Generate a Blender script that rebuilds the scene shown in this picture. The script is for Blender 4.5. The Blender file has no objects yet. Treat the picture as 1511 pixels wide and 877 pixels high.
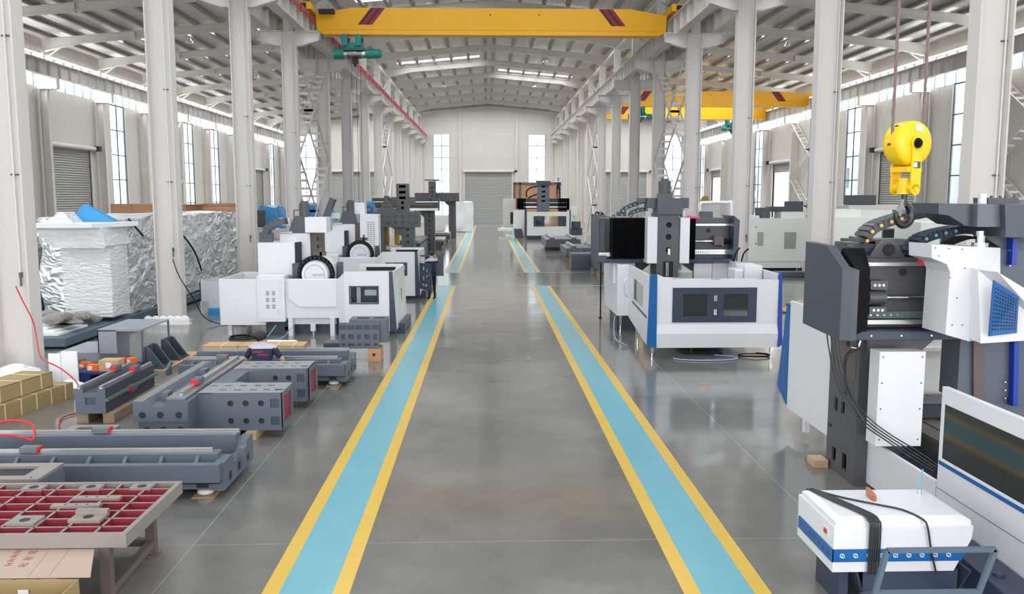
import bpy, bmesh, math, random
from mathutils import Vector, Matrix, noise as mn
random.seed(7)
COL = bpy.context.scene.collection
PI = math.pi
SKY = 2.4; EXPO = .36; LR = 10; LS = 4.2; LF = 15; LB = 1.4

# ---------------------------------------------------------------- helpers
def tag(o, label=None, cat=None, group=None, kind=None):
    if label: o['label'] = label
    if cat: o['category'] = cat
    if group: o['group'] = group
    if kind: o['kind'] = kind
    return o

def thing(name, label, cat, loc=(0, 0, 0), group=None):
    o = bpy.data.objects.new(name, None)
    o.empty_display_size = .2
    COL.objects.link(o)
    o.location = loc
    return tag(o, label, cat, group)

def org(o):
    v = Vector((0, 0, 0))
    while o is not None:
        v += o.location
        o = o.parent
    return v

SPLIT = {'leg', 'rail_strip', 'column_cover', 'tie_rope', 'blue_line', 'linear_rail', 'guide_rail', 'clip', 'skid', 'batten', 'beam_gusset', 'gusset', 'side_flap', 'top_rail', 'brace', 'castor', 'stiffening_rib', 'marking', 'bridge_column', 'gold_slide_cover', 'head_cap', 'support', 'side_way', 'machined_way', 'spindle_sleeve', 'top_cover', 'cable_stub', 'machined_way', 'spindle_unit', 'inner_fitting', 'drag_link_bracket', 'side_box', 'bearing_bracket', 'hinge', 'ram_side_cover', 'stop_block', 'cross_bar', 'coolant_pipe'}
class MB:
    def __init__(s):
        s.v = []; s.f = []; s.mi = []; s.sm = []; s.m = 0; s.smooth = False
    def add(s, vs, fs):
        b = len(s.v)
        s.v.extend(Vector(p) for p in vs)
        for f in fs:
            s.f.append(tuple(b + i for i in f)); s.mi.append(s.m); s.sm.append(s.smooth)
        return s
    def mat(s, i): s.m = i; return s
    def box(s, x0, x1, y0, y1, z0, z1):
        if x0 > x1: x0, x1 = x1, x0
        if y0 > y1: y0, y1 = y1, y0
        if z0 > z1: z0, z1 = z1, z0
        return s.add([(x0,y0,z0),(x1,y0,z0),(x1,y1,z0),(x0,y1,z0),(x0,y0,z1),(x1,y0,z1),(x1,y1,z1),(x0,y1,z1)],
              [(0,3,2,1),(4,5,6,7),(0,1,5,4),(1,2,6,5),(2,3,7,6),(3,0,4,7)])
    def hexa(s, p):   # 8 points: bottom 4 ccw, top 4
        return s.add(p, [(0,3,2,1),(4,5,6,7),(0,1,5,4),(1,2,6,5),(2,3,7,6),(3,0,4,7)])
    def prism(s, pts, ax, a, b):
        def P(u, w, t):
            return {'x': (t, u, w), 'y': (u, t, w), 'z': (u, w, t)}[ax]
        n = len(pts)
        vs = [P(u, w, a) for u, w in pts] + [P(u, w, b) for u, w in pts]
        fs = [tuple(range(n)), tuple(range(2*n-1, n-1, -1))]
        fs += [((i+1) % n, i, n+i, n+(i+1) % n) for i in range(n)]
        return s.add(vs, fs)
    def cyl(s, p0, p1, r, r1=None, n=16, caps=True):
        p0 = Vector(p0); p1 = Vector(p1); r1 = r if r1 is None else r1
        d = (p1-p0).normalized()
        a = d.cross(Vector((0, 0, 1)))
        if a.length < 1e-3: a = d.cross(Vector((1, 0, 0)))
        a.normalize(); b = d.cross(a)
        vs = []
        for p, q in ((p0, r), (p1, r1)):
            vs += [p + (a*math.cos(2*PI*i/n) + b*math.sin(2*PI*i/n))*q for i in range(n)]
        sm = s.smooth; s.smooth = n >= 10
        s.add(vs, [(i, (i+1) % n, n+(i+1) % n, n+i) for i in range(n)])
        s.smooth = sm
        if caps:
            s.add(vs[:n], [tuple(range(n-1, -1, -1))]); s.add(vs[n:], [tuple(range(n))])
        return s
    def bar(s, p0, p1, w, h=None):   # square bar between two points
        p0 = Vector(p0); p1 = Vector(p1); h = h or w
        d = (p1-p0).normalized()
        up = Vector((0, 0, 1)) if abs(d.z) < .95 else Vector((0, 1, 0))
        a = d.cross(up).normalized(); b = a.cross(d)
        vs = []
        for p in (p0, p1):
            for i, j in ((-1, -1), (1, -1), (1, 1), (-1, 1)):
                vs.append(p + a*i*w/2 + b*j*h/2)
        return s.add(vs, [(0,3,2,1),(4,5,6,7),(0,1,5,4),(1,2,6,5),(2,3,7,6),(3,0,4,7)])
    def tube(s, path, r, n=8):
        pts = [Vector(p) for p in path]; rings = []
        if 3 <= len(pts) <= 12 and not isinstance(r, (list, tuple)):
            q = [pts[0]] + pts + [pts[-1]]; out = []
            for i in range(1, len(q)-2):
                for k in range(4):
                    t = k/4; a, b, c, d = q[i-1], q[i], q[i+1], q[i+2]
                    out.append(.5*((2*b) + (c-a)*t + (2*a-5*b+4*c-d)*t*t + (3*b-a-3*c+d)*t*t*t))
            pts = out + [pts[-1]]
        prev = None
        for i, p in enumerate(pts):
            d = (pts[min(i+1, len(pts)-1)] - pts[max(i-1, 0)])
            d = d.normalized() if d.length > 1e-9 else Vector((0, 0, 1))
            if prev is None:
                a = d.cross(Vector((0, 0, 1)))
                if a.length < 1e-2: a = d.cross(Vector((1, 0, 0)))
            else:
                a = prev - d*prev.dot(d)
            a.normalize(); prev = a; b = d.cross(a)
            rr = r[i] if isinstance(r, (list, tuple)) else r
            rings.append([p + (a*math.cos(2*PI*k/n) + b*math.sin(2*PI*k/n))*rr for k in range(n)])
        vs = [q for g in rings for q in g]
        fs = [(i*n+k, i*n+(k+1) % n, (i+1)*n+(k+1) % n, (i+1)*n+k) for i in range(len(pts)-1) for k in range(n)]
        sm = s.smooth; s.smooth = True
        s.add(vs, fs)
        s.smooth = sm
        s.add(rings[0], [tuple(range(n-1, -1, -1))]); s.add(rings[-1], [tuple(range(n))])
        return s
    def ball(s, c, rx, ry=None, rz=None, nu=16, nv=10):
        ry = ry or rx; rz = rz or rx; vs = []; fs = []
        for j in range(nv+1):
            t = PI*j/nv
            for i in range(nu):
                u = 2*PI*i/nu
                vs.append((c[0]+rx*math.sin(t)*math.cos(u), c[1]+ry*math.sin(t)*math.sin(u), c[2]+rz*math.cos(t)))
        for j in range(nv):
            for i in range(nu):
                fs.append((j*nu+i, (j+1)*nu+i, (j+1)*nu+(i+1) % nu, j*nu+(i+1) % nu))
        sm = s.smooth; s.smooth = True; s.add(vs, fs); s.smooth = sm
        return s
    def ring(s, c, R, r, axis='y', n=24, m=8, a0=0, a1=2*PI):
        full = abs(a1-a0-2*PI) < 1e-6
        pts = []
        for i in range(n+1):
            t = a0 + (a1-a0)*i/n
            u, w = R*math.cos(t), R*math.sin(t)
            pts.append({'x': (c[0], c[1]+u, c[2]+w), 'y': (c[0]+u, c[1], c[2]+w), 'z': (c[0]+u, c[1]+w, c[2])}[axis])
        return s.tube(pts, r, m)
    def holes(s, P, U, V, us, vs_, hl, depth=.04, mw=0, mb=1):
        """a plate face at P spanned by unit dirs U, V, cut at us / vs_, cells in hl bear a hole ('c',r) or ('r',w,h); N=U x V points out"""
        P = Vector(P); U = Vector(U); V = Vector(V); N = U.cross(V)
        keep = s.m
        for i in range(len(us)-1):
            for j in range(len(vs_)-1):
                u0, u1, v0, v1 = us[i], us[i+1], vs_[j], vs_[j+1]
                h = hl.get((i, j)) if isinstance(hl, dict) else hl
                Q = lambda u, v, d=0: P + U*u + V*v - N*d
                if h is None:
                    s.m = mw; s.add([Q(u0, v0), Q(u1, v0), Q(u1, v1), Q(u0, v1)], [(0, 1, 2, 3)]); continue
                cu, cv = (u0+u1)/2, (v0+v1)/2
                if h[0] == 'c':
                    n = 16; inn = [(cu+h[1]*math.cos(2*PI*(k+.5)/n), cv+h[1]*math.sin(2*PI*(k+.5)/n)) for k in range(n)]
                    out = []
                    for k in range(n):
                        c_, s_ = math.cos(2*PI*(k+.5)/n), math.sin(2*PI*(k+.5)/n)
                        hw, hh = (u1-u0)/2, (v1-v0)/2
                        q = min(hw/abs(c_) if abs(c_) > 1e-6 else 1e9, hh/abs(s_) if abs(s_) > 1e-6 else 1e9)
                        out.append((cu+c_*q, cv+s_*q))
                    # corners
                    s.m = mw
                    for k in range(n):
                        k2 = (k+1) % n
                        a, b = out[k], out[k2]
                        ua = abs(abs(a[0]-cu)-(u1-u0)/2) < 1e-6; ub = abs(abs(b[0]-cu)-(u1-u0)/2) < 1e-6
                        poly = [Q(*a)]
                        if ua != ub:
                            poly.append(Q(u1 if (a[0]+b[0])/2 > cu else u0, v1 if (a[1]+b[1])/2 > cv else v0))
                        poly += [Q(*b), Q(*inn[k2]), Q(*inn[k])]
                        s.add(poly, [tuple(range(len(poly)))])
                else:
                    w, hh = h[1]/2, h[2]/2
                    inn = [(cu-w, cv-hh), (cu+w, cv-hh), (cu+w, cv+hh), (cu-w, cv+hh)]; n = 4
                    out = [(u0, v0), (u1, v0), (u1, v1), (u0, v1)]
                    s.m = mw
                    for k in range(4):
                        k2 = (k+1) % 4
                        s.add([Q(*out[k]), Q(*out[k2]), Q(*inn[k2]), Q(*inn[k])], [(0, 1, 2, 3)])
                s.m = mw
                for k in range(n):
                    k2 = (k+1) % n
                    s.add([Q(*inn[k]), Q(*inn[k2]), Q(*inn[k2], depth), Q(*inn[k], depth)], [(0, 1, 2, 3)])
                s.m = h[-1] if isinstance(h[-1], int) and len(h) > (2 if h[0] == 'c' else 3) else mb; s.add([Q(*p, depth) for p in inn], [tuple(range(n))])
        s.m = keep
        return s
    def islands(s):
        par = list(range(len(s.v)))
        def find(i):
            while par[i] != i:
                par[i] = par[par[i]]; i = par[i]
            return i
        for f in s.f:
            for i in f[1:]: par[find(i)] = find(f[0])
        key = {}
        for i, v in enumerate(s.v):
            k = (round(v.x, 5), round(v.y, 5), round(v.z, 5))
            if k in key: par[find(i)] = find(key[k])
            else: key[k] = i
        out = {}
        for k, f in enumerate(s.f): out.setdefault(find(f[0]), []).append(k)
        return list(out.values())
    def build(s, name, mats, parent=None, bevel=0, sub=0):
        if parent is not None and name in SPLIT:
            isl = s.islands()
            if 1 < len(isl) <= 12:
                first = None
                for ks in isl:
                    m = MB(); used = {}
                    for k in ks:
                        f = []
                        for i in s.f[k]:
                            if i not in used: used[i] = len(m.v); m.v.append(s.v[i])
                            f.append(used[i])
                        m.f.append(tuple(f)); m.mi.append(s.mi[k]); m.sm.append(s.sm[k])
                    o = m._build(name, mats, parent, bevel)
                    first = first or o
                return first
        return s._build(name, mats, parent, bevel)
    def _build(s, name, mats, parent=None, bevel=0):
        me = bpy.data.meshes.new(name)
        off = org(parent) if parent is not None else Vector((0, 0, 0))
        me.from_pydata([tuple(v-off) for v in s.v], [], s.f)
        if not isinstance(mats, (list, tuple)): mats = [mats]
        for m in mats: me.materials.append(m)
        for p, i, k in zip(me.polygons, s.mi, s.sm):
            p.material_index = min(i, len(mats)-1); p.use_smooth = k
        me.update()
        o = bpy.data.objects.new(name, me)
        COL.objects.link(o)
        if parent is not None: o.parent = parent
        if bevel:
            b = o.modifiers.new('bevel', 'BEVEL'); b.width = bevel; b.segments = 2; b.limit_method = 'ANGLE'; b.angle_limit = math.radians(40)
        return o

def solo(mb, name, mats, label, cat, group=None, bevel=0):
    return tag(mb.build(name, mats, None, bevel), label, cat, group)

def struct(mb, name, mats, bevel=0, parent=None):
    o = mb.build(name, mats, parent, bevel)
    if parent is None: o['kind'] = 'structure'
    return o

def copy_tree(o, parent=None):
    c = o.copy(); COL.objects.link(c)
    if parent is not None: c.parent = parent
    for ch in list(o.children): copy_tree(ch, c)
    return c

def dup(o, loc, label=None, group=None, rz=None):
    c = copy_tree(o); c.location = loc
    if label: c['label'] = label
    if group: c['group'] = group
    if rz is not None: c.rotation_euler.z = rz
    return c

def text(body, size, loc, rot, m, parent=None, name='lettering', ext=.001):
    cu = bpy.data.curves.new('type', 'FONT'); cu.body = body; cu.size = size; cu.extrude = ext; cu.resolution_u = 3
    cu.align_x = 'CENTER'; cu.align_y = 'CENTER'
    tmp = bpy.data.objects.new('type', cu); COL.objects.link(tmp)
    bpy.context.view_layer.update()
    me = bpy.data.meshes.new_from_object(tmp.evaluated_get(bpy.context.evaluated_depsgraph_get()))
    bpy.data.objects.remove(tmp); me.materials.clear(); me.materials.append(m)
    o = bpy.data.objects.new(name, me); COL.objects.link(o)
    off = org(parent) if parent is not None else Vector((0, 0, 0))
    o.location = Vector(loc) - off; o.rotation_euler = rot
    if parent is not None: o.parent = parent
    return o

# ---------------------------------------------------------------- materials
def mat(name, col, rough=.5, metal=0., spec=.5, bump=0, bscale=20, var=0, vscale=3, coat=0):
    m = bpy.data.materials.new(name); m.use_nodes = True
    nt = m.node_tree; b = nt.nodes['Principled BSDF']
    b.inputs['Roughness'].default_value = rough; b.inputs['Metallic'].default_value = metal
    b.inputs['Specular IOR Level'].default_value = spec
    b.inputs['Base Color'].default_value = (*col, 1)
    if coat: b.inputs['Coat Weight'].default_value = coat
    tc = nt.nodes.new('ShaderNodeTexCoord')
    nz = nt.nodes.new('ShaderNodeTexNoise'); nz.inputs['Scale'].default_value = vscale; nz.inputs['Detail'].default_value = 4
    nt.links.new(tc.outputs['Object'], nz.inputs['Vector'])
    v = var or .03
    mx = nt.nodes.new('ShaderNodeMix'); mx.data_type = 'RGBA'
    mx.inputs[6].default_value = (*[min(1, c*(1+v)) for c in col], 1); mx.inputs[7].default_value = (*[c*(1-v) for c in col], 1)
    nt.links.new(nz.outputs['Fac'], mx.inputs[0]); nt.links.new(mx.outputs[2], b.inputs['Base Color'])
    if bump:
        n2 = nt.nodes.new('ShaderNodeTexNoise'); n2.inputs['Scale'].default_value = bscale; n2.inputs['Detail'].default_value = 3
        nt.links.new(tc.outputs['Object'], n2.inputs['Vector'])
        bp = nt.nodes.new('ShaderNodeBump'); bp.inputs['Strength'].default_value = bump; bp.inputs['Distance'].default_value = .02
        nt.links.new(n2.outputs['Fac'], bp.inputs['Height']); nt.links.new(bp.outputs['Normal'], b.inputs['Normal'])
    return m

def S(r, g, b):   # sRGB 0-255 -> linear
    return tuple(((c/255)/12.92 if c/255 <= .04045 else ((c/255+.055)/1.055)**2.4) for c in (r, g, b))

def ribbed(name, col, axis, pitch, strength=.6, rough=.45, metal=0):
    m = mat(name, col, rough, metal)
    nt = m.node_tree; b = nt.nodes['Principled BSDF']; tc = nt.nodes['Texture Coordinate'] if 'Texture Coordinate' in nt.nodes else nt.nodes.new('ShaderNodeTexCoord')
    sp = nt.nodes.new('ShaderNodeSeparateXYZ'); nt.links.new(tc.outputs['Object'], sp.inputs[0])
    k = nt.nodes.new('ShaderNodeMath'); k.operation = 'MULTIPLY'; k.inputs[1].default_value = 2*PI/pitch
    nt.links.new(sp.outputs[axis], k.inputs[0])
    s_ = nt.nodes.new('ShaderNodeMath'); s_.operation = 'SINE'; nt.links.new(k.outputs[0], s_.inputs[0])
    bp = nt.nodes.new('ShaderNodeBump'); bp.inputs['Strength'].default_value = strength; bp.inputs['Distance'].default_value = .03
    nt.links.new(s_.outputs[0], bp.inputs['Height']); nt.links.new(bp.outputs['Normal'], b.inputs['Normal'])
    return m

M = {}
M['steel'] = mat('white_steel', S(214, 209, 206), .42, var=.03, vscale=.8)
M['rafter'] = mat('rafter_steel', S(212, 206, 201), .5)
M['purlin'] = mat('purlin_steel', S(146, 141, 137), .5)
M['wallx'] = ribbed('wall_panel_x', S(208, 201, 195), 0, .3, .2)
M['wally'] = ribbed('wall_panel_y', S(208, 201, 195), 1, .3, .25)
M['roof'] = ribbed('roof_sheet', S(214, 209, 204), 0, .6, .25, .32)
M['shut'] = ribbed('roller_shutter', S(172, 170, 167), 2, .16, .9, .4, .2)
M['frame'] = mat('window_frame_metal', S(74, 92, 102), .4, .3)
M['white'] = mat('white_enamel', S(224, 224, 229), .3, var=.01)
M['offw'] = mat('off_white_enamel', S(226, 226, 222), .35, var=.02)
M['grey'] = mat('grey_machine_paint', S(98, 103, 112), .42, var=.06, bump=.08, bscale=60)
M['dgrey'] = mat('dark_grey_paint', S(66, 72, 84), .38, var=.05)
M['slate'] = mat('slate_casting_paint', S(92, 101, 113), .45, var=.07, bump=.1, bscale=50)
M['cast'] = mat('charcoal_casting', S(82, 82, 86), .4, var=.08, bump=.1, bscale=50)
M['black'] = mat('black_rubber', (.008, .008, .009), .8, spec=.2)
M['topl'] = mat('bare_casting_top', S(146, 148, 153), .4, .1, var=.06)
M['slatel'] = mat('machined_slate', S(132, 134, 140), .35, .2, var=.06)
M['cover'] = mat('light_grey_sheet', S(148, 152, 162), .4)
M['carr'] = mat('rail_carriage_grey', S(112, 122, 122), .4, .2)
M['pock'] = mat('pocket_grey', S(70, 78, 90), .5)
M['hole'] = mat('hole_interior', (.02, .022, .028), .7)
M['glassd'] = mat('dark_glass', (.02, .024, .024), .06, spec=.7)
M['steelb'] = mat('bright_ground_steel', S(196, 196, 194), .25, .9)
M['rail'] = mat('linear_rail_steel', S(190, 190, 188), .3, .7)
M['blue'] = mat('blue_enamel', S(14, 92, 158), .35)
M['dblue'] = mat('deep_blue_strip', S(14, 58, 170), .35)
M['navy'] = mat('navy_enamel', S(52, 62, 82), .4)
M['yellow'] = mat('crane_yellow', S(244, 178, 14), .4, var=.04)
M['hyel'] = mat('hook_yellow', S(250, 205, 20), .38, var=.05, vscale=8)
M['red'] = mat('red_plastic', S(205, 28, 48), .4)
M['sred'] = mat('stripe_red', S(150, 22, 48), .5)
M['sdark'] = mat('stripe_dark', S(70, 20, 26), .5)
M['teal'] = mat('hoist_teal', S(40, 130, 120), .4, var=.08)
M['burg'] = mat('burgundy_primer', S(140, 38, 52), .55, var=.14, vscale=5)
M['tan'] = mat('machined_face', S(150, 142, 137), .4, .2, var=.06)
M['rust'] = mat('rusty_steel', S(104, 92, 90), .6, var=.15, vscale=8)
M['cable'] = mat('dark_cable', S(44, 46, 50), .4)
M['dsteel'] = mat('dark_forged_steel', S(60, 60, 64), .3, .7)
M['rope'] = mat('wire_rope_steel', S(130, 112, 112), .5, .3)
M['card'] = mat('cardboard', S(196, 160, 118), .8, var=.05)
M['card2'] = mat('olive_cardboard', S(160, 138, 98), .8, var=.06)
M['cardp'] = mat('pale_cardboard', S(182, 160, 148), .8, var=.05, vscale=5)
M['wood'] = mat('pale_wood', S(190, 160, 126), .75, var=.12, vscale=9)
M['oldwood'] = mat('weathered_wood', S(148, 128, 106), .8, var=.2, vscale=7)
M['ply'] = mat('crate_plywood', S(196, 146, 112), .75, var=.07)
M['orange'] = mat('orange_carton', S(240, 110, 40), .6)
M['pblue'] = mat('pallet_blue', S(28, 52, 110), .5)
M['tarp'] = mat('blue_tarpaulin', S(50, 150, 215), .35, bump=1.0, bscale=4)
M['plat'] = mat('platform_blue_grey', S(84, 102, 116), .5)
M['skin'] = mat('skin', S(205, 160, 140), .5)
M['hair'] = mat('black_hair', (.012, .01, .01), .5, bump=.5, bscale=60)
M['nshirt'] = mat('navy_cloth', S(32, 38, 66), .8, bump=.2, bscale=30)
M['gshirt'] = mat('grey_cloth', S(186, 182, 196), .8)
M['trous'] = mat('dark_trousers', S(24, 24, 32), .85)
M['pink'] = mat('pink_cloth', S(228, 70, 130), .7)
M['strap'] = mat('cream_strap', S(226, 208, 160), .5)
M['copper'] = mat('copper', S(205, 130, 90), .35, .8)
M['lblue'] = mat('light_blue_dot', S(140, 205, 240), .4)
M['ydot'] = mat('yellow_dot', S(240, 205, 110), .4)
M['hose'] = mat('lilac_hose', S(170, 170, 205), .3)
M['bhose'] = mat('blue_hose', S(110, 170, 200), .3)
M['foam'] = mat('white_foam', S(238, 238, 240), .6)
M['green'] = mat('pale_green_block', S(96, 116, 108), .4)
M['gold'] = mat('gold_cover', S(178, 140, 70), .35, .5)
M['lblock'] = mat('white_lettering', S(235, 240, 240), .5)
M['printr'] = mat('faded_red_print', S(170, 96, 100), .7)
M['rtext'] = mat('red_lettering', S(200, 30, 50), .5)
M['chrome'] = mat('chrome', (.75, .75, .77), .12, 1)
M['mesh'] = mat('grating_dark', S(40, 44, 58), .6)
M['bld'] = mat('outdoor_building_render', S(225, 228, 232), .8)
M['asph'] = mat('outdoor_ground', S(190, 188, 184), .9)

def crinkle(name, col, metal, rough, s1, s2, st=.9, zs=1.6):
    m = bpy.data.materials.new(name); m.use_nodes = True; nt = m.node_tree; b = nt.nodes['Principled BSDF']
    b.inputs['Base Color'].default_value = (*col, 1); b.inputs['Metallic'].default_value = metal; b.inputs['Roughness'].default_value = rough
    tc = nt.nodes.new('ShaderNodeTexCoord'); h = None
    mp = nt.nodes.new('ShaderNodeMapping'); mp.inputs['Scale'].default_value = (1, 1, zs); nt.links.new(tc.outputs['Object'], mp.inputs[0])
    n0 = nt.nodes.new('ShaderNodeTexNoise'); n0.inputs['Scale'].default_value = s1; n0.inputs['Detail'].default_value = 2; n0.inputs['Distortion'].default_value = 1.5
    nt.links.new(mp.outputs[0], n0.inputs['Vector'])
    vo = nt.nodes.new('ShaderNodeTexVoronoi'); vo.inputs['Scale'].default_value = s2; vo.distance = 'CHEBYCHEV'
    ad = nt.nodes.new('ShaderNodeVectorMath'); ad.operation = 'ADD'; nt.links.new(mp.outputs[0], ad.inputs[0]); nt.links.new(n0.outputs['Color'], ad.inputs[1])
    nt.links.new(ad.outputs[0], vo.inputs['Vector'])
    a = nt.nodes.new('ShaderNodeMath'); a.operation = 'ADD'; nt.links.new(n0.outputs['Fac'], a.inputs[0]); nt.links.new(vo.outputs['Distance'], a.inputs[1])
    bp = nt.nodes.new('ShaderNodeBump'); bp.inputs['Strength'].default_value = st; bp.inputs['Distance'].default_value = .12
    nt.links.new(a.outputs[0], bp.inputs['Height']); nt.links.new(bp.outputs['Normal'], b.inputs['Normal'])
    return m
M['foil'] = crinkle('silver_foil', (.84, .85, .87), .7, .3, 1.1, 1.9, .75)
M['wrap'] = crinkle('plastic_wrap_white', (.82, .83, .85), .0, .22, 1.4, 3, .5, 4)
M['film'] = crinkle('crumpled_film', (.62, .58, .54), .0, .25, 5, 9)

def floor_mat():
    m = bpy.data.materials.new('polished_concrete'); m.use_nodes = True; nt = m.node_tree; L = nt.links; N = nt.nodes.new
    b = nt.nodes['Principled BSDF']
    tc = N('ShaderNodeTexCoord')
    n1 = N('ShaderNodeTexNoise'); n1.inputs['Scale'].default_value = .45; n1.inputs['Detail'].default_value = 6; n1.inputs['Roughness'].default_value = .65
    L.new(tc.outputs['Object'], n1.inputs['Vector'])
    cr = N('ShaderNodeValToRGB'); cr.color_ramp.elements[0].position = .3; cr.color_ramp.elements[1].position = .72
    cr.color_ramp.elements[0].color = (*S(102, 101, 99), 1); cr.color_ramp.elements[1].color = (*S(132, 130, 127), 1)
    L.new(n1.outputs['Fac'], cr.inputs[0])
    sp = N('ShaderNodeSeparateXYZ'); L.new(tc.outputs['Object'], sp.inputs[0])
    def line(out, pitch, off, w):
        a = N('ShaderNodeMath'); a.operation = 'ADD'; a.inputs[1].default_value = -off; L.new(out, a.inputs[0])
        p = N('ShaderNodeMath'); p.operation = 'PINGPONG'; p.inputs[1].default_value = pitch/2; L.new(a.outputs[0], p.inputs[0])
        c = N('ShaderNodeMath'); c.operation = 'LESS_THAN'; c.inputs[1].default_value = w; L.new(p.outputs[0], c.inputs[0])
        return c.outputs[0]
    lx = line(sp.outputs[0], 6.55, -2.98, .006); ly = line(sp.outputs[1], 7.8, 8.35, .006)
    mx = N('ShaderNodeMath'); mx.operation = 'MAXIMUM'; L.new(lx, mx.inputs[0]); L.new(ly, mx.inputs[1])
    mc = N('ShaderNodeMix'); mc.data_type = 'RGBA'; L.new(mx.outputs[0], mc.inputs[0]); L.new(cr.outputs[0], mc.inputs[6])
    mc.inputs[7].default_value = (*S(152, 148, 142), 1)
    L.new(mc.outputs[2], b.inputs['Base Color'])
    n2 = N('ShaderNodeTexNoise'); n2.inputs['Scale'].default_value = 1.6; n2.inputs['Detail'].default_value = 4; L.new(tc.outputs['Object'], n2.inputs['Vector'])
    mr = N('ShaderNodeMapRange'); mr.inputs[3].default_value = .04; mr.inputs[4].default_value = .22; L.new(n2.outputs['Fac'], mr.inputs[0])
    L.new(mr.outputs[0], b.inputs['Roughness'])
    n3 = N('ShaderNodeTexNoise'); n3.inputs['Scale'].default_value = 2.2; n3.inputs['Detail'].default_value = 2; L.new(tc.outputs['Object'], n3.inputs['Vector'])
    bp = N('ShaderNodeBump'); bp.inputs['Strength'].default_value = .05; bp.inputs['Distance'].default_value = .05
    L.new(n3.outputs['Fac'], bp.inputs['Height']); L.new(bp.outputs['Normal'], b.inputs['Normal'])
    b.inputs['Specular IOR Level'].default_value = .6
    return m
M['floor'] = floor_mat()
M['lblu'] = mat('lane_paint_blue', S(112, 172, 188), .25, var=.06, vscale=2, spec=.6)
M['lpale'] = mat('lane_paint_pale', S(160, 168, 162), .28)
M['lyel'] = mat('lane_paint_yellow', S(216, 178, 72), .28, var=.08, vscale=2, spec=.6)

def glass():
    m = bpy.data.materials.new('window_glass'); m.use_nodes = True; nt = m.node_tree
    for n in list(nt.nodes): nt.nodes.remove(n)
    o = nt.nodes.new('ShaderNodeOutputMaterial'); t = nt.nodes.new('ShaderNodeBsdfTransparent'); g = nt.nodes.new('ShaderNodeBsdfGlossy')
    t.inputs[0].default_value = (.9, .94, .95, 1); g.inputs['Roughness'].default_value = .05
    mx = nt.nodes.new('ShaderNodeMixShader'); mx.inputs[0].default_value = .08
    nt.links.new(t.outputs[0], mx.inputs[1]); nt.links.new(g.outputs[0], mx.inputs[2]); nt.links.new(mx.outputs[0], o.inputs[0])
    return m
M['glass'] = glass()

# ---------------------------------------------------------------- building shell
YF = 117.6          # far wall
XL, XR = -28.1, 28.7
XC = .3
F0 = 16.2; BAY = 7.8
FR = [F0 + BAY*k for k in range(-2, 14)]      # frames
ZR = lambda x: 15.3 - .092*abs(x-XC)           # underside of rafters
YB = -8

struct(MB().box(XL-.3, XR+.3, YB, YF+.3, -.2, 0), 'floor', M['floor'])
struct(MB().box(XL-60, XR+60, YB-60, YF+60, -.5, -.21), 'ground', M['asph'])

def stripe(x0, x1, y0, y1, m, nm='floor_marking'):
    return struct(MB().box(x0, x1, y0, y1, .0, .003), nm, m)
# two lanes, broken by the cross gangway
for x0, x1 in ((-2.01, -1.23), (1.74, 2.52)):
    for y0, y1 in ((YB, 33.5), (39.6, 105.)):
        stripe(x0, x0+.15, y0, y1, M['lyel']); stripe(x1-.15, x1, y0, y1, M['lyel'])
        stripe(x0+.15, x1-.15, y0, y1, M['lblu'])
stripe(-5, 2.6, 105., 106., M['lblu'])
for y in (33.5, 39.46):
    stripe(-7.5, 26, y, y+.14, M['lpale'])

# roof sheets with skylights, most of them unseen and added to light the hall
NEAR = [4.5, 12.3, 20.1, 27.9]  # bays of unseen skylights added to light the near hall
# (side, y0, y1, inner distance, outer distance from the ridge)
sky_bands = [(-1, 52.6, 53.8, .9, 8.2), (-1, 77.1, 78.1, .9, 8.2), (1, 85.2, 86.1, .9, 8.2)]
for yc in NEAR:
    for sgn in (-1, 1):
        sky_bands += [(sgn, yc-1.5, yc+1.5, .9, 8.2), (sgn, yc-1.5, yc+1.5, 12., 25.)]
for sgn in (-1, 1): sky_bands.append((sgn, 34.4, 37, .9, 8.2))  # one more unseen pair, added for light
for f in FR:  # bands hidden behind the rafters, added to brighten the far end
    if f < 54 or f > 116: continue
    for sgn in (-1, 1):
        o1 = .2*f/12.3+.15; o2 = .2*f/9.3+.3
        sky_bands += [(sgn, f+o1, f+o1+1.7, .9, 8.2), (sgn, f+o2, f+o2+1.6, 12., 25.)]
ZS = lambda x: ZR(x) + .72
def roof_side(sgn, xe):
    n = MB()
    def slab(xa, xb, ya, yb):
        n.hexa([(xa, ya, ZS(xa)), (xb, ya, ZS(xb)), (xb, yb, ZS(xb)), (xa, yb, ZS(xa)),
                (xa, ya, ZS(xa)+.1), (xb, ya, ZS(xb)+.1), (xb, yb, ZS(xb)+.1), (xa, yb, ZS(xa)+.1)])
    X = lambda d: XC + sgn*d
    de = abs(xe-XC)
    for d0, d1 in ((0, .9), (8.2, 12.), (25., de)): slab(X(d0), X(d1), YB, YF+.3)
    for d0, d1 in ((.9, 8.2), (12., 25.)):
        y = YB
        for b in sorted([b for b in sky_bands if b[0] == sgn and b[3] == d0], key=lambda b: b[1]):
            slab(X(d0), X(d1), y, b[1]); y = b[2]
        slab(X(d0), X(d1), y, YF+.3)
    return n
struct(roof_side(-1, XL-.3), 'ceiling', M['roof'])
struct(roof_side(1, XR+.3), 'ceiling', M['roof'])
for i, (sgn, a, b, d0, d1) in enumerate(sky_bands):
    xi = XC + sgn*d0; xo = XC + sgn*d1; z = lambda x: ZR(x)+.75
    struct(MB().hexa([(xi, a, z(xi)), (xo, a, z(xo)), (xo, b, z(xo)), (xi, b, z(xi)), (xi, a, z(xi)+.02), (xo, a, z(xo)+.02), (xo, b, z(xo)+.02), (xi, b, z(xi)+.02)]),
           'window_%d' % (200+i), M['glass'])  # panes of the seen skylights and of the added unseen ones

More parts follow.
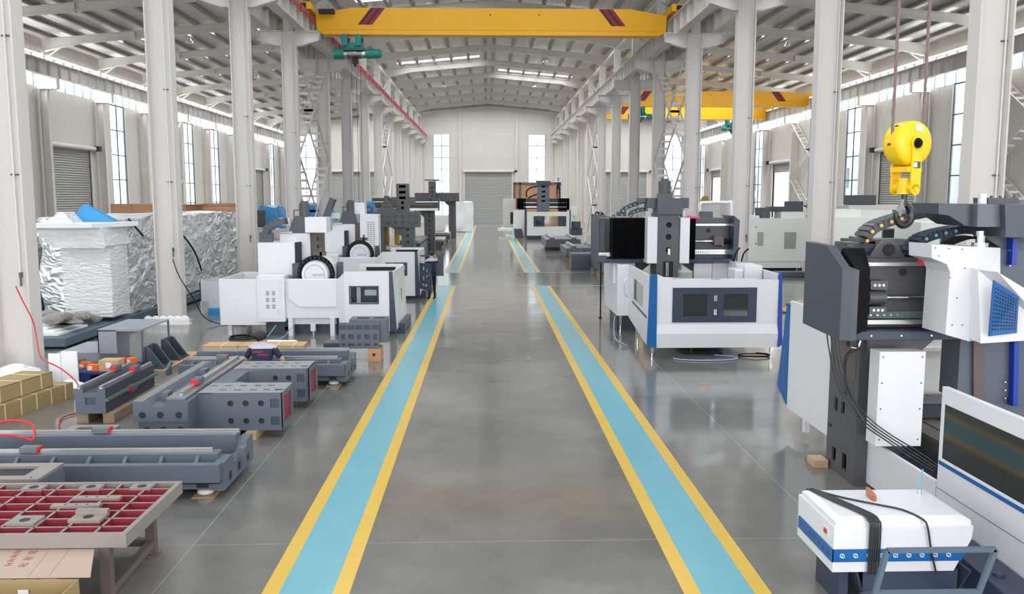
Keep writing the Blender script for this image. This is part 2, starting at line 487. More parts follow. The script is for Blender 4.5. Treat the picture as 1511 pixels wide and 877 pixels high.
# rafters: tapered I beams, one per frame and side
def rafter(y, sgn):
    n = MB(); xe = XL+.5 if sgn < 0 else XR-.5
    xc = -8.85 if sgn < 0 else 9.5
    pts = [(XC, 0), (XC+sgn*3, 0), (xc-sgn*2.2, .02), (xc, -.28), (xc+sgn*2.2, .02), (xe-sgn*2.5, .05), (xe, -.25)]
    for (xa, da), (xb, db) in zip(pts[:-1], pts[1:]):
        for zt, zb, w in (((.05, 0), (0, 0), .26), ((.52, 1), (.47, 1), .26), ((.47, 1), (.05, 0), .03)):
            def Z(x, d, q): return ZR(x) + q[0] + (0 if q[1] else d)
            za0, za1 = Z(xa, da, zb), Z(xa, da, zt); zb0, zb1 = Z(xb, db, zb), Z(xb, db, zt)
            n.hexa([(xa, y-w/2, za0), (xb, y-w/2, zb0), (xb, y+w/2, zb0), (xa, y+w/2, za0),
                    (xa, y-w/2, za1), (xb, y-w/2, zb1), (xb, y+w/2, zb1), (xa, y+w/2, za1)])
    # splice plates
    for x in (XC+sgn*4.5, xc+sgn*6.5, xc+sgn*13):
        n.box(x-.03, x+.03, y-.16, y+.16, ZR(x)-.02, ZR(x)+.55)
    return n
for y in FR[1:]:
    for sgn in (-1, 1):
        struct(rafter(y, sgn), 'roof_rafter', M['rafter'])
# purlins along the hall
k = 0; x = XC+.15
for sgn in (-1, 1):
    d = .35
    while True:
        x = XC + sgn*d
        if x < XL+.3 or x > XR-.3: break
        z = ZR(x)+.52
        struct(MB().box(x-.1, x+.1, YB, YF, z, z+.2).box(x-.13, x-.1, YB, YF, z, z+.04), 'roof_purlin', M['purlin'])
        d += 1.5
# eave struts and knee braces
for x in (XL+.35, XR-.35, -8.85, 9.5):
    struct(MB().box(x-.1, x+.1, YB, YF, ZR(x)-.35, ZR(x)-.2), 'eave_strut', M['rafter'])

# columns
def hcol(cx, y, z0, z1, w=.62, f=.36, lug=1, base=True):
    n = MB()
    n.box(cx-w/2, cx-w/2+.03, y-f/2, y+f/2, z0, z1); n.box(cx+w/2-.03, cx+w/2, y-f/2, y+f/2, z0, z1)
    n.box(cx-w/2+.03, cx+w/2-.03, y-.02, y+.02, z0, z1)
    if base: n.box(cx-w/2-.12, cx+w/2+.12, y-f/2-.12, y+f/2+.12, 0, .05)
    return n
def bracket(n, cx, y, sgn, zt=10.9, L=1.05, w=.62):
    x0 = cx + sgn*w/2; x1 = x0 + sgn*L
    n.prism([(x0, zt), (x1, zt), (x1, zt-.38), (x0+sgn*.25, zt-.62), (x0, zt-.62)], 'y', y-.02, y+.02)
    n.box(x0, x1, y-.17, y+.17, zt-.03, zt)
    n.hexa([(x0, y-.17, zt-.65), (x0+sgn*.25, y-.17, zt-.65), (x0+sgn*.25, y+.17, zt-.65), (x0, y+.17, zt-.65),
            (x0, y-.17, zt-.62), (x0+sgn*.25, y-.17, zt-.62), (x0+sgn*.25, y+.17, zt-.62), (x0, y+.17, zt-.62)])
    n.hexa([(x0+sgn*.25, y-.17, zt-.65), (x1, y-.17, zt-.41), (x1, y+.17, zt-.41), (x0+sgn*.25, y+.17, zt-.65),
            (x0+sgn*.25, y-.17, zt-.62), (x1, y-.17, zt-.38), (x1, y+.17, zt-.38), (x0+sgn*.25, y+.17, zt-.62)])
    n.box(x1-.02, x1, y-.17, y+.17, zt-.4, zt)
for y in FR[2:]:
    for cx in (-8.85, 9.5):
        n = hcol(cx, y, 0, 10.9, .66, .4)
        n.box(cx-.22, cx+.22, y-.13, y+.13, 10.9, ZR(cx)-.25)
        bracket(n, cx, y, -1); bracket(n, cx, y, 1)
        if y < YF-1: struct(n, 'steel_column', M['steel'])
        # conduit pipe with clips on the face toward the aisle
        if 10 < y < 60:
            fx = cx + (.12 if cx < 0 else .25)
            ch = thing('conduit_pipe', 'x', 'pipe', (fx, y-.07, 2.1))
            p = MB().cyl((fx, y-.07, 2.1), (fx, y-.07, 10.2), .016, n=8)
            p.build('pipe', M['offw'], ch)
            q = MB()
            for z in (3.9, 6.4): q.box(fx-.07, fx+.07, y-.055, y-.021, z, z+.03)
            q.build('clip', M['rust'], ch)
            MB().box(fx-.02, fx+.02, y-.085, y-.021, 2.0, 2.1).cyl((fx, y-.07, 1.84), (fx, y-.07, 2.0), .017, n=8).build('socket_end', M['rust'], ch)
            side = 'left' if cx < 0 else 'right'
            k = round((y-F0)/BAY)
            tag(ch, 'thin conduit pipe running up the %s steel column of the %s row' % (['nearest', 'second', 'third', 'fourth', 'fifth', 'sixth'][min(k, 5)], side), 'pipe', 'conduit pipes on the columns')
# foam wrapped foot of the second left column
n = MB()
for i in range(6):
    a = -.5 + i*.2
    n.ball((-8.85+a, 24-.45, .12), .13, .1, .13, 14, 8)
n.box(-9.5, -8.2, 24-.56, 24-.36, .0, .05)
solo(n, 'foam_padding', M['foam'], 'scalloped white foam padding round the foot of the second left column', 'padding')

for y in FR[2:]:
    for cx, sgn in ((XL+.45, 1), (XR-.45, -1)):
        n = hcol(cx, y, 0, 10.2, .5, .3, base=False)
        n.box(cx-.15, cx+.15, y-.12, y+.12, 10.2, ZR(cx)-.2)
        n.box(cx-.3, cx+.9*sgn, y-.2, y+.2, 10.2, 10.89) if sgn > 0 else n.box(cx-.9, cx+.3, y-.2, y+.2, 10.2, 10.89)
        n.bar((cx+sgn*.2, y, 12.1), (cx+sgn*1.4, y, ZR(cx+sgn*1.4)), .08)
        struct(n, 'wall_column', M['steel'])

# crane runway beams
def runway(cx, z0=10.9, z1=11.8, m='steel'):
    n = MB()
    n.box(cx-.2, cx+.2, YB+8, YF-.3, z0, z0+.03); n.box(cx-.24, cx+.24, YB+8, YF-.3, z1-.03, z1)
    n.box(cx-.012, cx+.012, YB+8, YF-.3, z0+.03, z1-.03)
    y = 1.3
    while y < YF-.5:
        n.box(cx-.17, cx+.17, y-.01, y+.01, z0+.03, z1-.03); y += 1.3
    n.box(cx-.04, cx+.04, YB+8, YF-.3, z1, z1+.1)
    return n
for cx, z0 in ((-8.15-.1, 10.9), (8.75+.1, 10.9), (-9.75, 10.9), (10.4, 10.9), (XL+1.05, 10.9), (XR-1.05, 10.9)):
    struct(runway(cx, z0, z0+.9), 'runway_beam', M['steel'])
t = thing('conductor_rail', 'red power conductor line running along the left crane beam', 'rail', (-7.85, 2, 11.75))
n = MB()
for dz in (0, .12, .24): n.box(-7.97, -7.94, 2, YF-1, 11.5+dz, 11.54+dz)
n.build('conductor_line', M['red'], t)
n = MB(); y = 3
while y < YF-1:
    n.box(-8.0, -7.93, y-.02, y+.02, 11.46, 11.77); y += 1.95
n.build('insulator_bracket', M['red'], t)
# handrail wires on the runway
n = MB()
for z in (12.3, 12.8): n.cyl((-8.55, 3, z), (-8.55, YF-1, z), .01, n=6)
struct(n, 'safety_wire', M['steel'])

# outer walls: windows centred in each bay, ribbon windows above, doors in some bays
L_doors = [55.2, 102.0]; R_doors = [55.2, 78.6, 102.0]
wn = [0]
def window(x, y0, y1, z0, z1, cols, rows, sgn, sub=None, thick=.07):
    wn[0] += 1
    t = bpy.data.objects.new('window_%d' % wn[0], None); COL.objects.link(t); t.location = (x, (y0+y1)/2, z0); t['kind'] = 'structure'
    n = MB(); w = .08
    for i in range(cols+1):
        y = y0 + (y1-y0)*i/cols; n.box(x-.04, x+.04, y-w/2, y+w/2, z0, z1)
    for j in range(rows+1):
        z = z0 + (z1-z0)*j/rows; n.box(x-.03, x+.03, y0, y1, z-w/2, z+w/2)
    n.build('window_frame', M['frame'], t)
    MB().box(x-.004, x+.004, y0, y1, z0, z1).build('pane', M['glass'], t)
    return t
def side_wall(x, sgn, doors, name):
    n = MB(); xo = x + sgn*.25
    def W(y0, y1, z0, z1): n.box(min(x, xo), max(x, xo), y0, y1, z0, z1)
    zt = ZR(x)+.75
    W(YB, YF+.3, 12.4, zt); W(YB, YF+.3, -.1, 1.0) if False else None
    ys = [YB]+[f for f in FR]
    for a, b in zip(ys[:-1], ys[1:]):
        isd = any(abs(a-d) < .2 for d in doors)
        if isd:
            d0, d1 = a+1.1, b-1.1
            W(a, d0, 0, 10.4); W(d1, b, 0, 10.4); W(d0, d1, 6.8, 10.4)
        else:
            m_ = (a+b)/2; w0, w1 = m_-1.35, m_+1.35
            if b-a < 5: W(a, b, 0, 10.4)
            else:
                W(a, w0, 0, 10.4); W(w1, b, 0, 10.4); W(w0, w1, 0, 1.1)
                window(x+sgn*.12, w0, w1, 1.1, 10.4, 2, 5, sgn)
        if b-a > 5:
            window(x+sgn*.12, a+.15, b-.15, 10.4, 12.4, 6, 1, sgn)
            W(a, a+.15, 10.4, 12.4); W(b-.15, b, 10.4, 12.4)
        else: W(a, b, 10.4, 12.4)
    struct(n, name, M['wally'])
side_wall(XL, -1, L_doors, 'wall_left'); side_wall(XR, 1, R_doors, 'wall_right')
dn = [0]
def shutter(P0, along, w, h, side, x=None, y=None, opened=False):
    dn[0] += 1
    t = bpy.data.objects.new('door_%d' % dn[0], None); COL.objects.link(t); t['kind'] = 'structure'
    n = MB(); g = MB()
    if along == 'y':
        y0, y1 = P0, P0+w; s = side; t.location = (x, (y0+y1)/2, 0)
        if not opened: n.box(x, x+s*.06, y0, y1, 0, h)
        else: n.box(x, x+s*.06, y0, y1, h-.9, h)
        g.box(x-s*.12, x+s*.1, y0-.12, y0, 0, h); g.box(x-s*.12, x+s*.1, y1, y1+.12, 0, h)
        hd = MB().cyl((x-s*.25, y0-.3, h+.1), (x-s*.25, y1+.3, h+.1), .17, n=14)
        mt = MB().box(x-s*.55, x-s*.1, y1+.3, y1+.8, h-.05, h+.3)
    else:
        x0, x1 = P0, P0+w; t.location = ((x0+x1)/2, y, 0)
        n.box(x0, x1, y, y+.06, 0, h)
        g.box(x0-.14, x0, y-.12, y+.1, 0, h); g.box(x1, x1+.14, y-.12, y+.1, 0, h)
        hd = MB().cyl((x0-.3, y-.2, h+.1), (x1+.3, y-.2, h+.1), .17, n=14)
        mt = MB().box(x1+.3, x1+.75, y-.35, y-.1, h, h+.22)
    n.build('shutter_curtain', M['shut'], t); g.build('guide_rail', M['steel'], t); hd.build('roller_housing', M['steel'], t); mt.build('drive_motor', M['hole'], t)
for a in L_doors: shutter(a+1.1, 'y', BAY-2.2, 6.8, -1, x=XL-.05)
for a in R_doors: shutter(a+1.1, 'y', BAY-2.2, 6.8, 1, x=XR+.05, opened=(a > 60))

n = MB().box(XL, XR, YB-.25, YB, 11, 15.9)
for a, b in ((XL, -20), (-.5, 1.1), (20.6, XR)): n.box(a, b, YB-.25, YB, 0, 11)  # unseen openings left wide for the added front light
struct(n, 'wall_near', M['wallx'])
# far wall
n = MB()
def FW(x0, x1, z0, z1): n.box(x0, x1, YF, YF+.25, z0, z1)
fdoors = [(-21.2, -15.2), (-2.95, 3.45), (16.0, 22.0)]
fwins = [(-25.8, -23.2), (-7.2, -5.05), (5.75, 8.0), (24.4, 26.8)]
ops = sorted([(a, b, 'd') for a, b in fdoors] + [(a, b, 'w') for a, b in fwins])
cur = XL
for a, b, k in ops:
    FW(cur, a, 0, 12); cur = b
    if k == 'd': FW(a, b, 6.9, 12); shutter(a, 'x', b-a, 6.9, 1, y=YF+.05)
    else:
        FW(a, b, 0, 1.0); 
        wn[0] += 1
        t = bpy.data.objects.new('window_%d' % wn[0], None); COL.objects.link(t); t.location = ((a+b)/2, YF+.12, 1); t['kind'] = 'structure'
        fr = MB()
        for i in range(3):
            x = a+(b-a)*i/2; fr.box(x-.045, x+.045, YF+.09, YF+.15, 1.0, 12)
        for j in range(8):
            z = 1+11*j/7; fr.box(a, b, YF+.09, YF+.15, z-.045, z+.045)
        fr.build('window_frame', M['frame'], t)
        MB().box(a, b, YF+.118, YF+.126, 1.0, 12).build('pane', M['glass'], t)
FW(cur, XR, 0, 12)
n.prism([(XL, 12), (XR, 12), (XR, ZR(XR)+.75), (XC, ZR(XC)+.75), (XL, ZR(XL)+.75)], 'y', YF, YF+.25)
struct(n, 'wall_far', M['wallx'])
n = MB().box(XL, XR, YF-.03, YF, 12.0, 12.12)
for x in (-8.85, -3.6, 4.1, 9.5, -14.6, 15.3, -22.2, 23.2): n.box(x-.12, x+.12, YF-.25, YF, 0, ZR(x)-.1)
struct(n, 'trim_1', M['steel'])

# laced cross bracing between columns
def brace(cx, y0, y1, z0, z1, name='cross_bracing'):
    n = MB()
    for (za, zb) in ((z0, z1), (z1, z0)):
        L = math.hypot(y1-y0, zb-za)
        for dx in (-.27, .27):
            n.bar((cx+dx, y0, za), (cx+dx, y1, zb), .07, .07)
        k = int(L/.62)
        for i in range(1, k):
            t = i/k; y = y0+(y1-y0)*t; z = za+(zb-za)*t
            n.box(cx-.27, cx+.27, y-.04, y+.04, z-.06, z+.06)
    struct(n, name, M['steel'])
for cx in (-8.85, 9.5):
    for a in (39.6, 70.8):
        brace(cx, a+.2, a+BAY-.2, .2, 5.4); brace(cx, a+.2, a+BAY-.2, 5.4, 10.2)
for cx in (XL+.5, XR-.5):
    for a in (39.6, 70.8):
        brace(cx, a+.2, a+BAY-.2, .2, 5.2); brace(cx, a+.2, a+BAY-.2, 5.2, 10.1)
for cx in (-8.85, 9.5):
    n = MB()
    for a in (39.6, 70.8): n.bar((cx, a, 11), (cx, a+BAY, 14), .08); n.bar((cx, a, 14), (cx, a+BAY, 11), .08)
    struct(n, 'upper_bracing', M['steel'])

# pale building outside the right wall and low one outside the left
t = thing('factory_building', 'pale factory building seen outside through the right hand windows', 'building', (48, 80, -.2))
MB().box(44, 56, 36, 150, -.2, 9).build('building_wall', M['bld'], t)
for i in range(12):
    y = 40+i*9
    MB().box(43.93, 44.02, y, y+2.6, 1, 3.4).box(43.93, 44.02, y, y+2.6, 4.6, 7).build('window_band', M['frame'], t)

# high bay lamps
def hb_lamp(x, y):
    z = ZR(x)
    t = thing('high_bay_lamp', '', 'lamp', (x, y, z-.35))
    MB().cyl((x, y, z-.02), (x, y, z-.22), .015, n=6).build('rod', M['offw'], t)
    n = MB().cyl((x, y, z-.36), (x, y, z-.22), .09, .07, n=14).build('ballast_housing', M['chrome'], t)
    n = MB().cyl((x, y, z-.5), (x, y, z-.36), .24, .1, n=20, caps=False).cyl((x, y, z-.51), (x, y, z-.5), .25, .25, n=20)
    n.build('reflector', M['offw'], t)
    return t
k = 0
for x, side in ((-18.5, 'left'), (19.2, 'right'), (-4.2, 'nave left'), (4.8, 'nave right')):
    ys = [y for y in (39.6, 55.2, 70.8, 86.4)]
    for i, y in enumerate(ys):
        o = hb_lamp(x, y)
        tag(o, 'round %s high bay lamp hanging under the %s roof slope' % (['nearest', 'second', 'third', 'farthest'][i], {'left': 'left aisle', 'right': 'right aisle', 'nave left': 'nave left', 'nave right': 'nave right'}[side]), 'lamp', 'high bay lamps under the roof')

# ---------------------------------------------------------------- cranes
def crane(name, label, x0, x1, y, z0, z1, hoist_x, txt=None):
    t = thing(name, label, 'crane', ((x0+x1)/2, y, z0))
    e = 2.0; zt = z0 + (z1-z0)*.74
    n = MB()
    n.prism([(x0+.35, z0+.1), (x0+.7, z0), (x1-.7, z0), (x1-.35, z0+.1), (x1-.3, zt), (x1-e, z1), (x0+e, z1), (x0+.3, zt)], 'y', y-.28, y+.28)
    n.box(x0+.6, x1-.6, y-.33, y+.33, z0-.03, z0)
    n.box(x0+.6, x1-.6, y-.3, y-.28, z0+.2, z0+.215)
    n.build('girder', M['yellow'], t)
    for xe, s in ((x0, 1), (x1, -1)):
        n = MB().box(xe-.14, xe+.33, y-1.5, y+1.5, 11.97, 12.28) if s > 0 else MB().box(xe-.33, xe+.14, y-1.5, y+1.5, 11.97, 12.28)
        eo = n.build('end_carriage', M['yellow'], t)
        for dy in (-1.2, 1.2):
            MB().cyl((xe-.05, y+dy, 12.06), (xe+.05, y+dy, 12.06), .15, n=16).build('wheel', M['hole'], eo)
        MB().box(xe-.12, xe+.12, y-1.58, y-1.5, 12.02, 12.22).build('buffer', M['hole'], eo)
    # diagonal hazard stripes
    for s in (-1, 1):
        xc = (x0+e+.9) if s < 0 else (x1-e-.9)
        n = MB(); lean = -.62*s
        for i, c in enumerate((1, 0, 1, 0)):
            a = xc - .34 + .17*i; b = a + .17
            n.mat(c)
            n.add([(a-lean/2, y-.284, z0+.42), (b-lean/2, y-.284, z0+.42), (b+lean/2, y-.284, z1-.005), (a+lean/2, y-.284, z1-.005)], [(0, 1, 2, 3)])
        n.build('hazard_stripe', [M['sred'], M['sdark']], t)
    if txt:
        text(txt, .34, (x0+4.1, y-.29, z0+.75), (PI/2, 0, 0), M['hole'], t, 'lettering')
    MB().box(x0+.5, x0+1.2, y-.62, y-.285, z1-.32, z1-.14).build('electrical_box', M['hole'], t)
    MB().cyl(((x0+x1)/2-.1, y-.3, z1-.3), ((x0+x1)/2-.1, y-.281, z1-.3), .035, n=10).cyl(((x0+x1)/2+2.2, y-.3, z1-.3), ((x0+x1)/2+2.2, y-.281, z1-.3), .035, n=10).build('bolt_hole', M['hole'], t)
    return t
def hoist(label, x, y, z, drop=0):
    t = thing('wire_rope_hoist', label, 'hoist', (x, y, z), 'teal wire rope hoists')
    zc = z-.72
    for dx in (-.42, .22):
        o = MB().cyl((x+dx-.02, y-.42, z-.14), (x+dx-.02, y-.35, z-.14), .16, n=18).box(x+dx-.15, x+dx+.15, y-.36, y+.36, z-.52, z-.34)
        o.box(x+dx-.14, x+dx+.14, y-.47, y-.42, z-.52, z-.02).box(x+dx-.14, x+dx+.14, y+.36, y+.42, z-.52, z-.02)
        o.build('trolley_truck', M['teal'], t, .01)
    MB().prism([(x-.5, z-.62), (x+.5, z-.62), (x+.34, z-.36), (x-.36, z-.36)], 'y', y-.28, y+.28).build('suspension_frame', M['teal'], t)
    MB().cyl((x-.52, y, zc-.12), (x+.52, y, zc-.12), .2, n=24).build('rope_drum', M['steelb'], t)
    n = MB()
    for i in range(14): n.ring((x-.34+i*.05, y, zc-.12), .21, .012, 'x', 20, 6)
    n.build('wire_rope', M['hole'], t)
    MB().box(x-.55, x+.52, y-.24, y+.24, zc+.03, zc+.16).build('drum_cover', M['teal'], t, .01)
    MB().cyl((x-.98, y, zc-.1), (x-.5, y, zc-.1), .26, n=24).cyl((x-1.02, y, zc-.1), (x-.98, y, zc-.1), .2, .26, n=24).build('gearbox', M['teal'], t, .01)
    n = MB().cyl((x+.5, y, zc-.1), (x+1.15, y, zc-.1), .22, n=24).cyl((x+1.15, y, zc-.1), (x+1.25, y, zc-.1), .22, .15, n=24)
    for i in range(12):
        a = 2*PI*i/12; n.box(x+.58, x+.9, y+.23*math.cos(a)-.008, y+.23*math.cos(a)+.008, zc-.1+.23*math.sin(a)-.008, zc-.1+.23*math.sin(a)+.008)
    n.build('hoist_motor', M['teal'], t)
    MB().box(x-.12, x+.14, y-.1, y+.1, zc-.56, zc-.34).cyl((x, y, zc-.56), (x, y, zc-.7), .05, n=10).build('hook_block', M['hole'], t)
    if drop:
        n = MB()
        for dx in (-.15, .1, .3): n.cyl((x+dx-.7, y+.3, zc-.2), (x+dx-.7, y+.3, drop), .014, n=6)
        n.build('pendant_cable', M['hole'], t)
    return t
crane('overhead_crane', 'long yellow overhead crane girder spanning the central nave', -8.25, 8.85, 41.5, 11.1, 12.3, 0)
hoist('teal wire rope hoist under the left end of the nave crane', -6.2, 41.5, 11.06)
crane('overhead_crane', 'nearer and higher yellow overhead crane over the right aisle', 10.4, 27.6, 72.9, 11.12, 12.35, 0, '5T LB')
hoist('teal hoist under the nearer right aisle crane beside the columns', 13.0, 72.9, 11.08, 2.2)
crane('overhead_crane', 'farther and lower yellow overhead crane over the right aisle', 10.4, 27.6, 84, 11.05, 12.25, 0)
hoist('teal hoist on the farther right aisle crane near its right end', 24.0, 84, 11.0)
MB()
t = thing('pendant_cable', 'dangling bundle of thin crane control cables by the left columns', 'cable', (-8.0, 52, 11))
n = MB()
for i, dx in enumerate((0, .25, .45)): n.cyl((-8.0+dx, 52+i*.3, 1.9), (-8.0+dx, 52+i*.3, 10.9), .013, n=6)
n.build('cable', M['hole'], t)

solo(MB().box(4.0, 4.16, 15.62, 15.66, .0, .004).box(4.06, 4.1, 15.5, 15.62, 0, .004), 'tape_mark', M['orange'], 'small orange tape mark on the floor in front of the blue cornered machine', 'tape mark')
# ================================================================ LEFT SIDE
Z3 = (0, 0, 1)
# ---- burgundy grid casting on a stand, bottom left
gx0, gx1, gy0, gy1, gt = -5.35, -3.05, 6.98, 8.32, .68
t = thing('grid_casting', 'burgundy grid frame casting with bare machined edges lying on the steel stand', 'casting', (-4.2, 7.6, gt-.12))
n = MB()
n.box(gx0, gx1, gy0, gy0+.045, gt-.12, gt).box(gx0, gx1, gy1-.045, gy1, gt-.12, gt).box(gx0, gx0+.045, gy0+.045, gy1-.045, gt-.12, gt).box(gx1-.045, gx1, gy0+.045, gy1-.045, gt-.12, gt)
n.build('outer_frame', M['tan'], t)
n = MB()
xs = [gx0+(gx1-gx0)*i/8 for i in range(1, 8)]; ys = [gy0+(gy1-gy0)*i/7 for i in range(1, 7)]
for x in xs: n.box(x-.011, x+.011, gy0+.045, gy1-.045, gt-.115, gt-.012)
for y in ys: n.box(gx0+.045, gx1-.045, y-.009, y+.009, gt-.115, gt-.012)
n.box(gx0+.045, gx1-.045, gy0+.045, gy1-.045, gt-.12, gt-.115)
n.mat(1)
for x in xs: n.box(x-.011, x+.011, gy0+.045, gy1-.045, gt-.012, gt-.008)
for y in ys: n.box(gx0+.045, gx1-.045, y-.009, y+.009, gt-.012, gt-.008)
n.build('rib_grid', [M['burg'], M['tan']], t)
def pad(x, y, w, d, holes_, step=False):
    n = MB().box(x-w/2, x+w/2, y-d/2, y+d/2, gt-.113, gt-.012); n.mat(1).box(x-w/2, x+w/2, y-d/2, y+d/2, gt-.012, gt+.012)
    if step: n.box(x-w/2, x+w/2, y+d/2-.05, y+d/2, gt+.012, gt+.05)
    n.mat(2)
    if holes_ == 1: n.cyl((x, y-.01, gt+.012), (x, y-.01, gt+.014), .045, n=18)
    else:
        for i in range(holes_): n.cyl((x-.1+.1*i, y, gt+.012), (x-.1+.1*i, y, gt+.014), .01, n=10)
    n.build('mounting_pad', [M['burg'], M['tan'], M['hole']], t)
for x in (-4.42, -3.87, -3.38): pad(x, 8.16, .2, .13, 1)
pad(-3.68, 7.86, .44, .08, 3); pad(-3.78, 7.66, .44, .08, 3)
pad(-4.05, 7.3, .24, .2, 1); pad(-3.53, 7.36, .28, .2, 1, True); pad(-4.66, 7.4, .24, .2, 1, True)
t = thing('work_stand', 'welded steel stand with splayed legs under the burgundy grid casting', 'stand', (-4.1, 7.6, 0))
zt = gt-.12
for (x, y) in ((-3.26, 7.06), (-3.3, 8.12), (-4.9, 7.06), (-4.9, 8.12)):
    MB().box(x-.045, x+.045, y-.04, y+.04, .02, zt).box(x-.07, x+.07, y-.06, y+.06, 0, .02).build('leg', M['rust'], t)
MB().box(-5.2, -3.26, 7.32, 7.4, zt-.07, zt).box(-5.2, -3.26, 8.08, 8.16, zt-.07, zt).box(-3.3, -3.22, 7.1, 8.08, zt-.07, zt).build('top_rail', M['rust'], t)
MB().bar((-3.26, 7.1, .13), (-3.3, 8.1, .13), .07).box(-4.9, -3.34, 8.09, 8.15, .1, .17).build('brace', M['rust'], t)

# ---- cartons in front of the stand
t = thing('open_carton', 'open cardboard carton with a broad pale flap in front of the grid stand', 'box', (-4.05, 6.5, 0))
n = MB()
x0, x1, y0, y1 = -4.7, -3.2, 6.0, 6.45
zb = .53
n.box(x0, x1, y1-.01, y1, 0, zb).box(x0, x0+.01, y0, y1-.01, 0, zb).box(x1-.01, x1, y0, y1-.01, 0, zb).box(x0+.01, x1-.01, y0, y0+.01, 0, zb).box(x0+.01, x1-.01, y0+.01, y1-.01, 0, .01)
n.build('carton_body', M['card2'], t)
n = MB().hexa([(-4.7, 6.47, .532), (-3.12, 6.47, .532), (-3.42, 7.24, .545), (-4.7, 7.24, .545), (-4.7, 6.47, .54), (-3.12, 6.47, .54), (-3.42, 7.24, .553), (-4.7, 7.24, .553)])
fl = n.build('lid_flap', M['cardp'], t)
zf = lambda y: .5405+(y-6.47)*.013/.77
n = MB()
for xa, xb in ((-3.61, -3.72), (-3.45, -3.56)): n.hexa([(xa, 6.48, zf(6.48)), (xa+.004, 6.48, zf(6.48)), (xb+.004, 7.2, zf(7.2)), (xb, 7.2, zf(7.2)), (xa, 6.48, zf(6.48)+.001), (xa+.004, 6.48, zf(6.48)+.001), (xb+.004, 7.2, zf(7.2)+.001), (xb, 7.2, zf(7.2)+.001)])
n.build('crease', M['card2'], fl)
for xa, xb in ((-3.95, -3.70), (-3.685, -3.52), (-3.505, -3.36)):
    MB().hexa([(xa, 6.42, .25), (xb, 6.42, .25), (xb-.005, 6.43, .25), (xa, 6.43, .25), (xa, 6.45, .53), (xb-.01, 6.45, .53), (xb-.015, 6.46, .53), (xa, 6.46, .53)]).build('side_flap', M['card2'], t)
n = MB()
for i in range(3):
    x, y = -3.78-.025*i, 6.66+.12*i; z = zf(y)+.0005
    for a, b, c, d in ((0, .055, 0, .004), (0, .055, .055, .059), (0, .004, 0, .059), (.051, .055, 0, .059), (.02, .035, .015, .04)): n.box(x+a, x+b, y+c, y+d, z, z+.0025)
for i in range(4):
    x, y = -3.9-.02*i, 6.68+.08*i; z = zf(y)+.0005
    n.box(x, x+.05, y, y+.008, z, z+.0025).box(x, x+.05, y+.04, y+.048, z, z+.0025).box(x+.02, x+.028, y, y+.05, z, z+.0025)
n.build('printed_symbol', M['printr'], fl)
MB().box(-3.66, -3.58, 6.42, 6.424, .36, .46).build('white_label', M['foam'], t)

# ---- long strapped cartons on the left
def strapped(label, P0, P1, w, z0, z1, nst, grp=None, m='card2', opened=False, name='long_carton'):
    P0 = Vector((*P0, 0)); P1 = Vector((*P1, 0)); d = (P1-P0).normalized(); s = Vector((-d.y, d.x, 0)); L = (P1-P0).length
    t = thing(name, label, 'box', (P0.x, P0.y, z0), grp)
    up = Vector((0, 0, 1))
    def B(n, a0, a1, b0, b1, c0, c1):
        n.hexa([P0+d*a+s*b+up*c for c in (c0, c1) for a, b in ((a0, b0), (a1, b0), (a1, b1), (a0, b1))])
    n = MB(); B(n, 0, L, 0, w, z0, z1) if not opened else None
    if opened:
        B(n, 0, L, 0, .012, z0, z1); B(n, 0, L, w-.012, w, z0, z1); B(n, 0, L, 0, w, z0, z0+.012); B(n, L-.012, L, 0, w, z0, z1); B(n, .35, L, 0, w, z1-.012, z1)
    n.build('carton_body', M[m], t, .004 if not opened else 0)
    if opened:
        k = MB(); k.hexa([P0+d*a+s*b+up*c for a, b, c in ((-.02, -.01, z1), (.35, -.01, z1), (.35, -.13, z1-.2), (-.1, -.13, z1-.17), (-.02, -.01, z1+.01), (.35, -.01, z1+.01), (.35, -.14, z1-.2), (-.1, -.14, z1-.17))])
        k.build('side_flap', M[m], t)
    n = MB()
    for i in range(nst):
        a = L*(i+.7)/(nst+.3)
        B(n, a-.012, a+.012, -.004, w+.004, z1, z1+.004); B(n, a-.012, a+.012, -.004, 0, z0+.01, z1+.004)
        B(n, a-.012, a+.012, w, w+.004, z0+.01, z1+.004)
    n.build('strapping', M['strap'], t)
    return t
strapped('long strapped cardboard carton on the floor, lower of the two at the left edge', (-7.72, 12.3), (-7.28, 14.9), .62, 0, .27, 7)
strapped('long cardboard carton with torn open end, upper of the two at the left edge', (-7.78, 12.5), (-7.45, 14.55), .55, .275, .53, 4, opened=True)
strapped('first brown carton in the row behind the sitting worker', (-6.05, 18.0), (-5.32, 18.0), .5, .02, .36, 1, 'brown cartons behind the worker', 'card', name='brown_carton')
strapped('second brown carton in the row, straight behind the sitting worker', (-5.3, 18.0), (-4.78, 18.0), .5, .02, .36, 1, 'brown cartons behind the worker', 'card', name='brown_carton')
strapped('last brown carton in the row, nearest the white machine leg', (-4.76, 18.0), (-3.92, 18.0), .5, .02, .36, 2, 'brown cartons behind the worker', 'card', name='brown_carton')

# white plastic bag on the floor, far left
n = MB()
n.ball((-8.45, 15.3, .26), .42, .3, .26, 20, 12)
for v in n.v: v += Vector((1, 1, 1))*.05*mn.noise(v*5)
solo(n, 'plastic_bag', M['wrap'], 'crumpled white plastic bag beside the strapped cartons', 'bag')
n = MB().hexa([(-9.3, 15.6, 0), (-9.0, 15.6, 0), (-9.0, 15.72, 0), (-9.3, 15.72, 0), (-9.3, 15.65, .7), (-9.1, 15.65, .7), (-9.1, 15.7, .7), (-9.3, 15.7, .7)])
solo(n, 'black_bag', M['black'], 'black sheet standing at the far left edge beside the first column', 'sheet')
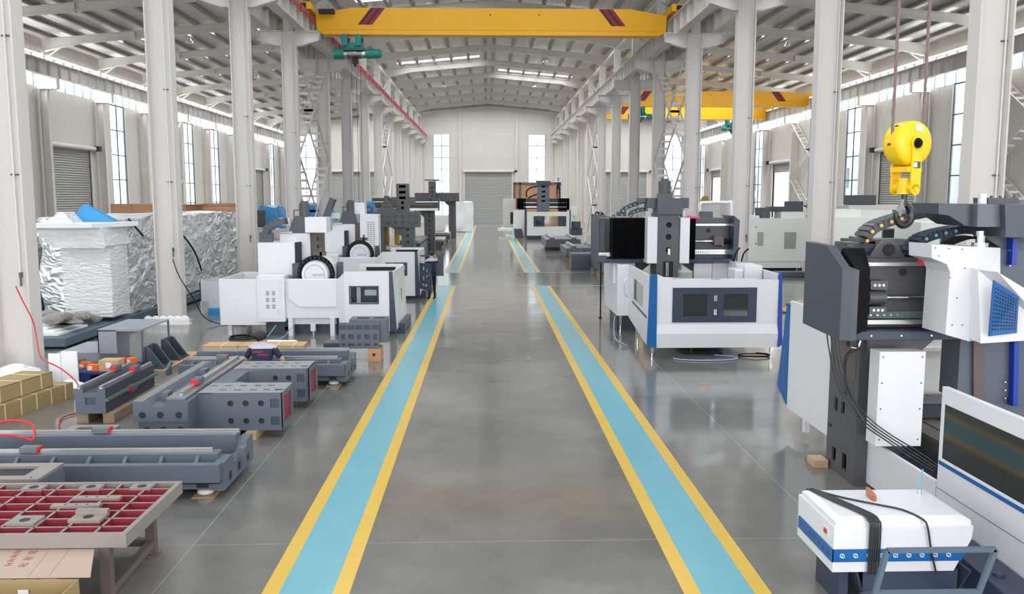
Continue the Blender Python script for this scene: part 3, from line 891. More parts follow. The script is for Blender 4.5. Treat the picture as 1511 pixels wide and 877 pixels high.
# white board box
t = thing('white_board', 'white folded foam board standing by the foot of the first column', 'board', (-7.7, 15.6, 0))
MB().box(-8.12, -7.9, 15.75, 15.79, 0, .62).build('panel', M['foam'], t)
MB().box(-7.89, -7.6, 15.75, 15.79, 0, .66).build('panel', M['foam'], t)
n = MB().hexa([(-7.7, 15.2, 0), (-7.2, 15.1, 0), (-7.2, 15.5, 0), (-7.7, 15.6, 0), (-7.7, 15.2, .15), (-7.3, 15.1, .1), (-7.3, 15.5, .1), (-7.7, 15.6, .18)])
solo(n, 'foam_block', M['foam'], 'small slanted white foam offcut behind the strapped cartons', 'foam')
n = MB().tube([(-8.73, 15.95, 1.86), (-8.6, 15.9, 1.6), (-8.4, 15.85, 1.2), (-8.22, 15.6, .85), (-7.9, 15.1, .66), (-7.5, 14.95, .5), (-7.15, 14.8, .25), (-6.9, 14.3, .02), (-6.6, 13.9, .02), (-6.75, 13.4, .02), (-6.5, 12.8, .02)], .012)
solo(n, 'air_hose', M['red'], 'thin red air hose running from the first left column down over the cartons', 'hose')
n = MB().tube([(-8.72, 23.85, 1.8), (-8.5, 23.7, 1.3), (-8.1, 23.6, .7), (-7.8, 23.5, .2), (-7.3, 23.4, .02), (-6.9, 23.3, .02), (-6.6, 23.3, .02)], .014)
solo(n, 'power_cable', M['black'], 'black cable hanging from the second left column to the floor', 'cable')

# ---- blue pallet with cartons and orange boxes
t = thing('blue_pallet', 'dark blue plastic pallet carrying orange cartons and scrap', 'pallet', (-7.6, 16.6, 0))
n = MB().box(-8.35, -6.95, 16.1, 17.2, .15, .19)
for x in (-8.22, -7.65, -7.1):
    for y in (16.2, 16.65, 17.1): n.box(x-.1, x+.1, y-.08, y+.08, 0, .15)
n.build('deck', M['pblue'], t)
bx = [(-7.55, 16.3, .22, .15, .12), (-7.1, 16.95, .17, .14, .12), (-7.85, 16.6, .2, .16, .1), (-7.35, 17.0, .2, .14, .1), (-8.1, 16.9, .17, .13, .08)]
wh = ['in front of the brown carton', 'at the right edge of the blue pallet', 'in the middle of the blue pallet', 'at the back of the blue pallet', 'at the back left of the blue pallet']
for (x, y, w, d, h), s_ in zip(bx, wh):
    o = solo(MB().box(x-w/2, x+w/2, y-d/2, y+d/2, .19, .19+h), 'orange_box', M['orange'], 'small orange carton '+s_, 'box', 'orange cartons on the blue pallet', .004)
    MB().box(x-w/2+.02, x, y-d/2-.002, y-d/2, .21, .19+h-.02).build('label_sticker', M['foam'], o)
    o.children
o = solo(MB().box(-7.42, -7.05, 16.2, 16.5, .19, .4), 'brown_box', M['card'], 'brown cardboard box with a white label on the blue pallet', 'box', bevel=.004)
MB().box(-7.28, -7.18, 16.197, 16.2, .26, .36).build('label_sticker', M['foam'], o)
for i, (x, y, a) in enumerate(((-8.1, 16.35, .3), (-7.9, 16.25, -.4), (-8.15, 16.6, 1.), (-7.8, 16.95, .2), (-8.0, 16.5, .7))):
    c, s_ = math.cos(a)*.2, math.sin(a)*.2
    solo(MB().bar((x-c, y-s_, .207+(.035*i if i != 3 else 0)), (x+c, y+s_, .207+(.035*i if i != 3 else 0)), .07, .03), 'scrap_piece', M['rust'], 'rusty brown scrap strip in the pile on the left of the blue pallet', 'scrap', 'scrap strips on the blue pallet')

# ---- grey sheet metal cover behind the pallet
t = thing('sheet_metal_cover', 'grey folded sheet metal step cover standing behind the blue pallet', 'cover', (-7.6, 18, 0))
n = MB().box(-8.0, -7.1, 17.5, 19.0, .76, .8).box(-8.0, -7.98, 17.5, 19.0, 0, .76).box(-8.0, -7.62, 17.5, 17.53, .3, .78)
n.build('upper_step', M['cover'], t)
MB().box(-8.9, -8.0, 17.6, 19.0, .26, .3).box(-8.9, -8.0, 17.6, 17.63, 0, .26).build('lower_step', M['cover'], t)
MB().box(-7.12, -7.09, 17.5, 17.54, 0, .78).box(-7.12, -7.09, 18.96, 19.0, 0, .78).build('leg', M['slate'], t)
def ang_bracket(x, y, lab):
    z_ = .009
    t = thing('angle_bracket', lab, 'bracket', (x, y, 0), 'dark angle brackets by the pallet')
    MB().box(x-.2, x+.2, y-.3, y+.3, z_, .04).build('base_plate', M['dgrey'], t)
    MB().box(x-.2, x-.16, y-.28, y+.28, .04, .46).build('upright_plate', M['dgrey'], t)
    for dy in (-.24, .2):
        MB().prism([(x-.16, .04), (x+.19, .04), (x-.1, .45), (x-.16, .45)], 'y', y+dy, y+dy+.04).build('gusset', M['dgrey'], t)
ang_bracket(-6.8, 17.55, 'dark cast angle bracket on the flattened cardboard sheet')
ang_bracket(-6.8, 18.5, 'dark cast angle bracket behind the other one beside the grey cover')
solo(MB().hexa([(-7.05, 17.25, .001), (-6.55, 17.15, .001), (-6.5, 19.3, .001), (-7.05, 19.3, .001), (-7.05, 17.25, .008), (-6.55, 17.15, .008), (-6.5, 19.3, .008), (-7.05, 19.3, .008)]),
     'cardboard_sheet', M['card'], 'flattened tan cardboard sheet under the dark angle brackets', 'cardboard')

# ---- linear rail helpers
def rail_x(n, x0, x1, y, z):   # along X
    n.box(x0, x1, y-.02, y+.02, z, z+.045); n.box(x0, x1, y-.026, y+.026, z+.025, z+.04)
def rail_y(n, x, y0, y1, z):
    n.box(x-.02, x+.02, y0, y1, z, z+.045); n.box(x-.026, x+.026, y0, y1, z+.025, z+.04)

# ---- twin rail bed along X (near one and the one behind the worker)
def rail_bed(label, ox, oy, L=3.3, dz=.0):
    """right end at ox, near side at oy"""
    t = thing('rail_bed_casting', label, 'casting', (ox-L/2, oy+.6, 0), 'twin rail bed castings on the left')
    x0, x1 = ox-L, ox
    n = MB()
    # cross section (y,z), stepped channel with an overhanging near ledge
    sec = [(oy+.0, .1), (oy+1.25, .1), (oy+1.25, .38), (oy+1.13, .38), (oy+1.13, .5), (oy+.92, .5), (oy+.92, .24), (oy+.36, .24), (oy+.36, .48), (oy+.18, .48), (oy+.18, .3), (oy+.02, .3), (oy+.0, .3)]
    n.prism(sec, 'x', x0, x1-.12)
    n.box(x0, x1-.02, oy-.1, oy-.0, .2, .43)       # outer ledge plate
    n.box(x0, x1-.02, oy-.1, oy+.18, .2, .22)
    n.build('bed_body', M['slate'], t, .006)
    n = MB()
    for i in range(8):
        x = x1-.35-i*.42
        n.hexa([(x-.03, oy, .22), (x+.03, oy, .22), (x+.03, oy+.18, .22), (x-.03, oy+.18, .22), (x-.02, oy, .34), (x+.02, oy, .34), (x+.02, oy+.18, .46), (x-.02, oy+.18, .46)])
    n.build('stiffening_rib', M['slate'], t)
    n = MB().prism([(oy+.0, .08), (oy+1.25, .08), (oy+1.25, .42), (oy+1.0, .42), (oy+.9, .3), (oy+.45, .3), (oy+.35, .42), (oy, .42)], 'x', x1-.12, x1)
    n.mat(1)
    for y in (oy+.25, oy+.62, oy+1.0): n.box(x1, x1+.002, y-.05, y+.05, .14, .24)
    n.mat(0).box(x1, x1+.08, oy+.58, oy+.74, .3, .42)
    n.build('end_plate', [M['slate'], M['hole']], t, .005)
    for yy, zz, xe in ((oy+.27, .48, x1-.2), (oy+1.03, .5, x1-.1)):
        n = MB(); rail_x(n, x0+.1, xe, yy, zz); n.build('linear_rail', M['rail'], t)
    def blk(x, y, z):
        o = MB().box(x-.1, x+.1, y-.06, y+.06, z+.012, z+.08).build('rail_carriage', M['carr'], t, .004)
        MB().box(x+.1, x+.125, y-.055, y+.055, z+.012, z+.075).build('wiper', M['red'], o)
    blk(x1-(2.35 if L > 3 else 1.3), oy+.27, .48); blk(x1-1.85, oy+1.03, .5)
    n = MB().box(x1-1.35, x1-1.15, oy+.6, oy+.68, .24, .28); n.build('stop_block', M['tan'], t)
    for x in (x1-.25, x0+.4):
        for y in (oy+.1, oy+1.1):
            o = MB().cyl((x, y, .035), (x, y, .09), .05, n=16).ball((x, y, .05), .1, .1, .04).build('levelling_foot', M['foam'], t)
            MB().box(x-.13, x+.13, y-.12, y+.12, 0, .008).build('foot_pad', M['card'], o)
    n = MB()
    for i in range(6):
        x = x1-.25-i*.55; n.box(x-.07, x+.07, oy-.002, oy+.0, .12, .19)
    n.build('jack_pocket', M['hole'], t)
    return t
rail_bed('nearest twin rail bed casting, red hose over its left end', -3.08, 9.72, 3.25)
rail_bed('farther twin rail bed casting over which the sitting worker leans', -2.62, 15.62, 3.05)
n = MB().tube([(-6.4, 9.8, .66), (-6.1, 9.95, .76), (-5.75, 10.1, .84), (-5.5, 10.15, .8), (-5.42, 10.1, .68), (-5.42, 10.02, .62)], .014)
n.tube([(-6.4, 9.7, .64), (-6.05, 9.9, .68), (-5.7, 9.98, .7), (-5.5, 10.0, .66), (-5.42, 10.02, .62)], .014)
solo(n, 'red_hose', M['red'], 'bright red looped hose over the left end of the nearest rail bed', 'hose')

# ---- saddle casting with framed window left of the near bed
def framed(name, label, x0, x1, y0, y1, z0, z1, m='slate'):
    t = thing(name, label, 'casting', ((x0+x1)/2, (y0+y1)/2, z0))
    MB().box(x0, x1, y0, y1, z0, z1-.03).build('body', M[m], t, .006)
    n = MB(); w = (x1-x0)*.2; h = (y1-y0)*.22
    n.box(x0, x1, y0, y0+h, z1-.03, z1).box(x0, x1, y1-h, y1, z1-.03, z1).box(x0, x0+w, y0+h, y1-h, z1-.03, z1).box(x1-w, x1, y0+h, y1-h, z1-.03, z1)
    n.build('machined_top_frame', M['tan'], t)
    n = MB().box(x0+w, x1-w, y0+h, y1-h, z1-.03, z1-.027)
    for i in range(3): n.cyl((x0+w/2+(x1-x0-w)*i/2, y0+h/2, z1), (x0+w/2+(x1-x0-w)*i/2, y0+h/2, z1+.002), .014, n=8)
    n.build('opening', M['hole'], t)
    n = MB().cyl((x0+.35*(x1-x0), y0-.003, (z0+z1)/2-.02), (x0+.35*(x1-x0), y0, (z0+z1)/2-.02), .035, n=14).box(x1, x1+.003, y0+.1, y0+.2, z0+.1, z0+.2)
    n.build('side_hole', M['hole'], t)
framed('saddle_casting', 'slate casting with a square bare frame on top behind the grid casting', -5.6, -4.62, 8.6, 9.15, .02, .62)
framed('saddle_casting', 'low slate casting with rectangular machined frame behind the nearest rail bed', -5.62, -5.0, 11.02, 11.45, .12, .42)
MB()
solo(MB().box(-5.7, -4.95, 11.5, 11.6, 0, .1).box(-5.75, -4.9, 11.2, 11.3, 0, .1), 'timber_bearer', M['oldwood'], 'short timber bearers under the low framed casting', 'timber')

# ---- small bed along Y with side rail
x0, x1, y0, y1 = -6.36, -5.9, 13.05, 15.0
t = thing('narrow_bed_casting', 'narrow slate machine bed pointing away with rails on top and a side rail', 'casting', (-6.12, 14, .17))
n = MB().prism([(x0, .17), (x1, .17), (x1, .56), (x1-.12, .56), (x1-.14, .5), (x0+.14, .5), (x0+.12, .56), (x0, .56)], 'y', y0+.02, y1)
n.build('bed_body', M['dgrey'], t, .005)
n = MB()
n.holes((x0, y0, .17), (1, 0, 0), (0, 0, 1), [0, .13, .33, .46], [0, .12, .27, .33], {(1, 1): ('r', .16, .12)}, .06)
n.box(x0, x0+.12, y0, y0+.02, .5, .56).box(x1-.12, x1, y0, y0+.02, .5, .56)
n.build('end_plate', [M['slate'], M['hole']], t)
n = MB(); rail_y(n, x0+.06, y0, y1, .56); n.build('linear_rail', M['rail'], t)
n = MB(); rail_y(n, x1-.06, y0, y1, .56); n.build('linear_rail', M['rail'], t)
n = MB().box(x1, x1+.045, y0, y1+.03, .36, .4); n.build('side_rail', M['green'], t)
for x, y, z in ((x0+.06, 14.4, .58), (x1-.06, 14.35, .58), (x1+.03, 13.95, .33)):
    o = MB().box(x-.055, x+.055, y-.1, y+.1, z-.005, z+.09).build('rail_carriage', M['slate'], t, .004)
    MB().box(x-.05, x+.05, y-.13, y-.1, z, z+.075).build('wiper', M['red'], o)
for i, (a, lab) in enumerate(((-6.3, 'left'), (-5.9, 'right'))):
    solo(MB().box(a-.02-.06, a+.1, 13.1, 15.2, 0, .165), 'timber_baulk', M['oldwood'], 'weathered timber baulk under the %s side of the narrow bed casting' % lab, 'timber', bevel=.01)

# ---- large U shaped casting with rail ways
t = thing('column_base_casting', 'large slate U shaped casting with rows of round holes and two arms', 'casting', (-4.0, 13.2, .12))
mm = [M['slate'], M['hole']]
# spine along Y
n = MB()
n.box(-4.9, -4.2, 11.82, 14.75, .12, .36)
n.prism([(-4.96, .36), (-4.2, .36), (-4.2, .64), (-4.26, .68), (-4.48, .68), (-4.56, .58), (-4.74, .58), (-4.8, .65), (-4.96, .65)], 'y', 11.8, 14.8)
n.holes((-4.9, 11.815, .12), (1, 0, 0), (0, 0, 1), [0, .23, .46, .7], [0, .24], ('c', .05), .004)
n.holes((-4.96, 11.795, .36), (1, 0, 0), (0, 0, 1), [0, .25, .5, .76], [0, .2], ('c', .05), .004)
n.build('spine', mm, t)
n = MB().box(-4.5, -4.23, 11.82, 14.75, .68, .7).box(-4.96, -4.82, 11.82, 14.75, .65, .66); n.build('machined_way', M['slatel'], t)
n = MB(); rail_y(n, -4.36, 12.0, 14.8, .7); n.build('linear_rail', M['rail'], t)
n = MB(); rail_y(n, -4.27, 12.3, 14.8, .66); n.build('guide_strip', M['rail'], t)
for x, y in ((-4.36, 12.7),):
    o = MB().box(x-.065, x+.065, y-.12, y+.12, .715, .8).build('rail_carriage', M['slate'], t, .004)
    MB().box(x-.06, x+.06, y-.15, y-.12, .715, .79).build('wiper', M['red'], o)
for y in (12.25, 13.9):
    MB().box(-4.7, -4.6, y-.1, y+.1, .58, .7).build('stop_block', M['slate'], t, .006)
def arm(ya, yb, x1=-2.98):
    n = MB()
    n.box(-4.2, -3.98, ya+.06, yb-.03, .12, .66)
    n.box(-3.98, x1-.03, ya+.03, yb, .12, .67)
    us = [0, .14, .36, .58, .8, 1.0-.02]
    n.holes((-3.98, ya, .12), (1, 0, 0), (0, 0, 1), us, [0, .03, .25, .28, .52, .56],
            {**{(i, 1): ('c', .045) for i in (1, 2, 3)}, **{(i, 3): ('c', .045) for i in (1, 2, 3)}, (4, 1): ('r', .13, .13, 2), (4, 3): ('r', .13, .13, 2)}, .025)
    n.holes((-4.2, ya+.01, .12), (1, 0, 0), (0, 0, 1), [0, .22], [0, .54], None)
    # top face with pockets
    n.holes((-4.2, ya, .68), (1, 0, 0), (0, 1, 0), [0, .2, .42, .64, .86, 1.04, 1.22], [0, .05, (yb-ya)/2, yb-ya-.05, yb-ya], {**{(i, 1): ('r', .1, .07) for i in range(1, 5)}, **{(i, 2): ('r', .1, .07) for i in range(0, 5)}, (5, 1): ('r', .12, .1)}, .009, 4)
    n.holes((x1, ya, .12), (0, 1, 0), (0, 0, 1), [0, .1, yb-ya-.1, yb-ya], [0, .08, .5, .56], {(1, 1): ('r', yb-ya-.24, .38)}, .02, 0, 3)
    o = n.build('arm', [M['slate'], M['hole'], M['pock'], M['burg'], M['topl']], t)
    for y in (ya+.2, yb-.2): MB().box(x1+.0, x1+.012, y-.03, y+.03, .25, .28).build('bolt_boss', M['burg'], o)
arm(12.2, 12.88); arm(13.95, 14.62, -2.95)
MB().box(-4.22, -3.9, 12.88, 13.95, .3, .675).build('web_wall', M['slate'], t)
MB().prism([(-4.2, 12.88), (-3.6, 12.88), (-4.2, 13.2)], 'z', .4, .67).prism([(-4.2, 13.95), (-3.6, 13.95), (-4.2, 13.63)], 'z', .4, .67).build('gusset', M['slate'], t)
for x, w in ((-4.7, .2), (-3.6, .12)):
    pass
solo(MB().box(-4.85, -4.65, 11.9, 14.7, 0, .118), 'timber_bearer', M['oldwood'], 'timber bearer under the rail side of the U shaped casting', 'timber')
solo(MB().box(-3.5, -3.35, 12.1, 15.0, 0, .118), 'timber_bearer', M['wood'], 'pale timber bearer under the two arms of the U shaped casting', 'timber')
solo(MB().box(-4.5, -3.7, 12.3, 12.9, .0, .1), 'red_block', M['burg'], 'burgundy steel block lying under the U shaped casting', 'block')

# ---- pocketed panel casting on wooden block
t = thing('pocketed_casting', 'upright slate casting with three rows of square pockets on a wooden block', 'casting', (-2.75, 18.2, .3))
n = MB().box(-3.15, -2.3, 18.03, 18.06, .3, .84)
P = (-3.15, 18.0, .3)
hl = {}
for i in range(5):
    hl[(i, 0)] = ('r', .13 if i % 2 else .08, .05); hl[(i, 1)] = ('r', .12 if i % 2 else .08, .11); hl[(i, 2)] = ('r', .14, .1)
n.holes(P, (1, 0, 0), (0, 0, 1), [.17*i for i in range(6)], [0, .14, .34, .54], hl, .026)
n.box(-3.15, -2.3, 18.0, 18.06, .285, .3)
n.build('front_plate', [M['slate'], M['pock']], t)
MB().box(-2.95, -2.15, 18.1, 18.6, .4, .9).build('rear_body', M['slate'], t, .01)
MB().mat(0).box(-2.8, -2.55, 18.2, 18.4, .9, .905).box(-2.45, -2.2, 18.2, 18.4, .9, .905).build('top_slot', M['hole'], t)
MB().box(-3.5, -3.15, 18.05, 18.5, .15, .4).build('low_wing', M['dgrey'], t, .01)
o = solo(MB().box(-2.55, -2.28, 18.0, 18.5, 0, .28), 'wooden_block', M['ply'], 'brown wooden block with a round hole under the pocketed casting', 'block', bevel=.006)
MB().cyl((-2.42, 17.998, .15), (-2.42, 18.0, .15), .035, n=14).build('hole', M['hole'], o)
solo(MB().box(-3.5, -3.2, 18.05, 18.45, 0, .145), 'wooden_block', M['oldwood'], 'low timber block under the dark wing of the pocketed casting', 'block')

# ================================================================ WRAPPED MACHINES
def wavy_box(x0, x1, y0, y1, z0, z1, amp=.08, seg=.22, taper=0, seed=0):
    n = MB(); n.smooth = True
    def face(P, U, V, nu, nv):
        vs = [P + U*(i/nu) + V*(j/nv) for j in range(nv+1) for i in range(nu+1)]
        n.add(vs, [(j*(nu+1)+i, j*(nu+1)+i+1, (j+1)*(nu+1)+i+1, (j+1)*(nu+1)+i) for j in range(nv) for i in range(nu)])
    X, Y, Z = Vector((x1-x0, 0, 0)), Vector((0, y1-y0, 0)), Vector((0, 0, z1-z0)); O = Vector((x0, y0, z0))
    k = lambda L: max(2, int(L/seg))
    face(O, X, Z, k(x1-x0), k(z1-z0)); face(O+Y+X, -X, Z, k(x1-x0), k(z1-z0))
    face(O+X, Y, Z, k(y1-y0), k(z1-z0)); face(O+Y, -Y, Z, k(y1-y0), k(z1-z0))
    face(O+Z, X, Y, k(x1-x0), k(y1-y0))
    for v in n.v:
        q = v*1.3 + Vector((seed, 0, 0))
        d = Vector((mn.noise(q), mn.noise(q+Vector((7, 3, 1))), mn.noise(q+Vector((1, 9, 5)))))
        d2 = Vector((mn.noise(q*3.1), mn.noise(q*3.1+Vector((7, 3, 1))), 0))
        v += d*amp + d2*amp*.5
        if v.z < z0+.004: v.z = z0+.004
        if taper:
            t_ = (v.z-z0)/(z1-z0); cx = (x0+x1)/2; v.x = cx + (v.x-cx)*(1-taper*(1-t_)*.5)
    return n
def platform(label, x0, x1, y0, y1, z=.25):
    t = thing('transport_platform', label, 'platform', ((x0+x1)/2, (y0+y1)/2, 0))
    MB().box(x0, x1, y0, y1, z-.05, z).build('deck', M['plat'], t)
    n = MB().box(x0, x1, y0, y0+.06, .06, z-.05).box(x1-.06, x1, y0+.06, y1, .06, z-.05).box(x0, x0+.06, y0+.06, y1, .06, z-.05)
    n.build('side_beam', M['plat'], t)
    n = MB()
    for i in range(5):
        y = y0+.5+(y1-y0-1)*i/4; n.box(x0+.2, x1-.2, y-.1, y+.1, 0, .2)
    n.build('skid', M['hole'], t)
platform('long blue grey steel platform under the large foil wrapped machine', -12.6, -9.75, 19.7, 34)
platform('blue grey steel platform at the far left under the wrapped machine', -17.5, -12.8, 19.9, 33)
t = thing('foil_wrapped_machine', 'large machine wrapped in wrinkled silver foil behind the second left column', 'wrapped machine', (-11.2, 29, .25))
wavy_box(-12.4, -9.95, 23.9, 34.5, .25, 2.92, .1, .2).build('foil_cover', M['foil'], t)
MB().tube([(-9.9, 26.5, 2.9), (-9.82, 27.6, 2.4), (-9.8, 28.8, 1.7), (-9.82, 29.5, 1.0)], .03).tube([(-9.85, 23.8, 2.9), (-9.8, 24.6, 2.4)], .03).build('tie_rope', M['hole'], t)
wavy_box(-17.2, -12.95, 23.5, 32, .25, 2.35, .12, .22, .12, 3).build('foil_wrapped_machine', M['foil'])
tag(bpy.data.objects[-1] if False else COL.objects[-1], 'lower foil wrapped machine at the left edge behind the first column', 'wrapped machine')
wavy_box(-11.2, -9.9, 35.4, 38.0, .3, 2.1, .12, .2, 0, 5).build('foil_wrapped_machine', M['foil'])
tag(COL.objects[-1], 'small foil wrapped load between the brown crate and the third column', 'wrapped machine')
solo(MB().box(-11.3, -9.7, 35.2, 38.2, .0, .28), 'transport_platform', M['dgrey'], 'dark platform under the small foil wrapped load', 'platform')
# white film wrapped L shaped column
t = thing('wrapped_column_casting', 'white machine column wrapped in clear film, with a flared top plate', 'wrapped machine', (-10.4, 23, .3))
n = wavy_box(-11.05, -9.8, 22.4, 23.5, .36, 2.3, .025, .15, 0, 9)
n.build('wrapped_body', M['wrap'], t)
n = MB().prism([(-11.05, 2.2), (-9.8, 2.2), (-9.75, 2.25), (-9.85, 2.72), (-11.5, 2.72), (-11.5, 2.62)], 'y', 22.1, 23.6)
n.build('flared_bracket', M['wrap'], t)
n = MB().hexa([(-11.6, 21.8, 2.72), (-9.95, 21.8, 2.72), (-9.5, 23.6, 2.72), (-11.5, 23.6, 2.72), (-11.6, 21.8, 2.84), (-9.95, 21.8, 2.84), (-9.5, 23.6, 2.84), (-11.5, 23.6, 2.84)])
n.build('top_plate', M['foam'], t, .01)
n = MB().prism([(-11.3, 2.84), (-10.7, 2.84), (-10.95, 3.12), (-11.08, 3.12)], 'y', 22.4, 23.0); n.build('cone_cap', M['wrap'], t)
n = wavy_box(-11.1, -9.95, 23.12, 23.5, 2.85, 3.3, .03, .1)
for v in n.v:
    f = max(0, (v.z-2.84)/.46); v.x = -10.8+(v.x+10.8)*(1-.9*f); v.y = 23.3+(v.y-23.3)*(1-.8*f); v.y = max(v.y, 23.03); v.z = max(2.848, v.z)
solo(n, 'blue_tarpaulin', M['tarp'], 'bright blue tarpaulin cap on top of the white wrapped column', 'tarpaulin')
# boards and crumpled film on the platform
for i, (z, dx) in enumerate(((.25, .15), (.31, 0.), (.37, -.2))):
    solo(MB().box(-12.2, -9.95+dx-.3, 20.1+.1*i, 21.6, z+.002, z+.055), 'foam_board', M['foam'], ['lowest', 'middle', 'topmost'][i]+' white foam board stacked on the long blue grey platform', 'board', 'foam boards on the platform')
n = MB()
for i in range(26):
    x = random.uniform(-11.6, -9.9); y = random.uniform(20.5, 22.1)
    z0 = .43 if x < -10.2 and y < 21.7 else .3
    n.ball((x, y, z0+random.uniform(.03, .16)), random.uniform(.15, .3), random.uniform(.12, .25), random.uniform(.06, .14), 14, 9)
for v in n.v: v += Vector((1, 1, .6))*.07*mn.noise(v*5.5)
for v in n.v:
    v.z = max(v.z, .44 if v.x < -9.9 and 20. < v.y < 21.7 else .256)
for v in n.v:
    if v.z < .44 and v.x < -9.85 and 19.95 < v.y < 21.75: v.z = .44
solo(n, 'crumpled_film', M['film'], 'crumpled heap of translucent plastic film on the blue grey platform', 'plastic film')
# cardboard or plywood crates beyond
def crate(label, x0, x1, y0, y1, z1, hollow=False):
    t = thing('plywood_crate', label, 'crate', ((x0+x1)/2, (y0+y1)/2, 0), 'tall plywood crates in the left aisle')
    MB().box(x0, x1, y0, y1, .12, z1).build('crate_body', M['ply'], t)
    n = MB()
    for x in (x0, x1): n.box(x-.04, x+.04, y0-.03, y0, .1, z1)
    n.box(x0, x1, y0-.03, y0, z1-.1, z1).box(x0-.04, x1+.04, y0-.04, y1, z1, z1+.04)
    n.build('batten', M['ply'], t)
    n = MB()
    for i in range(4):
        x = x0+.2+(x1-x0-.4)*i/3; n.box(x-.06, x+.06, y0, y1, 0, .12)
    n.build('skid', M['oldwood'], t)
crate('tall plywood crate behind the foil wrapped machine, left of the second column', -17.2, -14.6, 42, 45, 3.1)
crate('tall plywood crate showing just right of the second left column', -14.0, -12.3, 43, 45, 3.15)
crate('tall plywood crate nearest the third left column', -12.6, -11.0, 38.4, 41, 2.98)
crate('plywood crate edge beside the left roller door', -19.9, -18.6, 46, 49, 3.1)
# white step bracket behind second column
t = thing('stepped_cover', 'white stepped sheet cover standing on the floor right of the second column', 'cover', (-8.2, 26, 0))
MB().box(-8.6, -7.7, 25.6, 25.65, .62, .98).box(-8.6, -7.95, 25.6, 25.65, .4, .62).box(-8.35, -7.6, 25.6, 25.65, 0, .4).box(-8.6, -8.57, 25.6, 27.5, 0, .98).build('sheet_body', M['white'], t)
solo(MB().box(-8.3, -7.9, 25.35, 25.55, 0, .2), 'blue_box', M['tarp'], 'small bright blue box at the foot of the white stepped cover', 'box')
t = thing('steel_beam', 'dark steel beam lying behind the white stepped cover', 'beam stock', (-7.4, 28, 0))
MB().box(-8.4, -8.1, 26.2, 33, .32, .5).build('beam', M['plat'], t)
MB().box(-8.45, -8.05, 27, 27.2, 0, .32).box(-8.45, -8.05, 31, 31.2, 0, .32).build('support', M['hole'], t)

# blue tarps over tall loads
def tarp_load(label, x0, x1, y0, y1, z1, seed, zt=.0):
    t = thing('tarpaulin_covered_load', label, 'covered machine', ((x0+x1)/2, (y0+y1)/2, 0), 'blue tarpaulin covered loads')
    wavy_box(x0+.1, x1-.1, y0+.1, y1-.1, .0, z1*.62, .06, .25, 0, seed).build('wrapped_machine', M['wrap'], t)
    n = wavy_box(x0, x1, y0, y1, z1*.5, z1, .16, .2, -.1, seed)
    for v in n.v:
        f = (v.z-z1*.5)/(z1*.5); v.x = (x0+x1)/2+(v.x-(x0+x1)/2)*(1.05-.35*f*f); v.y = (y0+y1)/2+(v.y-(y0+y1)/2)*(1.05-.3*f*f)
    n.build('blue_tarpaulin', M['tarp'], t)
tarp_load('blue tarpaulin over a load right of the third left column, behind the grey panel', -12.1, -11.0, 45, 47.5, 3.0, 2)
tarp_load('blue tarpaulin over a load left of the fourth left column', -12.4, -10.6, 52, 54.5, 2.95, 4)
tarp_load('blue tarpaulin over a load under the ladder shaped bracing', -10.4, -8.9, 48.6, 51, 3.05, 6)
tarp_load('small blue tarpaulin behind the second white machine', -6.6, -6.0, 46, 47, 3.25, 8)
solo(MB().box(-11.6, -10.9, 42.4, 42.5, 0, 2.85), 'standing_board', M['cast'], 'flat grey brown board standing before the blue tarpaulin', 'panel')
wavy_box(-11.9, -10.6, 41.2, 42.2, 0, 2.0, .15, .2, 0, 12).build('film_wrapped_load', M['wrap'])
tag(COL.objects[-1], 'low film wrapped white load before the blue tarpaulins', 'wrapped machine')
for i, (x, y) in enumerate(((-9.95, 43.4),)):
    wavy_box(x-.7, x+.7, y-.8, y+.8, 0, 1.9+.3*i, .15, .2, 0, 20+i).build('film_wrapped_load', M['wrap'])
    tag(COL.objects[-1], ['film wrapped load farther back between the third and fourth left columns', 'film wrapped load close behind the first white machine'][i], 'wrapped machine')
# ---------------------------------------------------------------- survey helper: a sight line of the survey camera met with a plane y = Y
CW, CH, CF = 1511, 877, 1255.
PITCH, YAW = math.radians(6.7032), math.radians(1.6998)
_f = Vector((math.sin(YAW)*math.cos(PITCH), math.cos(YAW)*math.cos(PITCH), -math.sin(PITCH)))
_r = Vector((math.cos(YAW), -math.sin(YAW), 0)); _u = _r.cross(_f)
CAM = Vector((0, 0, 3.5))
def at(px, py, Y):
    d = _f + _r*((px-CW/2)/CF) + _u*((CH/2-py)/CF)
    return CAM + d*(Y/d.y)
def gpz(px, py, z):
    d = _f + _r*((px-CW/2)/CF) + _u*((CH/2-py)/CF)
    return CAM + d*((z-3.5)/d.z)
def plate(n, pts, Y, th):
    q = [at(px, py, Y) for px, py in pts]
    return n.prism([(p.x, p.z) for p in q], 'y', Y, Y+th)

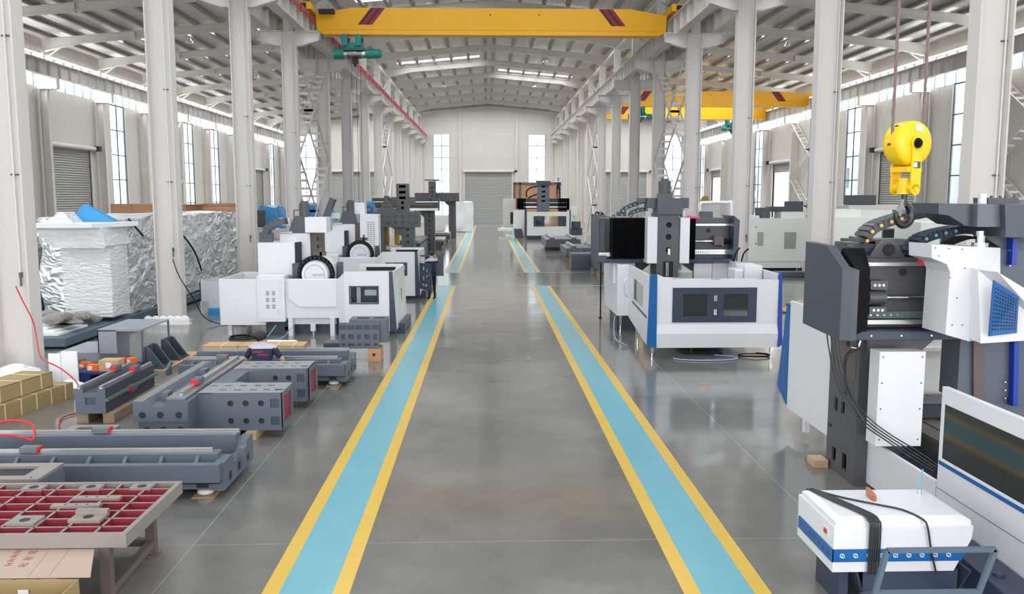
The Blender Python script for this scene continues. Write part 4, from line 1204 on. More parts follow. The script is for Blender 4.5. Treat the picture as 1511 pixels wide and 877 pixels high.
# ================================================================ white machining centres on the left
def machine_a(dx=0, dy=0, label='', tall=False):
    t = thing('machining_centre', label, 'machine', (-4.6, 22.6, 0), 'white machining centres with round tool drums')
    W = M['white']
    # enclosure
    n = MB().box(-6.74, -5.6, 21.5, 21.54, .28, 1.45).box(-6.74, -6.7, 21.54, 23.6, .28, 1.45).box(-6.7, -5.6, 23.56, 23.6, .28, 1.45).box(-6.7, -5.6, 21.54, 23.56, .28, .31)
    n.build('coolant_tank_enclosure', W, t, .006)
    n = MB()
    for x, y in ((-6.55, 21.7), (-6.55, 23.4)): n.box(x-.05, x+.05, y-.05, y+.05, 0, .28)
    n.build('leg', W, t)
    d = MB().box(-5.76, -5.08, 21.36, 21.9, .38, 1.54).build('electrical_cabinet', W, t, .006)
    MB().box(-5.7, -5.18, 21.345, 21.36, .46, 1.47).build('cabinet_door', M['white'], d, .003)
    n = MB()
    for i in range(2):
        for j in range(3):
            x = -5.54+.15*i; z = .72+.17*j
            for k in range(4): n.box(x, x+.085, 21.34, 21.346, z+k*.028, z+k*.028+.012)
    n.build('vent_slots', M['cast'], d)
    MB().box(-5.25, -5.235, 21.335, 21.346, 1.25, 1.36).box(-5.25, -5.235, 21.335, 21.346, .58, .69).build('hinge', M['steelb'], d)
    n = MB().box(-5.08, -3.72, 21.5, 21.56, .45, 1.45)
    n.build('side_guard', W, t, .004)
    n = MB().prism([(-5.0, .95), (-4.74, .74), (-3.8, .74), (-3.8, 1.44), (-5.0, 1.44)], 'y', 21.44, 21.5)
    n.build('guard_cover', W, t, .006)
    n = MB().box(-5.05, -3.85, 21.62, 21.7, .28, .45); n.build('lower_skirt', W, t)
    for x in (-4.97, -3.92): MB().box(x-.055, x+.055, 21.45, 21.62, 0, .46).build('leg', W, t)
    MB().box(-4.5, -4.38, 21.6, 21.7, .1, .3).cyl((-4.44, 21.65, 0), (-4.44, 21.65, .1), .02, n=8).build('leg', W, t)
    # right hand enclosure with window
    n = MB()
    n.hexa([(-3.76, 21.5, .3), (-3.56, 21.28, .14), (-3.56, 21.33, .14), (-3.76, 21.55, .3), (-3.76, 21.5, 1.45), (-3.56, 21.28, 1.63), (-3.56, 21.33, 1.63), (-3.76, 21.55, 1.45)])
    x0, x1, z0, z1 = -3.56, -2.45, .14, 1.65
    a, b, c, d2 = -3.42, -2.74, .86, 1.26
    n.box(x0, a, 21.28, 21.33, z0, z1).box(b, x1, 21.28, 21.33, z0, z1).box(a, b, 21.28, 21.33, z0, c).box(a, b, 21.28, 21.33, d2, z1)
    n.build('front_guard', W, t, .003)
    fr = MB().box(a-.03, b+.03, 21.265, 21.28, d2, d2+.03).box(a-.03, b+.03, 21.265, 21.28, c-.03, c).box(a-.03, a, 21.265, 21.28, c, d2).box(b, b+.03, 21.265, 21.28, c, d2).build('window_frame', M['navy'], t)
    MB().box(a, b, 21.3, 21.306, c, d2).build('window_glass', M['glass'], fr)
    MB().box(a-.1, b+.1, 22.0, 22.03, c-.15, d2+.1).build('inner_dark_liner', M['dgrey'], t)
    MB().box(-3.15, -2.85, 21.9, 21.98, .98, 1.12).box(-3.35, -3.25, 21.85, 21.9, .8, 1.3).build('inner_fitting', M['offw'], t)
    MB().prism([(-2.45, .14), (-2.28, .14), (-2.36, 1.65), (-2.45, 1.65)], 'y', 21.27, 21.33).build('corner_strip', M['navy'], t)
    # right end
    n = MB()
    n.hexa([(-2.32, 21.3, .12), (-2.3, 21.3, .12), (-2.22, 23.4, .3), (-2.26, 23.4, .3), (-2.38, 21.3, 1.65), (-2.34, 21.3, 1.65), (-2.28, 23.4, 1.65), (-2.32, 23.4, 1.65)])
    n.build('end_guard', W, t, .003)
    MB().hexa([(-2.3, 21.75, .5), (-2.285, 21.75, .5), (-2.24, 23.1, .52), (-2.26, 23.1, .52), (-2.33, 21.75, 1.45), (-2.315, 21.75, 1.45), (-2.27, 23.1, 1.45), (-2.29, 23.1, 1.45)]).build('end_door', M['offw'], t, .003)
    MB().box(-2.3, -2.26, 22.5, 22.53, .8, 1.1).build('door_handle', M['cast'], t)
    n = MB().box(-3.5, -2.3, 23.35, 23.42, .3, 1.68).box(-4.6, -3.5, 23.35, 23.42, .3, 1.4)
    n.build('rear_guard', M['offw'], t, .004)
    MB().box(-3.3, -2.5, 23.34, 23.352, 1.5, 1.6).build('rear_window', M['glassd'], t)
    # bed
    n = MB().box(-5.7, -2.7, 21.9, 23.2, 0, .42)
    n.holes((-5.4, 21.89, 0), (1, 0, 0), (0, 0, 1), [0, .16, .32, .48, .64, .8], [0, .26, .42], {(0, 1): ('c', .045), (1, 1): ('c', .045), (2, 1): ('c', .045), (3, 1): ('c', .045), (4, 1): ('c', .045), (1, 0): ('r', .12, .1)}, .01)
    n.build('machine_bed', [M['dgrey'], M['hole']], t)
    MB().box(-2.68, -2.12, 21.8, 23.6, 0, .26).build('bed_end', M['navy'], t, .01)
    MB().box(-4.2, -2.6, 22.2, 23.0, .42, .7).build('work_table', M['dgrey'], t)
    # spindle head: rear box, column cover, motor
    MB().box(-5.93, -4.98, 22.2, 23.1, 1.48, 2.33).build('head_box', W, t, .01)
    MB().box(-4.98, -4.88, 22.25, 23.1, 1.5, 2.33).build('head_box_side', M['hole'], t)
    MB().box(-5.95, -4.9, 22.3, 22.35, 1.28, 1.34).box(-5.95, -4.9, 22.3, 22.35, 1.44, 1.48).box(-5.9, -5.86, 22.3, 22.35, 1.3, 1.48).box(-5.35, -5.31, 22.3, 22.35, 1.3, 1.48).box(-5.9, -4.9, 22.36, 23.2, 1.1, 1.46).build('base_frame', M['offw'], t)
    MB().box(-5.45, -4.66, 22.6, 23.6, 1.3, 2.55).build('column_cover', W, t, .008)
    n = MB()
    for i in range(3):
        for j in range(5): n.cyl((-5.0+.15*i, 22.598, 1.6+.2*j), (-5.0+.15*i, 22.6, 1.6+.2*j), .008, n=6)
    n.build('cover_screw', M['hole'], t)
    n = MB().box(-4.66, -4.42, 22.7, 23.4, 1.2, 2.57)
    n.build('column_casting', M['rust'], t)
    n = MB()
    for i in range(6): n.box(-4.5, -4.44, 22.695, 22.7, 1.35+.2*i, 1.45+.2*i)
    n.build('column_slot', M['hole'], t)
    MB().prism([(-5.25, 2.55), (-4.6, 2.55), (-4.72, 3.0), (-5.08, 3.0)], 'y', 22.7, 23.0).build('motor_bracket', M['dgrey'], t)
    n = MB().cyl((-4.84, 22.85, 3.0), (-4.84, 22.85, 3.34), .13, n=20)
    for i in range(16):
        a_ = 2*PI*i/16; n.box(-4.84+.13*math.cos(a_)-.006, -4.84+.13*math.cos(a_)+.006, 22.85+.13*math.sin(a_)-.012, 22.85+.13*math.sin(a_)+.012, 3.0, 3.3)
    n.cyl((-4.84, 22.85, 3.34), (-4.84, 22.85, 3.4), .1, n=16).box(-5.12, -4.95, 22.8, 22.83, 3.14, 3.17).box(-5.12, -5.09, 22.8, 22.83, 2.9, 3.17)
    n.build('spindle_motor', M['cast'], t)
    if not tall: MB().box(-4.72, -4.16, 22.3, 22.9, 2.58, 2.98).build('junction_box', W, t, .01)
    MB().box(-5.5, -5.2, 22.8, 22.9, 2.75, 2.95).build('bridge_bar', M['offw'], t)
    # drag chain
    def chain(path, w, name='drag_chain', mt='dgrey', y0=22.4):
        n = MB()
        for p, q in zip(path[:-1], path[1:]):
            n.bar((p[0], y0, p[1]), (q[0], y0, q[1]), .34, w)
        return n.build(name, M[mt], t, .004)
    if not tall:
        chain([(-5.75, 2.32), (-5.75, 2.45), (-5.74, 2.58), (-5.7, 2.68), (-5.62, 2.76), (-5.5, 2.82), (-5.36, 2.86), (-5.22, 2.88)], .17)
    else:
        chain([(-5.75, 2.3), (-5.72, 2.5), (-5.66, 2.7), (-5.58, 2.9), (-5.5, 3.1), (-5.42, 3.3), (-5.36, 3.45)], .2)
    MB().cyl((-5.4, 22.55, 2.58), (-5.1, 22.55, 2.58), .03, n=10).build('pipe_fitting', M['steelb'], t)
    # tool drum
    c = (-4.4, 21.95, 1.53)
    dr = MB().cyl((c[0], 22.0, c[2]), (c[0], 22.55, c[2]), .47, n=40).build('tool_drum', M['offw'], t)
    MB().cyl((c[0], 21.97, c[2]), (c[0], 22.0, c[2]), .485, n=40).build('drum_rim', M['hole'], dr)
    MB().cyl((c[0], 21.8, c[2]), (c[0], 21.97, c[2]), .33, .36, n=36).build('drum_cap', M['white'], dr)
    MB().ring((c[0], 21.797, c[2]), .25, .004, 'y', 36, 5).build('cap_groove', M['cast'], dr)
    n = MB()
    for i in range(24):
        a_ = 2*PI*i/24; p = Vector((c[0]+.43*math.cos(a_), 0, c[2]+.43*math.sin(a_)))
        n.cyl((p.x, 21.9, p.z), (p.x, 21.97, p.z), .04, .05, n=10)
        n.mat(1).cyl((p.x, 21.89, p.z), (p.x, 21.9, p.z), .018, n=8).mat(0)
    n.build('tool_pocket', [M['black'], M['cast']], t)
    text('O', .075, (c[0]-.03, 21.796, c[2]-.01), (PI/2, 0, 0), M['rtext'], dr)
    text('K', .075, (c[0]+.035, 21.796, c[2]-.01), (PI/2, 0, 0), M['hole'], dr)
    text('ADA', .075, (c[0]+.15, 21.796, c[2]-.01), (PI/2, 0, 0), M['rtext'], dr)
    MB().box(c[0]-.05, c[0]+.25, 22.0, 22.15, 2.0, 2.1).box(c[0]+.1, c[0]+.16, 22.0, 22.1, 1.9, 2.2).build('drum_bracket', M['cast'], t)
    MB().box(c[0]-.62, c[0]-.46, 22.05, 22.4, 1.3, 1.8).build('arm_unit', M['dgrey'], t)
    MB().box(c[0]+.48, c[0]+.6, 22.3, 22.6, 1.35, 1.8).build('drum_mount', M['dgrey'], t)
    if tall:
        MB().box(-4.45, -3.8, 22.4, 23.0, 1.38, 2.9).build('slotted_cover', W, t, .01)
        n = MB()
        for i in range(14):
            for j in range(3): n.box(-4.2+.1*j, -4.13+.1*j, 22.395, 22.4, 1.7+.07*i, 1.72+.07*i)
        n.build('vent_slots', M['cast'], t)
        MB().box(-4.9, -4.35, 22.9, 23.5, 2.9, 3.3).build('top_box', W, t, .01)
    t.location = (-4.6+dx, 22.6+dy, 0)
    return t
machine_a(label='nearer white machining centre, its round white tool drum lettered in red')
mb_ = machine_a(0, 7.7, 'farther white machining centre with a slotted tall cover beside its tool drum', tall=True)
n = MB().tube([(-5.3, 21.3, .3), (-5.5, 21.0, .02), (-5.7, 20.9, .02), (-5.45, 20.75, .02), (-5.1, 21.0, .02), (-4.9, 21.3, .25)], .012)
solo(n, 'coolant_hose', M['bhose'], 'pale blue hose looping under the cabinet of the nearer white machine', 'hose')
n = MB().ring((-6.1, 21.1, .02), .3, .014, 'z').ring((-6.15, 21.15, .045), .24, .014, 'z').tube([(-5.85, 21.2, .02), (-5.65, 21.5, .02), (-5.6, 21.8, .02)], .014)
solo(n, 'cable_coil', M['black'], 'black coil of cable on the floor under the tank end of the nearer white machine', 'cable')
solo(MB().box(-5.3, -4.6, 20.3, 20.5, 0, .06), 'white_strip', M['foam'], 'white plastic strip lying on the floor behind the row of brown cartons', 'strip')
# open control door of the farther machine
t = mb_
MB().hexa([(-2.28, 28.75, .42), (-1.86, 28.55, .33), (-1.86, 28.59, .33), (-2.28, 28.79, .42), (-2.28, 28.75, 1.3), (-1.86, 28.55, 1.26), (-1.86, 28.59, 1.26), (-2.28, 28.79, 1.3)]).build('control_door', M['navy'], t, .005)
cd_ = COL.objects[-1]
n = MB()
for i, (x, z, w, h) in enumerate(((-2.15, 1.05, .04, .12), (-2.15, .72, .04, .12), (-2.18, .52, .07, .07), (-2.08, .5, .08, .08), (-2.03, .8, .03, .1), (-2.03, .98, .03, .12), (-1.94, .85, .02, .1))):
    yy = 28.75-(x+2.28)*.476; n.hexa([(x, yy-.012, z), (x+w, yy-.012-w*.476, z), (x+w, yy, z), (x, yy+.004, z), (x, yy-.012, z+h), (x+w, yy-.012-w*.476, z+h), (x+w, yy, z+h), (x, yy+.004, z+h)])
n.build('marking', M['steelb'], cd_)
MB().box(-1.86, -1.5, 29.45, 29.5, .78, 1.45).box(-2.3, -1.5, 29.44, 29.48, 1.45, 1.52).build('operator_pendant', M['dgrey'], mb_, .006)
MB()

# ================================================================ dark gantry castings on the left
def gantry(label, x0, x1, y, zt, leg_w=.5, beam_h=.65, yw=.8, ram=None, two_rows=True, leftleg=True):
    t = thing('gantry_casting', label, 'machine', ((x0+x1)/2, y, 0), 'dark gantry frames on the left')
    us = [i*(x1-x0)/7 for i in range(8)]
    n = MB().box(x0, x1, y+.05, y+yw, zt-beam_h, zt)
    n.holes((x0, y, zt-beam_h), (1, 0, 0), (0, 0, 1), us, [0, .06, beam_h/2, beam_h-.06, beam_h], {**{(i, 1): ('c', .07) for i in range(7)}, **{(i, 2): ('c', .07) for i in range(7)}}, .06)
    n.box(x0, x1, y, y+.06, zt, zt+.03)
    n.build('cross_beam', [M['cast'], M['hole']], t)
    def leg(a, b):
        n = MB().box(a, b, y+.1, y+yw-.05, 0, zt-beam_h)
        w = b-a
        n.holes((a, y+.06, .0), (1, 0, 0), (0, 0, 1), [0, w], [0, .3]+[.3+.28*i for i in range(1, int((zt-beam_h-.4)/.28)+1)]+[zt-beam_h], ('c', .06), .03)
        n.prism([(a, zt-beam_h-.4), (a-.4, zt-beam_h), (a, zt-beam_h)], 'y', y+.1, y+.5)
        n.build('upright', [M['cast'], M['hole']], t)
    leg(x1-leg_w-.3, x1-.25)
    if leftleg: leg(x0+.1, x0+leg_w)
    return t
g = gantry('nearest dark gantry casting with two rows of round holes, a holed pyramid casting on top', -4.95, -2.9, 37, 2.85)
n = MB().box(-4.75, -3.95, 37.1, 37.7, 2.88, 3.0).prism([(-4.6, 3.0), (-4.05, 3.0), (-4.2, 3.35), (-4.45, 3.35)], 'y', 37.15, 37.6)
for x, z in ((-4.42, 3.08), (-4.32, 3.08), (-4.22, 3.08), (-4.38, 3.22), (-4.27, 3.22)): n.mat(1).cyl((x, 37.148, z), (x, 37.152, z), .035, n=12).mat(0)
n.cyl((-4.33, 37.3, 3.35), (-4.33, 37.3, 3.55), .12, n=14)
n.build('pyramid_casting', [M['cast'], M['hole']], g)
n = MB().box(-3.95, -3.4, 37.1, 37.3, 2.88, 2.94); n.ring((-5.1, 37.2, 2.98), .12, .05, 'y'); n.build('lifting_lug', M['cast'], g)
MB().box(-4.75, -4.35, 37.9, 38.3, 1.35, 2.2).box(-4.1, -3.9, 37.9, 38.3, 1.4, 2.2).build('gold_slide_cover', M['gold'], g)
n = MB().box(-4.05, -3.5, 38.6, 39.1, 2.2, 4.1)
n.holes((-4.05, 38.55, 2.9), (1, 0, 0), (0, 0, 1), [0, .55], [0, .25, .45, .68, .95, 1.2], {(0, 0): ('c', .07), (0, 1): ('c', .07), (0, 2): ('r', .3, .12), (0, 3): ('r', .3, .12), (0, 4): ('r', .3, .12)}, .05)
n.box(-4.3, -3.2, 38.6, 38.8, 3.2, 3.5)
n.build('ram', [M['cast'], M['hole']], g)
MB().cyl((-4.6, 38.7, 3.38), (-3.0, 38.7, 3.38), .03, n=8).build('cross_bar', M['cast'], g)
# gantry bed beyond
def tbed(label, x0, x1, y0, y1, z, m='cast'):
    t = thing('machine_bed', label, 'machine bed', ((x0+x1)/2, (y0+y1)/2, 0))
    MB().box(x0+.15, x1-.15, y0, y1, .0, z-.15).build('bed_body', M[m], t)
    n = MB(); k = 6
    for i in range(k): a = x0+(x1-x0)*i/k; n.box(a+.02, a+(x1-x0)/k-.02, y0-.1, y1, z-.15, z)
    n.build('slotted_table', M['tan'], t)
    MB().box(x0, x0+.1, y0, y1, .3, z-.2).box(x1-.1, x1, y0, y1, .3, z-.2).build('side_way', M['dgrey'], t)
    return t
tbed('slotted machine bed running back beneath the nearest gantry', -4.9, -3.7, 38.4, 42, 1.15)
tbed('long slotted machine bed between the two dark gantries', -4.6, -3.4, 43.6, 49.3, 1.3)
g = gantry('second dark gantry with a long smooth cross beam and bright rails', -6.6, -2.8, 50, 2.75, .55, .05, .8, leftleg=False)
MB().box(-6.6, -2.75, 49.6, 50.4, 2.72, 3.45).build('upper_beam', M['cast'], g, .01)
n = MB().box(-6.5, -2.8, 49.5, 49.6, 2.72, 2.86); n.box(-6.5, -2.8, 49.55, 49.6, 3.2, 3.25); n.build('rail_strip', M['steelb'], g)
MB().cyl((-6.4, 49.5, 3.05), (-3.1, 49.5, 3.05), .03, n=8).build('ball_screw', M['gold'], g)
MB().cyl((-3.25, 49.59, 3.35), (-3.25, 49.6, 3.35), .06, n=12).build('hole', M['hole'], g)
g = gantry('third and farthest dark gantry by the left lane, with a short upright slide', -6.0, -2.35, 72, 3.2, .55, .05, .8, leftleg=False)
MB().box(-6.0, -2.3, 71.6, 72.4, 3.15, 3.85).build('upper_beam', M['cast'], g, .01)
n = MB().box(-4.8, -4.2, 71.0, 71.6, 2.5, 4.8)
n.holes((-4.8, 70.95, 2.7), (1, 0, 0), (0, 0, 1), [0, .6], [.35*i for i in range(6)], ('c', .09), .04); n.box(-5.1, -3.9, 71.0, 71.2, 4.85, 4.95)
n.build('ram', [M['cast'], M['hole']], g)
for i, (x, y, w, h) in enumerate(((-3.5, 58, 1.3, .7), (-3.6, 62, 1.2, .6), (-3.4, 66, 1.2, .8))):
    tbed(['first', 'second', 'third'][i]+' low machine bed in the line beyond the second gantry', x-w/2, x+w/2, y-1.2, y+1.2, h)
solo(MB().box(-4.4, -3.3, 68, 68.6, .8, 2.0).box(-4.3, -3.4, 68.05, 68.5, 0, .8), 'white_cabinet', M['offw'], 'small pale cabinet standing under the farthest dark gantry', 'cabinet', bevel=.02)
n = wavy_box(-3.1, -1.4, 86, 88.5, 0, 3.0, .15, .3, 0, 31)
solo(n, 'film_wrapped_load', M['wrap'], 'white film wrapped load just left of the far centre roller door', 'wrapped machine')

# ================================================================ PEOPLE
def human(name, label, J, mats, yoke=9e9, sleeve=.0):
    """J: name -> (point, radius); bones with material indices"""
    bones = [('pelvis', 'belly', 1), ('belly', 'chest', 1), ('chest', 'upch', 1), ('upch', 'neck', 2), ('neck', 'skull', 0), ('skull', 'crown', 0), ('skull', 'nose', 0), ('skull', 'earL', 0), ('skull', 'earR', 0)]
    for s in 'LR':
        bones += [('upch', 'sho'+s, 2), ('sho'+s, 'elb'+s, 1), ('elb'+s, 'wri'+s, 0), ('wri'+s, 'palm'+s, 0),
                  ('pelvis', 'hip'+s, 3), ('hip'+s, 'kne'+s, 3), ('kne'+s, 'ank'+s, 3), ('ank'+s, 'toe'+s, 4)]
        w, p = Vector(J['wri'+s][0]), Vector(J['palm'+s][0]); d = (p-w).normalized()
        side = d.cross(Vector((0, 0, 1)));
        if side.length < .2: side = d.cross(Vector((0, 1, 0)))
        side.normalize(); cur = (side.cross(d)).normalized()
        if cur.z > 0: cur = -cur
        for i, (o, L) in enumerate(((-.03, .07), (-.01, .08), (.01, .075), (.03, .06))):
            a = p + side*o + d*.015; b = a + d*L*.55 + cur*.008; c = b + d*L*.35 + cur*.025
            J['k%d%s' % (i, s)] = (a, .0095); J['m%d%s' % (i, s)] = (b, .0085); J['t%d%s' % (i, s)] = (c, .0075)
            bones += [('palm'+s, 'k%d%s' % (i, s), 0), ('k%d%s' % (i, s), 'm%d%s' % (i, s), 0), ('m%d%s' % (i, s), 't%d%s' % (i, s), 0)]
        sg = -1 if s == 'L' else 1
        a = w + d*.04 - side*.035; b = a + d*.035 - side*.02
        J['thA'+s] = (a, .011); J['thB'+s] = (b, .009); bones += [('wri'+s, 'thA'+s, 0), ('thA'+s, 'thB'+s, 0)]
    names = list(J); idx = {k: i for i, k in enumerate(names)}
    me = bpy.data.meshes.new('skeleton'); me.from_pydata([tuple(J[k][0]) for k in names], [(idx[a], idx[b]) for a, b, _ in bones], [])
    o = bpy.data.objects.new('tmp', me); COL.objects.link(o)
    sk = o.modifiers.new('skin', 'SKIN'); sk.use_smooth_shade = True
    lay = me.skin_vertices[0].data if me.skin_vertices else None
    if lay is None:
        bm = bmesh.new(); bm.from_mesh(me); bm.verts.layers.skin.verify(); bm.to_mesh(me); bm.free(); lay = me.skin_vertices[0].data
    for k in names:
        r = J[k][1]; r = r if isinstance(r, tuple) else (r, r)
        lay[idx[k]].radius = r; lay[idx[k]].use_root = (k == 'pelvis')
    sb = o.modifiers.new('sub', 'SUBSURF'); sb.levels = 2; sb.render_levels = 2
    bpy.context.view_layer.update()
    dg = bpy.context.evaluated_depsgraph_get()
    m2 = bpy.data.meshes.new_from_object(o.evaluated_get(dg))
    bpy.data.objects.remove(o)
    for m in mats: m2.materials.append(m)
    V = {k: Vector(J[k][0]) for k in names}
    for p in m2.polygons:
        c = p.center; best = (1e9, 0)
        for a, b, mi in bones:
            A, B = V[a], V[b]; d = B-A; L2 = d.length_squared
            t_ = max(0, min(1, (c-A).dot(d)/L2)) if L2 > 0 else 0
            r0 = J[a][1]; r0 = r0 if not isinstance(r0, tuple) else max(r0)
            q = (c-(A+d*t_)).length - r0*.6
            if a.startswith('elb') and t_ < .1 and sleeve >= 1: mi_ = 1
            else: mi_ = mi
            if a == 'upch' and b == 'neck' and t_ > .6: mi_ = 0
            if a.startswith('sho') and t_ > sleeve: mi_ = 0
            if q < best[0]: best = (q, mi_)
        mi = best[1]
        if mi == 2: mi = 1
        if mi == 1 and c.z > yoke: mi = 2
        p.material_index = mi; p.use_smooth = True
    root = tag(bpy.data.objects.new(name, m2), label, 'person'); COL.objects.link(root)
    return root
def hair(root, c, r, mt='hair', back=(0, 0, 0), nz=.012):
    n = MB(); n.ball(c, r[0], r[1], r[2], 22, 16)
    keep = []
    for v in n.v: v += Vector((1, 1, 1))*nz*mn.noise(v*30)
    o = n.build('hair', M[mt], root)
    return o
# worker sitting between the castings, seen from behind
X, Y = -4.06, 15.32
J = {'pelvis': ((X, Y-.12, .34), (.18, .13)), 'belly': ((X, Y-.12, .5), (.19, .13)), 'chest': ((X-.01, Y-.02, .68), (.215, .13)), 'upch': ((X-.01, Y+.05, .79), (.17, .1)),
     'neck': ((X-.04, Y+.1, .87), .05), 'skull': ((X-.07, Y+.14, .955), (.092, .1)), 'crown': ((X-.08, Y+.16, 1.03), .07), 'nose': ((X-.08, Y+.27, .92), .014),
     'earL': ((X-.155, Y+.16, .95), .014), 'earR': ((X+.01, Y+.16, .95), .014),
     'shoL': ((X-.21, Y+.03, .77), .075), 'shoR': ((X+.19, Y+.03, .77), .075), 'elbL': ((X-.34, Y+.0, .55), .043), 'elbR': ((X+.36, Y+.0, .55), .043),
     'wriL': ((X-.24, Y+.24, .58), .026), 'wriR': ((X+.26, Y+.24, .58), .026), 'palmL': ((X-.18, Y+.32, .59), .026), 'palmR': ((X+.2, Y+.32, .59), .026),
     'hipL': ((X-.1, Y-.12, .3), .09), 'hipR': ((X+.1, Y-.12, .3), .09), 'kneL': ((X-.24, Y+.1, .38), .06), 'kneR': ((X+.24, Y+.1, .38), .06),
     'ankL': ((X-.2, Y-.05, .07), .04), 'ankR': ((X+.2, Y-.05, .07), .04), 'toeL': ((X-.23, Y+.12, .035), .032), 'toeR': ((X+.23, Y+.12, .035), .032)}
p1 = human('person', 'person in navy and grey work shirt sitting bent over a rail bed', J, [M['skin'], M['nshirt'], M['gshirt'], M['trous'], M['black']], .79, .72)
hair(p1, (X-.075, Y+.12, .985), (.12, .125, .1))
for b, dx, dz in (('OKADA', -.05, .735), ('OKADA', .05, .69)):
    b = b if b == 'OKADA' else 'OKADA'
    text(b, .052, (X+dx-.01, Y-.175+(dz-.69)*.8, dz), (math.radians(56), 0, 0), M['rtext'], p1, 'shirt_lettering', .0)
t = solo(MB().box(X-.16, X+.16, Y-.28, Y+.0, .0, .2), 'low_stool', M['oldwood'], 'low wooden block the navy shirted worker sits on', 'stool', bevel=.01)

def standing(X, Y, z, rz, label, raise_arm=False, walk=0.):
    R_ = Matrix.Rotation(rz, 3, 'Z')
    def P(x, y, h): 
        v = R_ @ Vector((x, y, h)); return (X+v.x, Y+v.y, z+v.z)
    J = {'pelvis': (P(0, 0, .93), (.145, .11)), 'belly': (P(0, .01, 1.08), (.135, .1)), 'chest': (P(0, 0, 1.25), (.155, .11)), 'upch': (P(0, -.01, 1.37), (.11, .08)),
         'neck': (P(0, .0, 1.46), .05), 'skull': (P(0, .02, 1.57), (.075, .088)), 'crown': (P(0, .01, 1.64), .06), 'nose': (P(0, .13, 1.55), .014),
         'earL': (P(-.085, .01, 1.56), .013), 'earR': (P(.085, .01, 1.56), .013),
         'shoL': (P(-.185, 0, 1.36), .058), 'shoR': (P(.185, 0, 1.36), .058),
         'elbL': (P(-.24, .06, 1.1), .042), 'wriL': (P(-.2, .26, 1.08), .026), 'palmL': (P(-.19, .34, 1.09), .026),
         'hipL': (P(-.09, 0, .88), .085), 'hipR': (P(.09, 0, .88), .085), 'kneL': (P(-.1-walk*.3, .02+walk, .48), .058), 'kneR': (P(.1, .02, .48), .058),
         'ankL': (P(-.1-walk*.6, -.02+walk*1.4, .08), .038), 'ankR': (P(.1, -.02, .08), .038), 'toeL': (P(-.11-walk*.6, .13+walk*1.4, .035), .033), 'toeR': (P(.11, .13, .035), .033)}
    if raise_arm: J.update({'elbR': (P(.3, .14, 1.28), .042), 'wriR': (P(.2, .2, 1.5), .026), 'palmR': (P(.17, .2, 1.58), .026)})
    else: J.update({'elbR': (P(.25, .02, 1.1), .042), 'wriR': (P(.2, .2, 1.15), .026), 'palmR': (P(.14, .24, 1.2), .026)})
    o = human('person', label, J, [M['skin'], M['nshirt'], M['gshirt'], M['trous'], M['black']], z+1.33, 1.1)
    hair(o, P(0, -.02, 1.605), (.095, .1, .095))
    return o
standing(-1.88, 29.0, 0, math.radians(28), 'person in navy top with grey shoulders standing on the blue lane', True)
standing(6.05, 72.3, 3.4, math.radians(180), 'person in dark work clothes standing on top of the far machine', False, .08)
# ================================================================ RIGHT SIDE
# ---- white and blue bridge machine in the middle distance
t = thing('bridge_machine', 'white bridge machine with blue corner strips and two dark windows, in the middle distance', 'machine', (4.9, 20, 0), 'white and blue bridge type machines')
W = M['white']
n = MB()
def strip(n, x0, x1, yf):
    n.hexa([(x0, yf, .95), (x1, yf, .95), (x1, yf+.04, .95), (x0, yf+.04, .95), (x0, yf, 1.75), (x1, yf, 1.75), (x1, yf+.04, 1.75), (x0, yf+.04, 1.75)])
xa, xb, za, zb = 3.98, 5.8, .82, 1.57
n.box(3.64, xa, 18.0, 18.05, .78, 1.78).box(xb, 6.27, 18.0, 18.05, .78, 1.74).box(xa, xb, 18.0, 18.05, zb, 1.76).box(xa, xb, 18.0, 18.05, .78, za)
n.prism([(18.0, .78), (17.93, .58), (17.97, .27), (18.02, .27), (17.98, .58), (18.05, .78)], 'x', 3.64, 6.27)
n.prism([(3.64, 1.78), (3.64, 1.86), (3.78, 1.80), (4.2, 1.77), (5, 1.76), (5, 1.74)], 'y', 18.0, 18.05)
n.build('front_guard', W, t, .004)
dp = MB()
dp.holes((xa, 17.985, za), (1, 0, 0), (0, 0, 1), [0, .22, .76, 1.1, 1.64, xb-xa], [0, .13, .62, zb-za], {(1, 1): ('r', .52, .48), (3, 1): ('r', .52, .48)}, .012, 0, 1)
dp.box(xa, xb, 18.0, 18.03, za, zb)
d = dp.build('double_door', [M['navy'], M['glassd']], t)
for z in (.98, 1.28): MB().box(4.87, 4.93, 17.95, 17.985, z, z+.13).build('door_handle', M['chrome'], d, .004)
MB().box(4.888, 4.892, 17.98, 17.986, za, zb).build('door_gap', M['hole'], d)
# blue corner strips
def corner(xo, xi, s):
    return MB().hexa([(xo, 18.1, .28), (xi, 17.93, .27), (xi, 18.05, .27), (xo+s*.02, 18.25, .28),
                      (xo+s*.05, 18.08, 1.86), (xi, 17.98, 1.84), (xi, 18.08, 1.84), (xo+s*.06, 18.2, 1.86)])
corner(3.46, 3.64, 1).build('corner_strip', M['blue'], t, .004)
MB().hexa([(6.27, 17.93, .27), (6.43, 18.1, .3), (6.41, 18.25, .3), (6.27, 18.05, .27), (6.27, 17.98, 1.84), (6.36, 18.08, 1.9), (6.34, 18.2, 1.9), (6.27, 18.08, 1.84)]).build('corner_strip', M['dblue'], t, .004)
